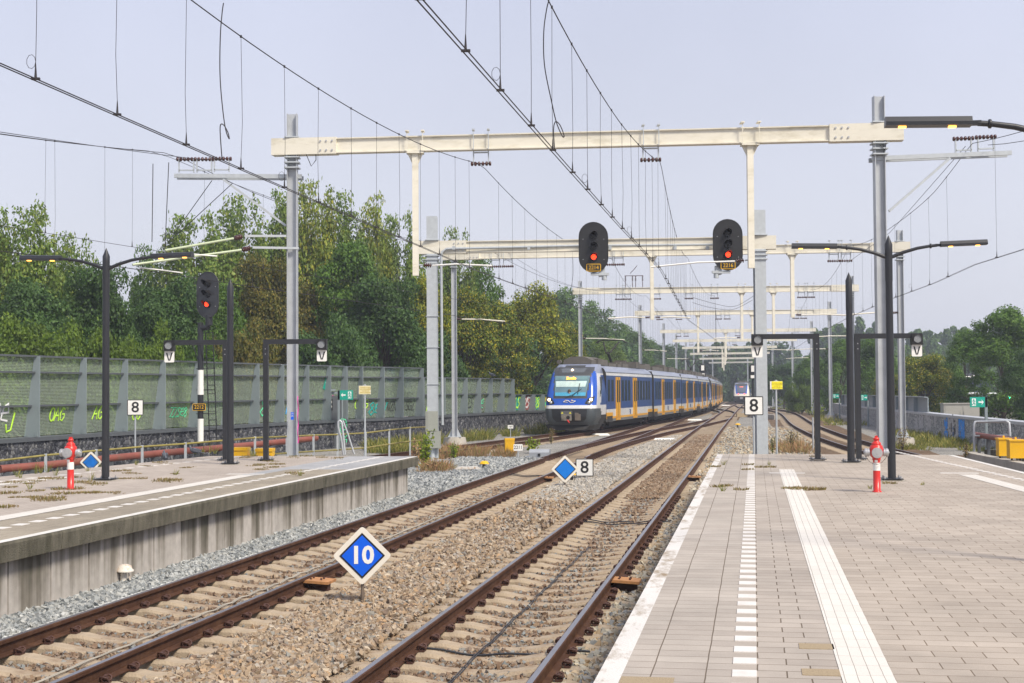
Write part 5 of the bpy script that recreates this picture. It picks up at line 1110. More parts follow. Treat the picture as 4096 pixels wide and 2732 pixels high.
# ================================================================ wires
def smooth(pts):
    xs=[p[0] for p in pts];vs=[p[1] for p in pts]
    return lambda y:float(np.interp(y,xs,vs))
SUP=[-24,3.4,37.4,64.5,91,117.5,149,177,205.5,238,274,312,350,392]
def stag(i): return (.28 if i%2 else -.28)
def catenary(name,X,y0,y1,label,zc=5.5,ws=8.38,sag=.00356,double=True,dsp=1.85,sup=SUP,drop_to=120,rm=.0085,rc=.0068,msg=True):
    t=thing(name,(X(30),30,5),label,'overhead wire','overhead wires of the tracks');o0=Vector((X(30),30,5))
    sup=[s for s in sup]
    def zm(y):
        for a,b_ in zip(sup,sup[1:]):
            if a<=y<=b_: m=(a+b_)/2;L=(b_-a)/2;return ws-sag*(L*L-(y-m)**2)+gz(y)
        return ws+gz(y)
    ysx=[];y=y0
    while y<y1: ysx.append(y);y+=1.0 if y<45 else (2.5 if y<120 else 7)
    ysx.append(y1)
    for s in((-1,1) if double else (0,)):
        q=MB();q.tube([Vector((X(y)+s*.024,y,zc+gz(y)))-o0 for y in ysx],rc,5 if True else 4);q.build('contact_wire',WIRE,t)
    if msg:
        q=MB();q.tube([Vector((X(y),y,zm(y)))-o0 for y in ysx],rm,5);q.build('messenger_wire',WIRE,t)
        y=y0+.6;k=0
        while y<min(y1,drop_to) and k<98:
            if zm(y)-gz(y)<ws-.12:
                q=MB();c=Vector((X(y),y,0))-o0;w_=R.uniform(-.02,.02);za=zc+gz(y)-o0.z*0;a=Vector((X(y),y,zc+gz(y)))-o0;b_=Vector((X(y),y,zm(y)))-o0
                q.tube([a+Vector((0,0,.14)),a.lerp(b_,.35)+Vector((w_,0,0)),b_-Vector((0,0,.03))],.0032,4);
                if y<62:
                    q.tube([a+Vector((0,0,.0)),a+Vector((0,0,.16))],[.016,.005],5);q.box(a+Vector((0,0,.01)),(.085 if double else .03,.03,.022));q.box(b_,(.025,.035,.035))
                    if k%4==1: q.tube([a+Vector((.045*math.cos(u)-.045,0,.16+.07*math.sin(u)+.02)) for u in[j*2*PI/9 for j in range(10)]],.0028,4)
                q.build('dropper',WIRE,t);k+=1
            y+=dsp*R.uniform(.93,1.07) if y<100 else 4
    return t
wA=smooth([(-30,XA(-30)-.1),(0,XA(0)-.2),(13,XA(13)-.35),(20,XA(20)-.42),(37,XA(37)-.5),(50,XA(50)-.1),(64,XA1(64)+.2),(91,XA1(91)-.25),(117,XA1(117)+.2),(138,XC(138))]);
_wB=[(-30,XB(-30)),(11,XB(11)+.06),(19.5,XB(19.5)+.10),(27,XB(27)+.15),(37,XB(37)+.27)]+[(y,XB(y)+stag(i)) for i,y in enumerate((64.5,91,117.5,149,177,205.5,238,262,300))]
wB=smooth(_wB)
wC=smooth([(-10,XC(-10)),(10,XC(10)),(31,-11.1),(34,-10.05),(37.7,-8.85),(42,-7.75),(50,-5.3)]+[(y,XC(y)+stag(i)) for i,y in enumerate((61,91,117.5,149,177,205.5,238,274,312,350,390))])
wC2=smooth([(-10,XC(-10)+1.0),(20,XC(20)+.4),(31,XC(31)),(50,XC(50)+.1),(64,XC(64)+.3),(91,XC(91)-.3)])
wD=smooth([(-30,8.2),(10,9.8),(25,10.9),(32,11.55),(36,11.75),(42.4,12.62),(49.7,13.33),(63,14.96)]+[(y,XD(y)+stag(i+1)) for i,y in enumerate((91,117.5,149,177,205,230))])
catenary('overhead_line',wA,-12,138,'double wires and droppers above the left-hand track, crossing the upper left of the picture')
catenary('overhead_line',wB,-12,262,'double wires above the platform-side track, running steeply down from the top centre')
catenary('overhead_line',wC,6,300,'wires above the curving track of the blue and yellow train',ws=8.7,rc=.0062)
catenary('overhead_line',wC2,10,91,'second higher wire above the same curving track, passing behind the left mast',zc=6.12,ws=8.75,double=False,dsp=3.2,rm=.007,rc=.006)
catenary('overhead_line',wD,-12,230,'wires above the right-hand track, rising to the right edge',ws=8.62,sup=[-24,2,36.2,62.5,89.5,117.5,148,176,204,235],dsp=3.0,rc=.0055)
# extra messenger on the outer side of each bracket
for pts,lb in(([(-30,500,22),(0,528,30),(250,565,33.5),(500,600,36),(830,642,38.4)],'thin feeder wire sloping down to the insulators of the left bracket'),([(3952,580,36.2),(4020,575,33),(4120,560,30),(4300,520,26)],'thin feeder wire leaving the right bracket insulators to the right'),([(3862,585,36.2),(3700,770,46),(3560,930,55),(3389,1052,62.6)],'paired feeder wire from the right bracket down to the third portal')):
    P_=[PD(*p) for p in pts];q=MB();sm=[]
    for i in range(len(P_)-1):
        for k in range(6): sm.append(P_[i].lerp(P_[i+1],k/6))
    sm.append(P_[-1]);q.tube(sm,.008,5);o=q.build('feeder_wire',WIRE);tag(o,lb,'overhead wire')
def jumper(pts,lb,r=.0075):
    q=MB();Pn=[PD(*p) for p in pts];out=[]
    for i in range(len(Pn)-1):
        p0=Pn[max(i-1,0)];p1=Pn[i];p2=Pn[i+1];p3=Pn[min(i+2,len(Pn)-1)]
        for k in range(6):
            u=k/6;out.append(.5*((2*p1)+(p2-p0)*u+(2*p0-5*p1+4*p2-p3)*u*u+(3*p1-p0-3*p2+p3)*u**3))
    out.append(Pn[-1]);q.tube(out,r,5);tag(q.build('jumper_cable',WIRE),lb,'cable','jumper cables hanging from the overhead wires')
jumper([(894,12,18.9),(888,55,18.9),(881,150,18.9),(880,300,19),(890,430,19),(903,520,19),(917,556,19),(912,530,19),(895,500,19),(882,500,19),(881,540,19),(888,635,19)],'slack jumper cable hooking down from the top left overhead wire')
jumper([(2196,0,18.2),(2186,40,18.3),(2175,130,18.3),(2178,260,18.4),(2205,400,18.5),(2226,490,18.6),(2250,545,18.6),(2256,540,18.6),(2240,500,18.6),(2222,487,18.6),(2214,520,18.6),(2219,605,18.6)],'slack jumper cable with a loop beside the wires at the top centre')
jumper([(2290,1000,70),(2292,1100,70),(2280,1175,70),(2290,1160,70),(2296,1170,70)],'small jumper cable hanging under the second portal',.01)
jumper([(2772,1190,88),(2860,1215,89),(2940,1225,89),(3020,1180,88)],'looping feeder cable sagging under the fourth portal',.012)
jumper([(2770,1210,90),(2840,1230,90),(2930,1238,90),(3010,1200,90)],'second looping feeder cable sagging under the fourth portal',.012)
jumper([(3566,1165,60),(3556,1100,60),(3560,1060,60),(3545,930,60),(3548,925,60)],'thin cable hanging beside the right mast of the third portal',.007)
# registration arms for the farther portals
for n_,lst in {3:((2612,wA,-1),(2612,wB,1),(3175,wD,1)),4:((2969,wB,-1),(3096,wD,1)),5:((2793,wB,-1),(3012,wD,1)),6:((2904,wB,-1),)}.items():
    t,o0,on,bd,A,B,_=GA[n_]
    for px,wf,s in lst:
        c=on(px);c=Vector((c.x,c.y,5.62+gz(c.y)));w_=Vector((wf(c.y),c.y-.1,5.52+gz(c.y)))
        if (w_-c).length>.5: reg_arm(t,c-o0,w_-o0,r=.028,col=CREAM)
for n_ in(3,4,5,6):
    t,o0,on,bd,A,B,_=GA[n_];c=Vector((A.x,A.y,5.7+gz(A.y)));w_=Vector((wC(A.y),A.y,5.52+gz(A.y)));reg_arm(t,c-o0,w_-o0,r=.028,col=CREAM)
    c=Vector((B.x,B.y,5.65+gz(B.y)));w_=Vector((wD(B.y),B.y,5.52+gz(B.y)));reg_arm(t,c-o0,w_-o0,r=.028,col=CREAM)
# pole-top switch on the fourth portal
t,o0,on,bd,A,B,_=GA[4];q=MB();c=on(2538)-o0
for dx in(-.55,-.1,.1,.55):
    q.beam(c+Vector((dx,-.1,.2)),c+Vector((dx,-.1,.55)),.04);insul(q,c+Vector((dx,-.1,.75)),(0,0,1),4,.07,.35)
q.beam(c+Vector((-.6,-.1,.95)),c+Vector((.6,-.1,.95)),.04);q.tube([c+Vector((-.25,-.1,1.1)),c+Vector((0,-.1,1.35)),c+Vector((.2,-.1,1.6))],.02,5);q.build('switch_insulator',INS,t)
# background signals seen from behind
for px,y0,y1,Y,lb in((2810,1456,1505,150,'black signal seen from behind above the rear of the blue and yellow train'),(3011,1456,1515,128,'black signal seen from behind, just left of the wide mast of the signal gantry')):
    c=PD(px,(y0+y1)/2,Y);t=thing('signal_mast',(c.x,Y,gz(Y)-.3),lb,'signal','signals seen from behind');h_=(y1-y0)/F*Y;z=c.z-(gz(Y)-.3)
    q=MB();r=h_*.26;q.plate((0,0,z),[(r*math.cos(a),h_/2-r+r*math.sin(a)) for a in[PI*k/8 for k in range(9)]]+[(-r,-h_/2),(r,-h_/2)],.04,(0,-1,0));q.build('backplate',BLACK,t)
    q=MB();q.box((0,-.1,z+h_*.18),(r*.95,.15,h_*.42));q.box((0,-.1,z-h_*.36),(r*1.2,.15,h_*.2));q.build('lamp_case',WHITE,t)
    q=MB();q.cyl((0,.1,0),(0,.1,z),.1,n=10);q.build('pole',ANTH,t)
# slim loose masts on the right
for px,ya,yt,Y,lb in((3088,1665,1300,0,''),):
    pass
# ================================================================ trains
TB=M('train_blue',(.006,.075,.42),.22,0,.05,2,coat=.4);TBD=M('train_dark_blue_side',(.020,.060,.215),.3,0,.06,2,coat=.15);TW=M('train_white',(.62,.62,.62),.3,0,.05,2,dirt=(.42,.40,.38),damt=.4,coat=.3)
TY=M('train_yellow',(.74,.36,.002),.3,0,.06,3,coat=.3);TG=M('train_roof_grey',(.24,.27,.36),.3,.2,.08,3,coat=.2);TGM=M('mask_dark_grey',(.045,.047,.05),.5,0,.1,5)
TBUM=M('bumper_grey',(.055,.065,.07),.45,0,.08,3);TUND=M('underframe_black',(.022,.02,.018),.8,0,.2,5);TSILL=M('sill_grey',(.13,.13,.13),.6,0,.15,3,dirt=(.08,.07,.06));TWIN=M('train_window',(.008,.014,.012),.35,0,.3,2,spec=.25);ROOFE=M('roof_equipment_brown_grey',(.105,.095,.08),.85,0,.2,2)
CREAMT=M('far_train_white',(.66,.62,.54),.35,0,.06,2,dirt=(.48,.38,.22),dscale=1,damt=.5)
HLE=emit('headlight_glow',(1,.72,.42),3);TAIL=emit('tail_light_glow',(1,.10,.05),2.2);DEST=emit('orange_led_text',(1,.32,.02),4)
WSG,t,bb,n,l=nodes('windscreen_glass');tr=n('ShaderNodeBsdfTransparent');gl=n('ShaderNodeBsdfGlossy');gl.inputs['Roughness'].default_value=.0;tr.inputs[0].default_value=(.8,.9,.92,1);ms=n('ShaderNodeMixShader');ms.inputs[0].default_value=.03;l(tr.outputs[0],ms.inputs[1]);l(gl.outputs[0],ms.inputs[2]);l(ms.outputs[0],t.nodes['Material Output'].inputs[0])
def walk(X,y0,s):       # go s metres along the track from y0
    y=y0;st=.5;k=0
    while k<s: sl=X(y+.25)-X(y-.25);y+=st/math.hypot(1,2*sl);k+=st
    return y
def nose(par,pal,detail=True,mid=False):
    """front end, x right, y forward (front at 0, joins the car at -3.2)"""
    def w(z): return 1.40 if z<1.0 else (1.43 if z<1.9 else 1.43-.30*((z-1.9)/1.85)**1.7)
    def w0(z): return w(z)-(.12 if z<.7 else 0)
    def f(z):
        return float(np.interp(z,[.3,.5,.9,1.32,1.5,1.9,2.6,3.22,3.5,3.74],[-.30,-.06,0,-.05,-.16,-.30,-.66,-1.06,-1.42,-2.1]))
    RX,RY=.40,.50
    def surf(x,z,off=0):
        a=min(abs(x),w0(z)-1e-4);e_=w0(z)-RX
        y=f(z)-.10*(a/e_)**2 if a<e_ else f(z)-.10-RY*(1-math.sqrt(max(0,1-((a-e_)/RX)**2)))
        return Vector((x,y+off,z))
    zs=[.42,.55,.75,.95,1.14,1.32,1.41,1.50,1.62,1.75,1.86,1.95,2.1,2.3,2.5,2.7,2.9,3.05,3.16,3.25,3.36,3.48,3.6,3.7,3.76]
    mats=[pal['front'],pal['rest'],TGM,TWIN,TBUM,TG,TUND,pal['ring'],TBD]
    V=[]
    for z in zs:
        h_=[];W_=w0(z);yc=f(z)-.10-RY
        for i in range(13): h_.append((-W_,-3.4+(yc+3.4)*i/12))
        for i in range(1,8): a=PI/2*i/7;h_.append((-(W_-RX)-RX*math.cos(a),yc+RY*math.sin(a)))
        for i in range(1,13): x=-(W_-RX)*(1-i/12);h_.append((x,f(z)-.10*(x/(W_-RX))**2))
        h_=h_+[(-x,y) for x,y in h_[-2::-1]]
        V+=[[x,y,z] for x,y in h_]
    nu=len(h_)-1
    Fc=[];MI=[]
    for j in range(len(zs)-1):
        for k in range(nu):
            a=j*(nu+1)+k;Fc.append((a,a+1,a+nu+2,a+nu+1));c=sum((Vector(V[i]) for i in Fc[-1]),Vector())/4;x,y,z=abs(c.x),c.y,c.z
            mk=float(np.interp(z,[1.8,2.0,3.2,3.3],[.92,.94,1.06,1.04] if pal['kind']=='near' else [.62,.66,.80,.80]))
            if z<1.32: m_=4 if y>-1.9 else (6 if z<.80 else (1 if z>.95 else 6))
            elif z>3.25 and x<1.10: m_=2 if y>-1.9 else 5
            elif z>1.86 and x<mk and y>-1.9: m_=2
            elif pal['kind']=='near':
                yb=-.62-(z-1.5)*.52
                if z<1.50: m_=1
                elif y>yb: m_=0
                elif z>3.30: m_=5
                elif y>yb-.75: m_=1
                elif 1.95<z<3.02 and y>yb-.75-max(.15,(z-1.95)*.85): m_=3
                elif y>yb-1.1: m_=1
                elif z>3.14 or z<1.22: m_=1
                else: m_=8
            else:
                rg=float(np.interp(z,[1.5,1.62,1.9,2.4,3.3],[.45,.80,1.0,1.08,1.14]))
                if 1.55<z<1.80 and x<.78: m_=1
                elif x<rg and y>-1.9 and z>1.50: m_=7
                else: m_=1
            MI.append(m_)
    b=MB();b.v=[tuple(v) for v in V];b.f=Fc;b.m=MI;b.sm=[True]*len(Fc)
    nb_=b.build('cab_shell',mats,par)
    # close the roof and the underside
    q=MB();top=[V[(len(zs)-1)*(nu+1)+k] for k in range(nu+1)];q.add([(x,y,z-.001) for x,y,z in top],[tuple(range(nu+1))]);q.build('cab_roof',TG,par)
    q=MB();q.prof((0,-2.4,.30),(0,-.35,.30),[(-1.2,-.16),(1.2,-.16),(1.38,.14),(-1.38,.14)]);q.add([(-1.2,-.36,.46),(1.2,-.36,.46),(.85,-.15,.15),(-.85,-.15,.15)],[(0,1,2,3)]);q.build('plough',TUND,par)
    if not detail: return surf
    return surf
def patch(surf,outline,off,name,mat,par,sub=10):
    """a piece lying on the curved front: outline in (x,z), triangulated as a fan of strips"""
    zs=[p[1] for p in outline];z0,z1=min(zs),max(zs);q=MB();V=[];rows=[]
    n_=len(outline)
    for j in range(sub+1):
        z=z0+(z1-z0)*j/sub;z=min(max(z,z0+1e-4),z1-1e-4);xs=[]
        for a,b_ in zip(outline,outline[1:]+outline[:1]):
            if (a[1]-z)*(b_[1]-z)<=0 and a[1]!=b_[1]: xs.append(a[0]+(b_[0]-a[0])*(z-a[1])/(b_[1]-a[1]))
        x0,x1=min(xs),max(xs)
        for i in range(7): V.append(surf(x0+(x1-x0)*i/6,z,off))
    q.add(V,[(j*7+i,j*7+i+1,j*7+i+8,j*7+i+7) for j in range(sub) for i in range(6)]);return q.build(name,mat,par)
def person_driver(par,loc):
    me=bpy.data.meshes.new('person');V=[(0,0,0),(0,0,.28),(0,0,.46),(0,.0,.56),(0,.01,.66),(.19,0,.44),(.25,.06,.22),(.17,.30,.16),(-.19,0,.44),(-.25,.06,.22),(-.17,.30,.16),(0,.015,.76)]
    E_=[(0,1),(1,2),(2,3),(3,4),(4,11),(2,5),(5,6),(6,7),(2,8),(8,9),(9,10)];me.from_pydata(V,E_,[]);o=link('person',me);sk=o.modifiers.new('s','SKIN');o.modifiers.new('d','SUBSURF').levels=1
    for i,r_ in enumerate((.17,.16,.13,.055,.085,.07,.055,.035,.07,.055,.035,.07)): me.skin_vertices[0].data[i].radius=(r_,r_*.8)
    me.skin_vertices[0].data[0].use_root=True
    dg=bpy.context.evaluated_depsgraph_get();dg.update();m2=bpy.data.meshes.new_from_object(o.evaluated_get(dg));bpy.data.objects.remove(o)
    skin=M('skin',(.55,.33,.24),.5);vest=M('high_visibility_vest',(.34,.46,.08),.7);m2.materials.clear();m2.materials.append(vest);m2.materials.append(skin)
    for p in m2.polygons:
        if p.center.z>.52 or p.center.y>.22: p.material_index=1
    q=link('person',m2,None,loc);tag(q,'train driver in a yellow-green vest sitting behind the windscreen of the blue train','person')
    h=MB();h.lathe((0,-.02,.70),[(.02,.155),(.07,.13),(.095,.08),(.10,.02),(.095,-.01)],14);h.build('hair',M('brown_hair',(.08,.05,.03),.8),q)
    h=MB();h.lathe((0,.085,.69),[(.001,-.02),(.016,0),(.006,.03)],8,axis=(0,1,0));h.build('nose',skin,q)
    for s in(-1,1): h=MB();h.lathe((s*.035,.085,.725),[(.001,-.01),(.012,0),(.001,.01)],8,axis=(0,1,0));h.build('eye',BLACK,q)
    return q
def car_body(L,y1,kind,par,seed,first=False):
    """a car between y1 (front) and y1-L, in its own frame"""
    rr=random.Random(seed);pal=PALN if kind=='near' else PALF
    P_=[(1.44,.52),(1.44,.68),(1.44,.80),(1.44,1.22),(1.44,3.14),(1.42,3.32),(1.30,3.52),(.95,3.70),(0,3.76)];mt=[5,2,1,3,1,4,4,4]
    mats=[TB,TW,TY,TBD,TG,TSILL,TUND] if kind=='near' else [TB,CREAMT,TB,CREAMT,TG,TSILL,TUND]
    prof_=P_+[(-x,z) for x,z in P_[-2::-1]];mt_=mt+mt[::-1]
    q=MB();n_=len(prof_);V=[(x,y,z) for y in(y1,y1-L) for x,z in prof_]
    for i in range(n_-1): q.add([V[i],V[i+1],V[n_+i+1],V[n_+i]],[(0,1,2,3)],mt_[i],smooth=False)
    q.add([V[i] for i in range(n_)],[tuple(range(n_))[::-1]],6);q.add([V[n_+i] for i in range(n_)],[tuple(range(n_))],6)
    q.add([(1.44,y1,.52),(-1.44,y1,.52),(-1.44,y1-L,.52),(1.44,y1-L,.52)],[(0,1,2,3)],5)
    cb=q.build('car_body',mats,par)
    q=MB();q.box((0,y1-L/2,3.335+.0),(2.90,L-.02,.012));q.build('gutter_line',TUND,cb)
    dpos=[.30,.72] if not first else [.22,.58]
    for s in(-1,1):
        dd=[]
        for f_ in dpos:
            y=y1-L*f_;dd.append(y);q=MB();q.box((s*1.45,y,1.90),(.05,1.36,2.34));q.box((s*1.455,y,.62),(.05,1.3,.12));d_=q.build('door',TY if kind=='near' else TB,cb)
            q=MB();
            for e_ in(-.34,.34): q.box((s*1.480,y+e_,2.25),(.012,.34,1.30))
            q.build('door_window',TWIN,d_);q=MB();q.box((s*1.481,y,1.90),(.008,.03,2.3));q.build('door_gap',TUND,d_)
        ys_=[];y=y1-1.2 if not first else y1-.8
        while y>y1-L+1.1:
            if all(abs(y-d)>1.15 for d in dd): ys_.append(y)
            y-=1.12
        for y in ys_[:13]:
            q=MB();q.box((s*1.444,y,2.28+.0),(.02,.62,1.24));q.build('window',TWIN,cb)
        for k in(0,1):      # yellow arch over the bogies
            y=y1-.95+(-L+1.9)*k;q=MB()
            q.box((s*1.447,y,.93),(.02,1.9,.20))
            q.build('wheel_arch',TY if kind=='near' else TSILL,cb);q=MB();q.box((s*1.452,y,.66),(.03,1.6,.34));q.build('wheel_opening',TUND,cb)
        q=MB();c=Vector((s*1.452,y1-L*.47,1.0));q.tube([c+Vector((0,.20,.12)),c+Vector((0,-.05,.12)),c+Vector((0,.05,-.12)),c+Vector((0,-.20,-.12))],.03,4);q.tube([c+Vector((0,.20,-.0)),c+Vector((0,.02,-.0)),c+Vector((0,-.2,.0))],.02,4);q.build('operator_emblem',TBD,cb)
    q=MB();y=y1-(1.0 if not first else .3)
    while y>y1-L+1.5:
        l_=rr.uniform(1.2,3.0);h_=rr.uniform(.16,.40);w_=rr.uniform(1.2,1.9);q.box((rr.uniform(-.1,.1),y-l_/2,3.74+h_/2),(w_,l_*.92,h_));
        if rr.random()<.4: q.box((rr.uniform(-.4,.4),y-l_/2,3.74+h_+.05),(w_*.4,l_*.4,.12))
        y-=l_+rr.uniform(.05,.5)
    q.build('roof_equipment',ROOFE,cb)
    q=MB();q.box((0,y1-L/2,.40),(2.3,L-4.5,.36));q.build('underframe',TUND,cb);return cb
def bogie(par,y):
    q=MB()
    for s in(-1,1):
        q.box((s*1.02,y,.62),(.16,2.7,.22));q.box((s*1.12,y,.50),(.12,.5,.5));q.tube([(s*1.22,y-.5,.40),(s*1.22,y-.1,.80)],.05,6)
        for e_ in(-1,1): q.box((s*1.05,y+e_*1.15,.50),(.20,.34,.34))
    q.box((0,y,.62),(2.0,.6,.3));bg_=q.build('bogie',TUND,par)
    for e_ in(-1.15,1.15):
        q=MB()
        for s in(-1,1): q.cyl((s*.70,y+e_,.42),(s*.83,y+e_,.42),.42,n=20)
        q.cyl((-.7,y+e_,.42),(.7,y+e_,.42),.09,n=8);q.build('wheelset',CLIP,bg_)
def panto(par,y,z0=3.9,z1=5.45):
    q=MB();q.box((0,y,z0),(1.0,1.2,.08));k=Vector((0,y+.9,(z0+z1)/2-.05));q.tube([(0,y-.5,z0+.05),tuple(k)],.09,6)
    for s in(-1,1): q.tube([tuple(k+Vector((s*.12,0,0))),(s*.50,y-.25,z1-.12)],.05,6)
    for dy in(-.18,.18): q.tube([(-.95,y-.25+dy,z1-.18),(-.75,y-.25+dy,z1-.02),(-.5,y-.25+dy,z1),(.5,y-.25+dy,z1),(.75,y-.25+dy,z1-.02),(.95,y-.25+dy,z1-.18)],.035,6)
    q.build('pantograph',TUND,par)
PALN=dict(kind='near',front=TB,rest=TW,ring=TB);PALF=dict(kind='far',front=CREAMT,rest=CREAMT,ring=TB)
def unit(X,ystart,lens,label,kind,detail=True,pans=(),zr=0,flip=False,detail2=True):
    y=walk(X,ystart,0);p=Vector((X(y),y,gz(y)+zr));t=thing('train',p,label,'train');s=0;res=None
    for i,L in enumerate(lens):
        ya=walk(X,ystart,s);yb=walk(X,ystart,s+L);a=Vector((X(ya),ya,gz(ya)+zr));b_=Vector((X(yb),yb,gz(yb)+zr));d=(a-b_).normalized()
        c=bpy.data.objects.new('car',None);COL.objects.link(c);c.parent=t;M4=Matrix((Vector((d.y,-d.x,0)).normalized(),d,Vector((0,0,1)))).transposed().to_4x4();M4.translation=a-p;c.matrix_local=M4;c.empty_display_size=.3
        fr=i==0
        if fr: surf=nose(c,PALN if kind=='near' else PALF,detail)
        car_body(L-(3.4 if fr else .25)-.25,-3.4 if fr else -.25,kind,c,i+hash(kind)%7,fr)
        q=MB();q.box((0,-L,2.05),(2.72,.62,3.0));q.build('gangway',TUND,c)
        if fr: bogie(c,-4.2)
        bogie(c,-L)
        if i in pans: panto(c,-L*.62)
        if fr: res=(t,c,surf,M4,p)
        s+=L
    return res
t,c,surf,M4,p=unit(XC,77.3,[20.2,17.6,17.6,20.2],'blue, white and yellow passenger train coming towards the camera on the curving track','near',pans=(0,3))
# ---- front details
patch(surf,[(-.86,2.0),(.86,2.0),(.98,3.10),(-.98,3.10)],.05,'windscreen',WSG,c)
patch(surf,[(-.86,1.99),(.86,1.99),(.98,3.11),(-.98,3.11)],.012,'cab_interior',M('cab_interior_grey_blue',(.18,.25,.29),.7,0,.15,3),c)
patch(surf,[(-.80,2.50),(.84,2.50),(.90,2.82),(-.86,2.82)],.030,'sun_blind',M('pale_sun_blind',(.80,.80,.72),.7),c)
patch(surf,[(-.84,2.01),(.84,2.01),(.86,2.20),(-.86,2.20)],.026,'dashboard',M('light_blue_dashboard',(.10,.42,.62),.5,0,.1,5),c)
patch(surf,[(-.92,2.88),(.95,2.88),(.84,3.07),(-.82,3.07)],.034,'destination_display',M('display_panel',(.22,.30,.30),.4),c)
o=text('Zwolle','lettering',DEST,c,surf(.02,2.97,.10),.19,rz=PI,bold=.02,thick=.004);o.scale=(1,1,1)
for s in(-1,1):
    patch(surf,[(s*.83,1.56),(s*1.10,1.52),(s*1.27,1.66),(s*1.34,2.0),(s*1.05,1.90),(s*.90,1.72)],.012,'headlight',BLACK,c,8)
    q=MB();a=surf(s*1.17,1.80,.03);q.lathe(a,[(.085,0),(.07,.03),(.01,.04)],14,axis=(0,1,0));q.build('headlamp',HLE,c)
    q=MB();a=surf(s*1.06,1.64,.03);q.lathe(a,[(.085,0),(.07,.03),(.01,.04)],14,axis=(0,1,0));q.build('lower_lamp',ALU,c)
patch(surf,[(-.62,3.29),(.60,3.29),(.74,3.52),(-.72,3.52)],.012,'top_light_housing',M('top_lamp_glass',(.10,.11,.12),.2),c)
q=MB();q.lathe(surf(.05,3.42,.03),[(.075,0),(.05,.03),(.01,.04)],14,axis=(0,1,0));q.build('top_headlamp',HLE,c)
q=MB();zc=1.70
q.tube([surf(x,z,.02) for x,z in((.34,1.68),(.22,1.76),(.08,1.76),(-.06,1.65),(-.20,1.65),(-.34,1.73))],.02,6);q.tube([surf(x,z,.02) for x,z in((.34,1.68),(.10,1.66))],.016,6);q.tube([surf(x,z,.02) for x,z in((-.34,1.73),(-.10,1.75))],.016,6);q.build('operator_emblem',WHITE,c)
q=MB();q.tube([surf(-.05,1.92,.06),surf(-.35,2.20,.07),surf(-.62,2.40,.07)],.014,5);q.tube([surf(-.35,2.20,.075),surf(-.10,2.05,.075),surf(.25,1.93,.07)],.012,5);q.tube([surf(-.44,2.10,.08),surf(-.50,2.70,.09)],.016,5);q.build('wiper',BLACK,c)
q=MB();V=[(-.78,.58),(.72,.58),(.92,.80),(.98,1.29),(-1.0,1.29),(-.95,.8)];patch(surf,V,.010,'coupler_opening',BLACK,c)
q=MB();q.box((.12,.03,1.10),(.62,.10,.20));cp=q.build('coupler',M('coupler_grey',(.10,.10,.10),.6),c)
q=MB();q.box((.10,.12,.84),(.52,.26,.34));q.cyl((.22,.22,.84),(.22,.34,.84),.09,n=14);q.build('coupler_head',M('coupler_tan_grey',(.20,.18,.15),.7,0,.2,9),cp)
q=MB();q.cyl((-.02,.25,.84),(-.02,.262,.84),.10,n=14);q.build('coupler_cup',BLACK,cp)
q=MB();q.box((-.50,.0,.85),(.30,.08,.34));q.box((-.44,.01,1.0),(.18,.08,.18));q.build('coupler_box',M('box_brown_grey',(.16,.13,.10),.7),c)
for x in(-.10,.34): q=MB();q.add([(x-.07,.085,1.05),(x+.07,.085,1.05),(x,.085,1.15)],[(0,1,2)]);q.build('warning_triangle',YSIGN,cp)
q=MB();q.tube([(.02,.27,.70),(-.12,.35,.55)],.035,6);q.build('red_handle',RED,cp)
q=MB();q.prof((0,-2.4,3.78),(0,-6.3,3.78),[(-.8,0),(.8,0),(.8,.22),(.35,.42),(-.35,.42),(-.8,.22)]);q.build('roof_pod',ROOFE,c)
q=MB();q.cyl((.95,-1.9,3.90),(.95,-2.2,3.90),.12,n=12);q.build('horn',ROOFE,c)
bl=p+(M4.to_3x3()@surf(.05,2.02,-.08));bl.z-=.42
pn=person_driver(c,bl);pn.rotation_euler=(0,0,math.atan2(M4[1][1],M4[0][1])-PI/2);pn.scale=(.9,.9,.9)
dmid=M4.to_3x3()@Vector((0,1,0))
unit(XC,walk(XC,77.3,76.4),[20.2,17.6,17.6,20.0],'second blue and white train unit coupled behind the first one, dulled by distance','near',pans=(0,))
t2,c2,s2,M42,p2=unit(XB,262,[27,25,25,25],'distant white train with a blue ring around its dark windscreen on the straight track','far',pans=(0,))
patch(s2,[(-.80,2.0),(.80,2.0),(.90,3.12),(-.90,3.12)],.02,'windscreen',M('far_windscreen',(.10,.12,.17),.15),c2)
for s in(-1,1): q=MB();q.lathe(s2(s*.55,1.67,.03),[(.12,0),(.02,.05)],12,axis=(0,1,0));q.build('tail_light',TAIL,c2)
patch(s2,[(-.65,.6),(.65,.6),(.72,1.28),(-.72,1.28)],.01,'coupler_opening',BLACK,c2);q=MB();q.box((0,.1,.95),(.5,.2,.35));q.build('coupler',ALU,c2)
q=MB();q.box((0,-.9,3.0),(.7,.05,.08));q.build('destination_display',emit('far_red_led',(1,.2,.1),1.5),c2)
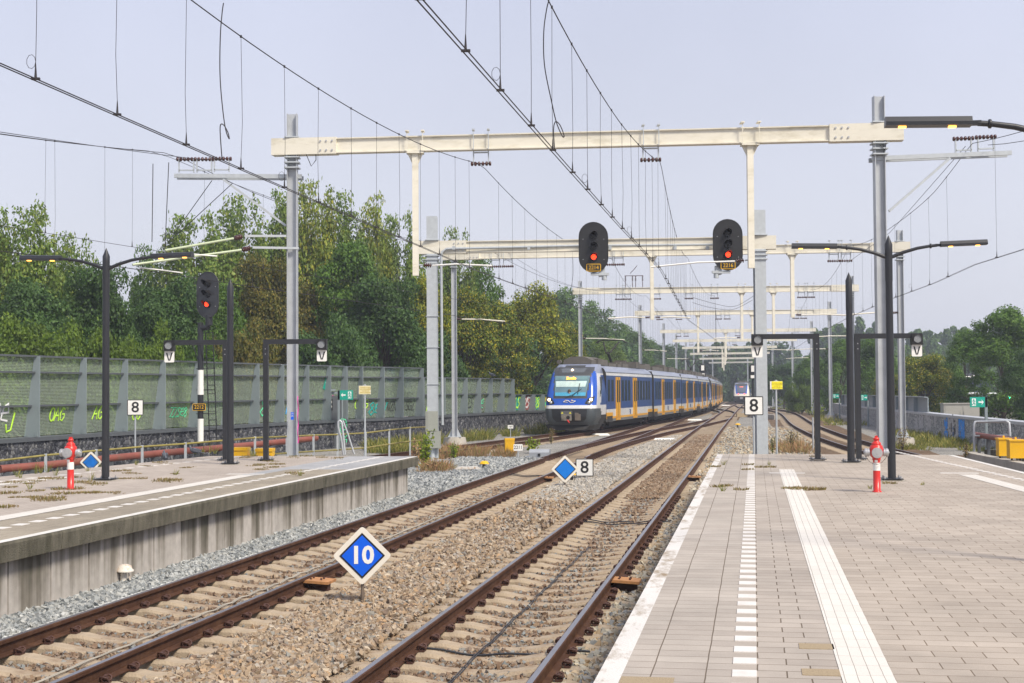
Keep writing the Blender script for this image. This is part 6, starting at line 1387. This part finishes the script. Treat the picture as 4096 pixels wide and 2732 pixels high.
# ================================================================ trees and plants
def leafquads(C,Nn,sz,rr,aspect=.62):
    n=len(C);N_=Nn+rr.normal(size=(n,3))*.75;N_/=np.linalg.norm(N_,axis=1)[:,None]+1e-9
    t=rr.normal(size=(n,3));u=np.cross(N_,t);u/=np.linalg.norm(u,axis=1)[:,None]+1e-9;v=np.cross(N_,u)
    s=sz*rr.uniform(.6,1.35,n)[:,None];u=u*s;v=v*s*aspect
    V=np.stack([C-u*.5,C+v*.5-u*.05,C+u*.5,C-v*.5-u*.05],1).reshape(-1,3)
    return V
def crown(kind,seed,nleaf=24000,leaf=.24):
    rr=np.random.RandomState(seed);B=[]
    if kind=='round':
        for k in range(95):
            d=rr.normal(size=3);d/=np.linalg.norm(d);d[2]=abs(d[2])*1.0-.35 if rr.rand()<.75 else d[2]
            r=rr.uniform(.55,.95);c=np.array([d[0]*3.6*r,d[1]*3.6*r,7.2+d[2]*4.6*r]);B.append((c,rr.uniform(.65,1.35)))
    elif kind=='poplar':
        for k in range(26):
            a=rr.uniform(0,2*PI);R_=3.2*math.sqrt(rr.rand());top=11.6-(R_/3.2)**2*3.4+rr.uniform(-.9,.6);x,y=R_*math.cos(a),R_*math.sin(a);z=1.4+rr.uniform(0,1.5)
            while z<top:
                f=(z-1.4)/(top-1.4);r=(1.12 if f<.6 else 1.12-(f-.6)*1.2)*rr.uniform(.65,1.1);B.append((np.array([x*(1-.12*f)+rr.normal()*.3,y*(1-.12*f)+rr.normal()*.3,z]),r));z+=r*rr.uniform(.85,1.35)
    elif kind=='bush':
        for k in range(70):
            a=rr.uniform(0,2*PI);R_=4.2*math.sqrt(rr.rand());h=6.5+rr.uniform(-1.5,1)-R_*.55;B.append((np.array([R_*math.cos(a),R_*math.sin(a),rr.uniform(.3,1)**.5*h]),rr.uniform(.7,1.3)))
    elif kind=='oak':
        for k in range(110):
            z=rr.uniform(1.8,11.6);w_=4.1*math.sin(PI*min(1,max(0,(z-.6)/11.6))**.72)**.8+.2;a=rr.uniform(0,2*PI);R_=w_*rr.uniform(.45,1.0)
            B.append((np.array([R_*math.cos(a),R_*math.sin(a),z]),rr.uniform(.55,1.15)))
    rad=np.array([b[1] for b in B]);cen=np.array([b[0] for b in B]);pr=rad**2;pr/=pr.sum();idx=rr.choice(len(B),nleaf,p=pr)
    d=rr.normal(size=(nleaf,3));d/=np.linalg.norm(d,axis=1)[:,None];d[:,2]=np.where((d[:,2]<-.3)&(rr.rand(nleaf)<.6),-d[:,2],d[:,2])
    q=rad[idx][:,None]*(rr.uniform(.55,1.12,nleaf)[:,None]+rr.normal(size=(nleaf,1)).clip(-1.5,1.5)*.10);C=cen[idx]+d*q*np.array([1,1,.78])
    # stray sprigs outside the lumps
    m=rr.rand(nleaf)<.05;C[m]+=rr.normal(size=(m.sum(),3))*.18
    N_=d+np.array([0,0,.45]);V=leafquads(C,N_,leaf,rr);return V,B
def trunk_mb(kind,B,seed):
    rr=random.Random(seed);q=MB();top=9 if kind!='bush' else 3
    q.tube([(0,0,-.6),(.05,.03,1.5),(-.05,.08,4),(.08,0,6.5 if kind!='bush' else 2.5),(0,0,top)],[.30,.22,.17,.11,.04],8)
    for k in range(26):
        c,r=B[rr.randrange(len(B))];z0=max(.8,min(c[2]*.55,top*.8));q.tube([(0,0,z0),(c[0]*.5+rr.uniform(-.2,.2),c[1]*.5,(z0+c[2])/2+.3),(c[0],c[1],c[2]),(c[0]*1.02,c[1]*1.02,c[2]+r*.2)],[.06,.04,.02,.006],5)
    return q
BARK=M('bark',(.09,.07,.05),.95,0,.3,6,.5,20)
def leafmat(name,a,b_,c,d=None): return island(name,[a,b_,c]+([d] if d else []),.55,None,.30,.36,.30)
LM=dict(pop=leafmat('poplar_leaves',(0.092,0.150,0.026),(0.126,0.202,0.035),(0.191,0.271,0.055),(0.235,0.267,0.051)),
 dark=leafmat('dark_maple_leaves',(0.042,0.089,0.024),(0.060,0.121,0.030),(0.090,0.156,0.038)),
 mid=leafmat('mid_green_leaves',(0.056,0.119,0.017),(0.083,0.161,0.024),(0.122,0.207,0.032)),
 olive=leafmat('olive_brown_leaves',(.050,.068,.013),(.105,.115,.022),(.165,.150,.028),(.215,.165,.030)),
 gold=leafmat('golden_leaves',(.065,.105,.012),(.14,.185,.018),(.26,.285,.022),(.42,.37,.028)),
 gold2=leafmat('yellow_green_leaves',(0.043,0.085,0.012),(0.092,0.146,0.015),(0.185,0.216,0.023),(0.400,0.323,0.023)),
 lime=leafmat('light_green_shrub_leaves',(0.073,0.127,0.015),(0.108,0.175,0.020),(0.155,0.223,0.027)),
 poplt=leafmat('pale_poplar_leaves',(0.135,0.183,0.028),(0.179,0.244,0.037),(0.248,0.313,0.054),(0.404,0.365,0.041)))  # poplt: paler, yellower foliage colour than the other poplars
CROWNS={}
def get_crown(kind,v,n_=30000,leaf=.235):
    k=(kind,v)
    if k not in CROWNS:
        V,B=crown(kind,v*17+sum(map(ord,kind)),n_,leaf);o=npmesh('crown',V,np.arange(len(V)).reshape(-1,4),LM['mid']);tm=trunk_mb(kind,B,v).build('trunk',BARK)
        CROWNS[k]=(o.data,tm.data);bpy.data.objects.remove(o);bpy.data.objects.remove(tm)
    return CROWNS[k]
TCNT=[0]
def tree(px,Y,topy,wpx,kind,mat,label,v=None,name=None,zb=-.6,grp=None,rot=None):
    c=PD(px,topy,Y);zb=zb+gz(Y);Hh=c.z-zb;v=TCNT[0]%3 if v is None else v;TCNT[0]+=1
    cm,tm=get_crown(kind,v);zt=max(vv.co.z for vv in list(cm.vertices)[::97]);sw=(wpx/F*Y)/(8.6 if kind!='poplar' else 6.6);sz=Hh/zt
    t=thing(name or {'poplar':'poplar_tree','round':'maple_tree','oak':'oak_tree','bush':'shrub'}[kind],(c.x,Y,zb),label,'tree' if kind!='bush' else 'shrub',grp,rz=R.uniform(0,6.28) if rot is None else rot)
    for nm,me,mt in(('crown',cm,LM[mat]),('trunk',tm,BARK)):
        o=link(nm,me,t);o.scale=(sw,sw,sz)
        o.material_slots[0].link='OBJECT';o.material_slots[0].material=mt
    return t
V_=1.7423
def tv(x,y,w_,Y,kind,mat,label,**k): return tree(x*V_,Y,y*V_,w_*V_,kind,mat,label,**k)
# back row of poplars, left
tv(-40,500,200,66,'poplar','pop','loose poplar cut off by the left edge')
tv(62,468,190,64,'poplar','pop','tall pale green poplar at the far left, above the left lamp head')
tv(165,530,150,70,'poplar','pop','poplar leaning right of the leftmost one, just left of the lamp pole')
tv(345,560,120,84,'poplar','mid','slender tree with thin top between the lamp and the three-light signal mast',v=2)
tv(445,488,190,82,'poplar','pop','poplar rising behind the red signal 2212')
tv(545,440,190,84,'poplar','pop','tall poplar whose top is crossed by the brace of the left bracket')
tv(640,442,170,86,'poplar','pop','tall poplar just left of the nearest left steel mast')
tv(715,415,150,86,'poplar','poplt','tallest pale poplar immediately right of the nearest left steel mast')
tv(785,440,160,88,'poplar','pop','poplar with rounded top right of the tallest one')
tv(852,452,120,90,'poplar','poplt','poplar with yellowing top above the big dark tree')
tv(915,488,130,92,'poplar','pop','poplar just left of the hanging cream post')
tv(1045,518,110,100,'poplar','pop','pointed poplar behind the left mast of the signal gantry')
tv(1108,575,120,102,'poplar','mid','lower poplar right of the slim second mast')
# front row, left
tv(60,640,260,60,'round','dark','broad dark tree behind the glass barrier at the far left')
tv(225,610,200,63,'round','dark','dark maple right behind the left lamp pole')
tv(385,625,220,68,'round','dark','wide dark green maple behind the red signal 2212')
tv(505,650,170,72,'round','mid','mid green maple between the signal mast and the olive tree')
tv(610,592,190,74,'round','olive','olive brown tree turning orange behind the nearest left mast')
tv(690,640,150,78,'round','olive','smaller brownish tree just right of the nearest left mast')
tv(800,548,230,78,'oak','mid','big rounded green tree behind the right-pointing V frame')
tv(880,640,230,76,'round','dark','large dark tree above the green exit arrow sign')
tv(985,635,150,84,'oak','gold','golden yellow tree directly behind the left mast of the signal gantry')
tv(1070,660,170,88,'round','gold2','yellow-green tree between the two slim masts')
tv(1150,690,160,92,'oak','gold2','yellow-green tree just above the end of the medium glass barrier')
tv(1225,648,190,100,'round','gold','golden-green tree left of the blue train roof')
tv(1300,735,110,112,'round','gold2','small yellow-green tree touching the train front')
tv(760,720,200,70,'bush','dark','dark shrub above the barrier left of the pale warning sign')
tv(970,760,200,82,'bush','dark','dark undergrowth behind the stepped barrier end')
tv(1130,780,230,98,'bush','dark','dark shrub mass left of the train front')
tv(560,730,160,66,'bush','olive','brownish shrub behind the barrier right of the signal mast')
tv(60,722,260,53,'bush','lime','light green shrub hanging over the barrier at the far left')
tv(230,745,200,55,'bush','lime','light green shrub behind the barrier by the lamp pole')
tv(350,742,150,57,'bush','lime','light green shrub behind the barrier left of the signal mast')
tv(450,760,150,60,'bush','mid','low green shrub right behind the signal ladder')
# hazy trees behind the train
tv(1290,662,190,190,'round','mid','tall bluish tree above the middle of the blue train',zb=-1)
tv(1370,690,140,200,'poplar','mid','bluish poplar right of the fourth portal left mast',zb=-1)
tv(1455,745,110,215,'round','mid','hazy tree behind the train pantograph',zb=-1)
tv(1395,775,120,160,'round','lime','paler green tree just above the train roof',zb=-1)
tv(1510,790,110,260,'round','dark','distant dark tree above the rear half of the train',zb=-1)
# right side
tv(2300,705,230,95,'oak','mid','biggest tree on the right, cut by the right edge above the exit sign',zb=-1)
tv(2215,752,120,105,'oak','mid','narrow-topped tree left of the biggest right-hand tree',zb=-1)
tv(2120,815,150,100,'round','gold2','rounded yellowish tree below the rightmost V plate',zb=-1)
tv(2180,830,130,120,'oak','dark','dark tree behind the double street lamps',zb=-1)
tv(2360,800,150,85,'round','dark','dark lower tree at the very right edge',zb=-1)
tv(2010,775,120,125,'round','mid','green tree seen right of the V frame post with the right-hand arm',zb=-1)
tv(1930,780,130,140,'oak','mid','green tree between the two right black frames',zb=-1)
tv(1865,815,110,160,'round','mid','green tree inside the arch of the V frame near the number 8 sign',zb=-1)
tv(1800,835,110,190,'round','dark','bluish tree behind the yellow warning sign',zb=-1)
tv(1760,850,90,230,'oak','dark','far tree behind the wide mast of the signal gantry',zb=-1)
tv(1840,880,70,150,'bush','lime','light bushy sapling above the far stone wall',zb=-1)
tv(2050,860,110,115,'round','gold2','low yellowish tree behind the steel parapet',zb=-1)
# far woods
def wood(name,pts,depth,hfun,n_,mat,label,leaf=1.0,seed=3):
    rr=np.random.RandomState(seed);C=[];D=[];Lt=sum(math.hypot(pts[i+1][0]-pts[i][0],pts[i+1][1]-pts[i][1]) for i in range(len(pts)-1));nt_=int(Lt*max(1,depth/14)/1.9);per=max(46,n_//(nt_*16))
    for k in range(nt_):
        f=rr.rand();i=min(int(f*(len(pts)-1)),len(pts)-2);g=f*(len(pts)-1)-i;x=pts[i][0]+(pts[i+1][0]-pts[i][0])*g;y=pts[i][1]+(pts[i+1][1]-pts[i][1])*g+rr.uniform(0,depth);Hh=hfun(f)*rr.uniform(.80,1.06);rw=rr.uniform(2.2,3.6)
        for j in range(16):
            zf_=(j+.5)/16;z=Hh*(.06+.92*zf_);r=rw*(.55+.45*math.sin(PI*min(1,zf_*1.15+.1)))*rr.uniform(.5,.8)*(1 if zf_<.85 else .75);d=rr.normal(size=(per,3));d/=np.linalg.norm(d,axis=1)[:,None];off=np.array([rr.normal(),rr.normal(),0])*rw*.33*(1-zf_*.6)
            C.append(np.array([x,y,z+gz(y)-1])+off+d*r*np.array([1,1,1.1])*rr.uniform(.7,1.08,(per,1)));D.append(d+np.array([0,0,.4]))
    C=np.concatenate(C);D=np.concatenate(D);V=leafquads(C,D,leaf,rr);tag(npmesh(name,V,np.arange(len(V)).reshape(-1,4),LM[mat]),label,'woods',kind='stuff')
wood('woods',[(20,330),(60,320),(110,330),(150,350),(200,380)],40,lambda f:12+3*math.sin(f*9),150000,'dark','far dark wood closing the view behind the distant train',.85,5)
wood('woods',[(78,335),(88,330),(105,330),(135,345)],45,lambda f:18.5+1.3*math.sin(f*9),200000,'mid','tall bluish wood rising above the right-hand trees',.9,6)
wood('woods',[(-60,150),(-30,150),(0,155),(12,175),(19,210),(26,260),(34,330)],14,lambda f:9+2*math.sin(f*14),90000,'dark','dark wood behind the trees and the train on the left',.6,7)
wood('woods',[(54,236),(62,245),(72,250),(85,252),(105,262)],14,lambda f:9.5+1.5*math.sin(f*17),60000,'mid','row of distant trees behind the cars on the right',.7,8)
# ---- low plants
def blades(pts,n_,h,sp,wd,rr,lean=.9):
    pts=np.repeat(np.asarray(pts,float),n_,axis=0);m=len(pts);a=rr.uniform(0,2*PI,m);r=sp*np.sqrt(rr.rand(m));b=pts+np.stack([r*np.cos(a),r*np.sin(a),np.zeros(m)],1)
    hh=h*rr.uniform(.35,1.1,m);l_=lean*rr.rand(m)*hh;t_=b+np.stack([l_*np.cos(a),l_*np.sin(a),hh],1);md=(b+t_)/2+np.stack([np.zeros(m),np.zeros(m),hh*.12],1)
    pa=rr.uniform(0,PI,m);w_=wd*rr.uniform(.5,1.3,m)[:,None]*np.stack([np.cos(pa),np.sin(pa),np.zeros(m)],1)
    return np.stack([b-w_*.5,b+w_*.5,md+w_*.6,md-w_*.6],1).reshape(-1,3),np.stack([md-w_*.6,md+w_*.6,t_+w_*.1,t_-w_*.1],1).reshape(-1,3)
GRS=island('dry_weed_blades',[(.10,.12,.02),(.20,.18,.05),(.30,.22,.09),(.16,.10,.06),(.34,.25,.13)],.8,None,.2)
GRN=island('green_weed_blades',[(.09,.12,.02),(.17,.20,.04),(.28,.26,.06),(.40,.34,.10)],.7,None,.25)
ORG=island('orange_dry_weed_blades',[(.34,.17,.08),(.46,.28,.15),(.30,.22,.10),(.24,.24,.07)],.8,None,.2)
def weeds(name,items,mat,label):
    rr=np.random.RandomState(len(items)*7+3);V=[]
    for (p,n_,h,sp,wd) in items:
        a,b_=blades([p],n_,h,sp,wd,rr);V+=[a,b_]
    V=np.concatenate(V);tag(npmesh(name,V,np.arange(len(V)).reshape(-1,4),mat),label,'weeds',kind='stuff')
it=[]
for x,y,s in((60,1930,1),(150,1925,.8),(205,1915,1.2),(40,1950,.7),(270,1957,1.4),(262,1975,1.2),(190,1995,1.4),(200,2002,1.2),(118,1935,.6),(140,1965,.8),(330,1930,1.2),(385,1936,1),(355,1972,1),(480,1885,1.2),(520,1893,.8),(500,1915,.8),(560,1916,.7),(670,1924,1.4),(690,1920,1),(700,1895,.5),(590,1865,.6),(640,1850,.9),(740,1872,.7),(130,1990,.8),(210,1915,.8),(300,1910,.7),(450,1970,.7),(385,1972,.8),(1000,1826,1),(1060,1842,1),(1075,1845,.8),(1110,1858,1),(1085,1870,.9),(1040,1878,.8),(1180,1826,.8),(1230,1825,.8),(1290,1830,.8),(1350,1832,.8),(1170,1892,.8),(1190,1895,.8),(5,1975,1.5),(8,2030,1.2),(60,1990,.6),(1040,1858,.8),(975,1832,.6),(1035,1862,.8)):
    it.append((P(x,y,PZ,False),int(110*s),.035*s,.20*s,.012));it.append((P(x+R.uniform(-25,25),y+R.uniform(-6,6),PZ,False),int(50*s),.025,.22*s,.010))
for x,y in((2991,1880),(2992,1860),(2870,1948),(2906,1945),(2860,1868),(3200,1955),(3155,1955),(3270,1960),(2965,1960),(3042,1870),(3080,1870),(3260,1827),(3560,1935)): it.append((P(x,y,PZ,False),90,.045,.13,.010))
it.append((P(3230,1958,PZ,False),260,.05,.30,.010))
weeds('weeds',it,GRS,'dry brown-green weed tufts growing between the platform pavers')
it=[]
for x,y,h in((66,1907,.30),(82,1912,.22),(143,1895,.42),(163,1893,.25),(190,1890,.38),(222,1902,.30),(120,1957,.25),(363,1925,.36),(405,1868,.3),(350,1885,.2),(700,1900,.20),(545,1860,.22),(1020,1825,.35),(1008,1822,.3),(815,1815,.45),(840,1812,.5),(860,1815,.4),(1200,1903,.22),(2894,1860,.30),(3077,1860,.22),(2892,1965,.3),(780,1816,.3),(3480,1955,.2),(3690,1940,.15)):
    it.append((P(x,y,PZ,False),20,h*(.6 if x<2000 else .4),.03,.007))
for i in range(60):     # greenery at the foot of the left wall and between the tracks
    f=R.random();p=poly_at(WL2,(1420+f*900-CX)/F);
    if p: it.append((p+Vector((R.uniform(1.2,2.3),-R.uniform(.5,1.4),-.3)),90,R.uniform(.3,.75),.35,.03))
for i in range(30):
    it.append((P(R.uniform(1460,1640),R.uniform(1795,1815),-.2),80,R.uniform(.3,.6),.3,.03))
for i in range(26): it.append((P(R.uniform(3560,3990),0*R.random()+R.uniform(1775,1812),-.25),90,R.uniform(.15,.38),.35,.02))
for i in range(40):
    p=poly_at(WR,(R.uniform(3640,3900)-CX)/F);
    if p: it.append((p+Vector((-R.uniform(.4,1.5),-R.uniform(.2,1.2),-.25)),90,R.uniform(.2,.5),.35,.03))
for i in range(60):
    Yd=R.uniform(95,190);it.append((Vector((XD(Yd)+R.uniform(2.2,4.5),Yd,-.3+gz(Yd))),50,R.uniform(.2,.5),.6,.05))
weeds('weeds',it,GRN,'green and yellow-flowering weeds along the walls and platform edges')
it=[]
for i in range(46): it.append((P(R.uniform(1760,2040),R.uniform(1806,1838),-.2),80,R.uniform(.15,.42),.3,.02))
for i in range(16): it.append((P(R.uniform(1690,1800),R.uniform(1885,1905),-.2),90,R.uniform(.2,.45),.25,.02))
for i in range(20): it.append((P(R.uniform(3100,3250),R.uniform(1785,1815),-.2),60,R.uniform(.2,.5),.3,.02))
weeds('weeds',it,ORG,'orange-brown dry weeds in the ballast around the cabinet mast')
def leafy(px,py,z,h,w_,n_,mat,label,leaf=.07,seed=1):
    rr=np.random.RandomState(seed);c=P(px,py,z);t=thing('weed_plant',c,label,'plant');q=MB();C=[]
    for k in range(9):
        a=rr.uniform(0,2*PI);e_=Vector((w_*.5*math.cos(a)*rr.rand(),w_*.5*math.sin(a)*rr.rand(),h*rr.uniform(.55,1)));q.tube([(0,0,-.05),(e_.x*.4,e_.y*.4,e_.z*.5),tuple(e_)],[.012,.009,.004],5)
        for j in range(n_//9): f=rr.uniform(.12,1);C.append([e_.x*f+rr.normal()*w_*.10,e_.y*f+rr.normal()*w_*.10,e_.z*f+rr.normal()*.04])
    q.build('stem',BARK,t);C=np.array(C);V=leafquads(C,np.tile([0,-.3,.6],(len(C),1)),leaf,rr,.8);npmesh('foliage',V,np.arange(len(V)).reshape(-1,4),mat,t)
YG=island('bright_yellow_green_leaf',[(.10,.16,.015),(.20,.28,.02),(.34,.36,.03)],.6,None,.3)
leafy(1700,1880,-.2,1.35,.7,420,YG,'leafy yellow-green weed climbing beside the cabinet mast of the signal gantry',.10,1)
leafy(1664,1885,-.2,1.15,.35,260,ORG,'tall tan plumed weed at the end of the left platform',.07,2)
leafy(1740,1898,-.2,.5,1.0,420,ORG,'low russet weed clump at the foot of the cabinet mast',.06,3)
leafy(2130,1812,-.2,.65,.8,300,YG,'bright green weed behind the 2211 plate',.09,4)
leafy(2205,1775,-.2,.8,.35,160,GRS,'thin grey-green weed stalk before the train front',.07,5)
leafy(1815,1838,-.2,.7,.5,260,YG,'green weed right of the cabinet mast',.07,6)
leafy(3160,1800,-.2,.9,1.1,420,GRS,'bushy dry weed beside the yellow warning sign pole',.06,7)
leafy(3090,1818,-.2,.75,.3,160,GRN,'tuft of pale green grass at the foot of the yellow warning sign',.05,8)
leafy(3610,1800,-.2,1.0,.8,330,GRS,'dry weed leaning on the concrete mast base behind the hydrant',.06,9)
leafy(3862,1832,.0,.55,.35,200,GRS,'dry brown weed at the corner of the concrete kerb',.05,10)
# creeper on the far stone wall
for px,lb,sd in((3150,'yellow-green creeper hanging over the far stone wall beside a slim mast',1),(3315,'yellow-green creeper hanging on the far stone wall left of the parapet',2)):
    p=poly_at(WRb,(px-CX)/F);t=thing('creeper',(p.x,p.y,gz(p.y)),lb,'creeper');rr=np.random.RandomState(sd);C=np.stack([rr.normal(size=500)*.8,-.25+rr.normal(size=500)*.12,rr.uniform(-.2,1.4,500)],1);V=leafquads(C,np.tile([0,-.6,.4],(500,1)),.22,rr,.8);npmesh('foliage',V,np.arange(len(V)).reshape(-1,4),YG,t)
# ================================================================ birds
def bird(p,yaw,label,s=1.0,col=None):
    q=MB();B_=M('pigeon_feathers',(.10,.11,.13),.6,0,.3,30) if col is None else col
    q.lathe((0,0,.13),[(.004,-.17),(.02,-.12),(.045,-.07),(.062,0),(.058,.05),(.04,.085),(.026,.11)],12,axis=(0,1,.28));q.lathe((0,.09,.165),[(.028,-.02),(.022,.02),(.028,.05),(.026,.07),(.008,.09)],10,axis=(0,.35,1));q.cyl((0,.13,.235),(0,.165,.228),.009,.002,6)
    q.beam((0,-.12,.10),(0,-.25,.075),.05,.012)
    for s_ in(-1,1): q.prof((s_*.055,-.14,.115),(s_*.052,.05,.165),[(-.008,-.03),(.008,-.03),(.008,.035),(-.008,.035)]);q.tube([(s_*.02,.0,.09),(s_*.02,.01,0),(s_*.02,.04,0)],.005,5)
    o=q.build('pigeon',B_);o.location=p;o.scale=(s,s,s);o.rotation_euler=(0,0,yaw);tag(o,label,'bird')
bird(P(775,1826,PZ,False)+Vector((0,.1,0)),1.4,'dark pigeon sitting on the left platform edge beside the signal mast',1.1)
bird(P(655,1842,PZ,False)+Vector((0,.1,0)),.4,'small dark pigeon on the left platform edge left of the other one',.95)
pb=poly_at(WL2,(1966-CX)/F);bird(Vector((pb.x,pb.y,1.06+1.95+.03)),.9,'pigeon perched on top of the medium glass barrier',1.4)
# ================================================================ far street on the right
ASPH=M('asphalt',(.06,.06,.062),.9,0,.1,2)
q=MB();q.add([(30,395,gz(395)-.38),(130,330,gz(330)-.38),(130,345,gz(345)-.38),(30,412,gz(412)-.38)],[(0,1,2,3)]);tag(q.build('road',ASPH),kind='structure')
def car(px,Y,colr,label,yaw,zb=None):
    c=PD(px,1588,Y);t=thing('car',(c.x,Y,c.z-.7 if zb is None else zb),label,'car','cars on the far street',rz=yaw);cp=M('car_paint',colr,.25,0,.05,3,coat=.6)
    q=MB();q.prof((-.86,0,0),(.86,0,0),[(-2.1,.30),(2.1,.30),(2.15,.75),(1.2,.92),(.55,1.42),(-1.2,1.45),(-1.9,.98),(-2.15,.9)],up=(0,0,1));bd_=q.build('body',cp,t)
    for s in(-1,1):
        q=MB();q.prof((s*.872,0,0),(s*.865,0,0),[(-1.5,.98),(.95,.95),(.5,1.36),(-1.15,1.38)]);q.build('side_window',TWIN,t)
        for e_ in(-1.35,1.35): q=MB();q.cyl((s*.70,e_,.31),(s*.89,e_,.31),.32,n=14);q.build('wheel',TUND,t)
    q=MB();q.add([(-.75,1.17,.96),(.75,1.17,.96),(.62,.60,1.40),(-.62,.60,1.40)],[(0,1,2,3)]);q.build('windscreen',TWIN,t)
    for s in(-1,1): q=MB();q.cyl((s*.62,2.12,.66),(s*.62,2.18,.66),.09,n=10);q.build('headlight',HLE,t)
for px,Y,cl,yw,lb in((3149,150,(.15,.24,.40),PI*.96,'blue-grey car with lit headlights on the far street left of a slim mast'),(3165,158,(.5,.5,.52),PI*.96,'silver car right behind the blue-grey one on the far street'),(3128,170,(.6,.6,.6),PI*.96,'white car half hidden by bushes on the far street')):
    car(px,Y*1.55,cl,lb,yw)
def street_lamp(px,topy,Y,heads,label):
    c=PD(px,topy,Y);zb=gz(Y)-1;t=thing('street_lamp',(c.x,Y,zb),label,'lamp post','white street lamps behind the wall');z=c.z-zb
    q=MB();q.cyl((0,0,0),(0,0,z-.3),.11,.07,10);q.build('pole',GALV2,t)
    for hx,hy in heads:
        e_=PD(hx,hy,Y)-Vector((c.x,Y,zb));s=1 if e_.x>0 else -1;q=MB();q.tube([(0,0,z-.35),(e_.x*.3,0,z-.05),(e_.x*.9,0,e_.z)],.05,6);q.build('arm',GALV2,t)
        q=MB();q.prof((e_.x-.2*s,0,e_.z),(e_.x+.75*s,0,e_.z+.12),[(-.16,-.06),(.16,-.06),(.1,.08),(-.1,.08)]);q.build('lamp_head',WHITE,t)
street_lamp(3815,1526,120,((3765,1515),(3862,1511)),'right one of the two white street lamps behind the cabinet')
street_lamp(3780,1522,128,((3737,1513),(3828,1515)),'left one of the two white street lamps behind the cabinet')
c=PD(3824,1566,110);t=thing('traffic_light',(c.x,110,-1),'grey traffic light mast with a horizontal arm behind the grey wall','traffic light');z=c.z+1
q=MB();q.cyl((0,0,0),(0,0,z),.13,n=12);q.tube([(0,0,z-.2),(1.5,0,z-.15),(3.2,0,z-.2)],.09,8);q.build('mast',GALV,t);q=MB();q.box((4.0,-.1,z-.3),(.35,.3,.9));hd=q.build('lamp_housing',BLACK,t);q=MB();q.cyl((4.0,-.26,z-.5),(4.0,-.28,z-.5),.13,n=12);q.build('green_light',emit('green_light',(.0,1,.45),5),hd)
c=PD(3800,1600,230);t=thing('office_building',(c.x,230,gz(230)-1),'dark blue building with a white and yellow sign, glimpsed between trees behind the cabinet','building')
q=MB();q.box((1,2,2.8),(11,6,5.6));q.build('wall',M('dark_blue_cladding',(.03,.04,.09),.5),t);q=MB();q.box((-2.2,-1.05,3.4),(.9,.1,2.4));q.build('sign_panel',WHITE,t);q=MB();q.box((-1.6,-1.12,3.2),(.6,.1,1.9));q.build('sign_panel',YEL,t)
for x in(1,3,5): q=MB();q.box((x,-1.03,3),(1.4,.06,1.2));q.build('window',TWIN,t)
q=MB();q.box((1,2,5.7),(11.3,6.3,.2));q.build('roof',FENCED,t)
# masts base slab at the right
c=P(3320,1668,-.1);t=thing('concrete_slab',(c.x,c.y,gz(c.y)-.3),'pale concrete slab by the right-hand track carrying a slim mast, below the small exit sign','slab')
q=MB();q.box((1.0,-7,.25),(3.4,20,.55),rz=-.20);q.build('slab_body',CONC,t)
for px,py,Y,lb in((3050,1670,128,'pale concrete duct beam left of the right-hand track, behind the number 8 sign'),):
    c=P(px,py,-.15);t=thing('duct_beam',c,lb,'concrete beam');q=MB();q.box((0,0,.1),(.5,14,.5),rz=.0);q.build('beam',CONC,t)
q=MB();c=P(3253,1818,-.3);tag((lambda o:(setattr(o,'location',(c.x,c.y,-.3)),o)[1])(q.cyl((0,0,0),(0,0,PD(3253,1670,c.y).z+.3),.035,n=10).build('steel_post',GALV)),'short plain steel post just left of the V frame post on the right','post')
# ================================================================ haze
HZ=bpy.data.materials.new('haze');HZ.use_nodes=True;nt=HZ.node_tree;nt.nodes.clear();o_=nt.nodes.new('ShaderNodeOutputMaterial');pv=nt.nodes.new('ShaderNodeVolumePrincipled');pv.inputs['Color'].default_value=(.82,.88,1,1);pv.inputs['Density'].default_value=HAZE;pv.inputs['Anisotropy'].default_value=.2
nt.links.new(pv.outputs[0],o_.inputs['Volume'])
q=MB();q.box((0,220,9),(3200,1500-400,32));hz=q.build('haze',HZ);tag(hz,'pale blue haze in the air over the whole scene','haze',kind='stuff')
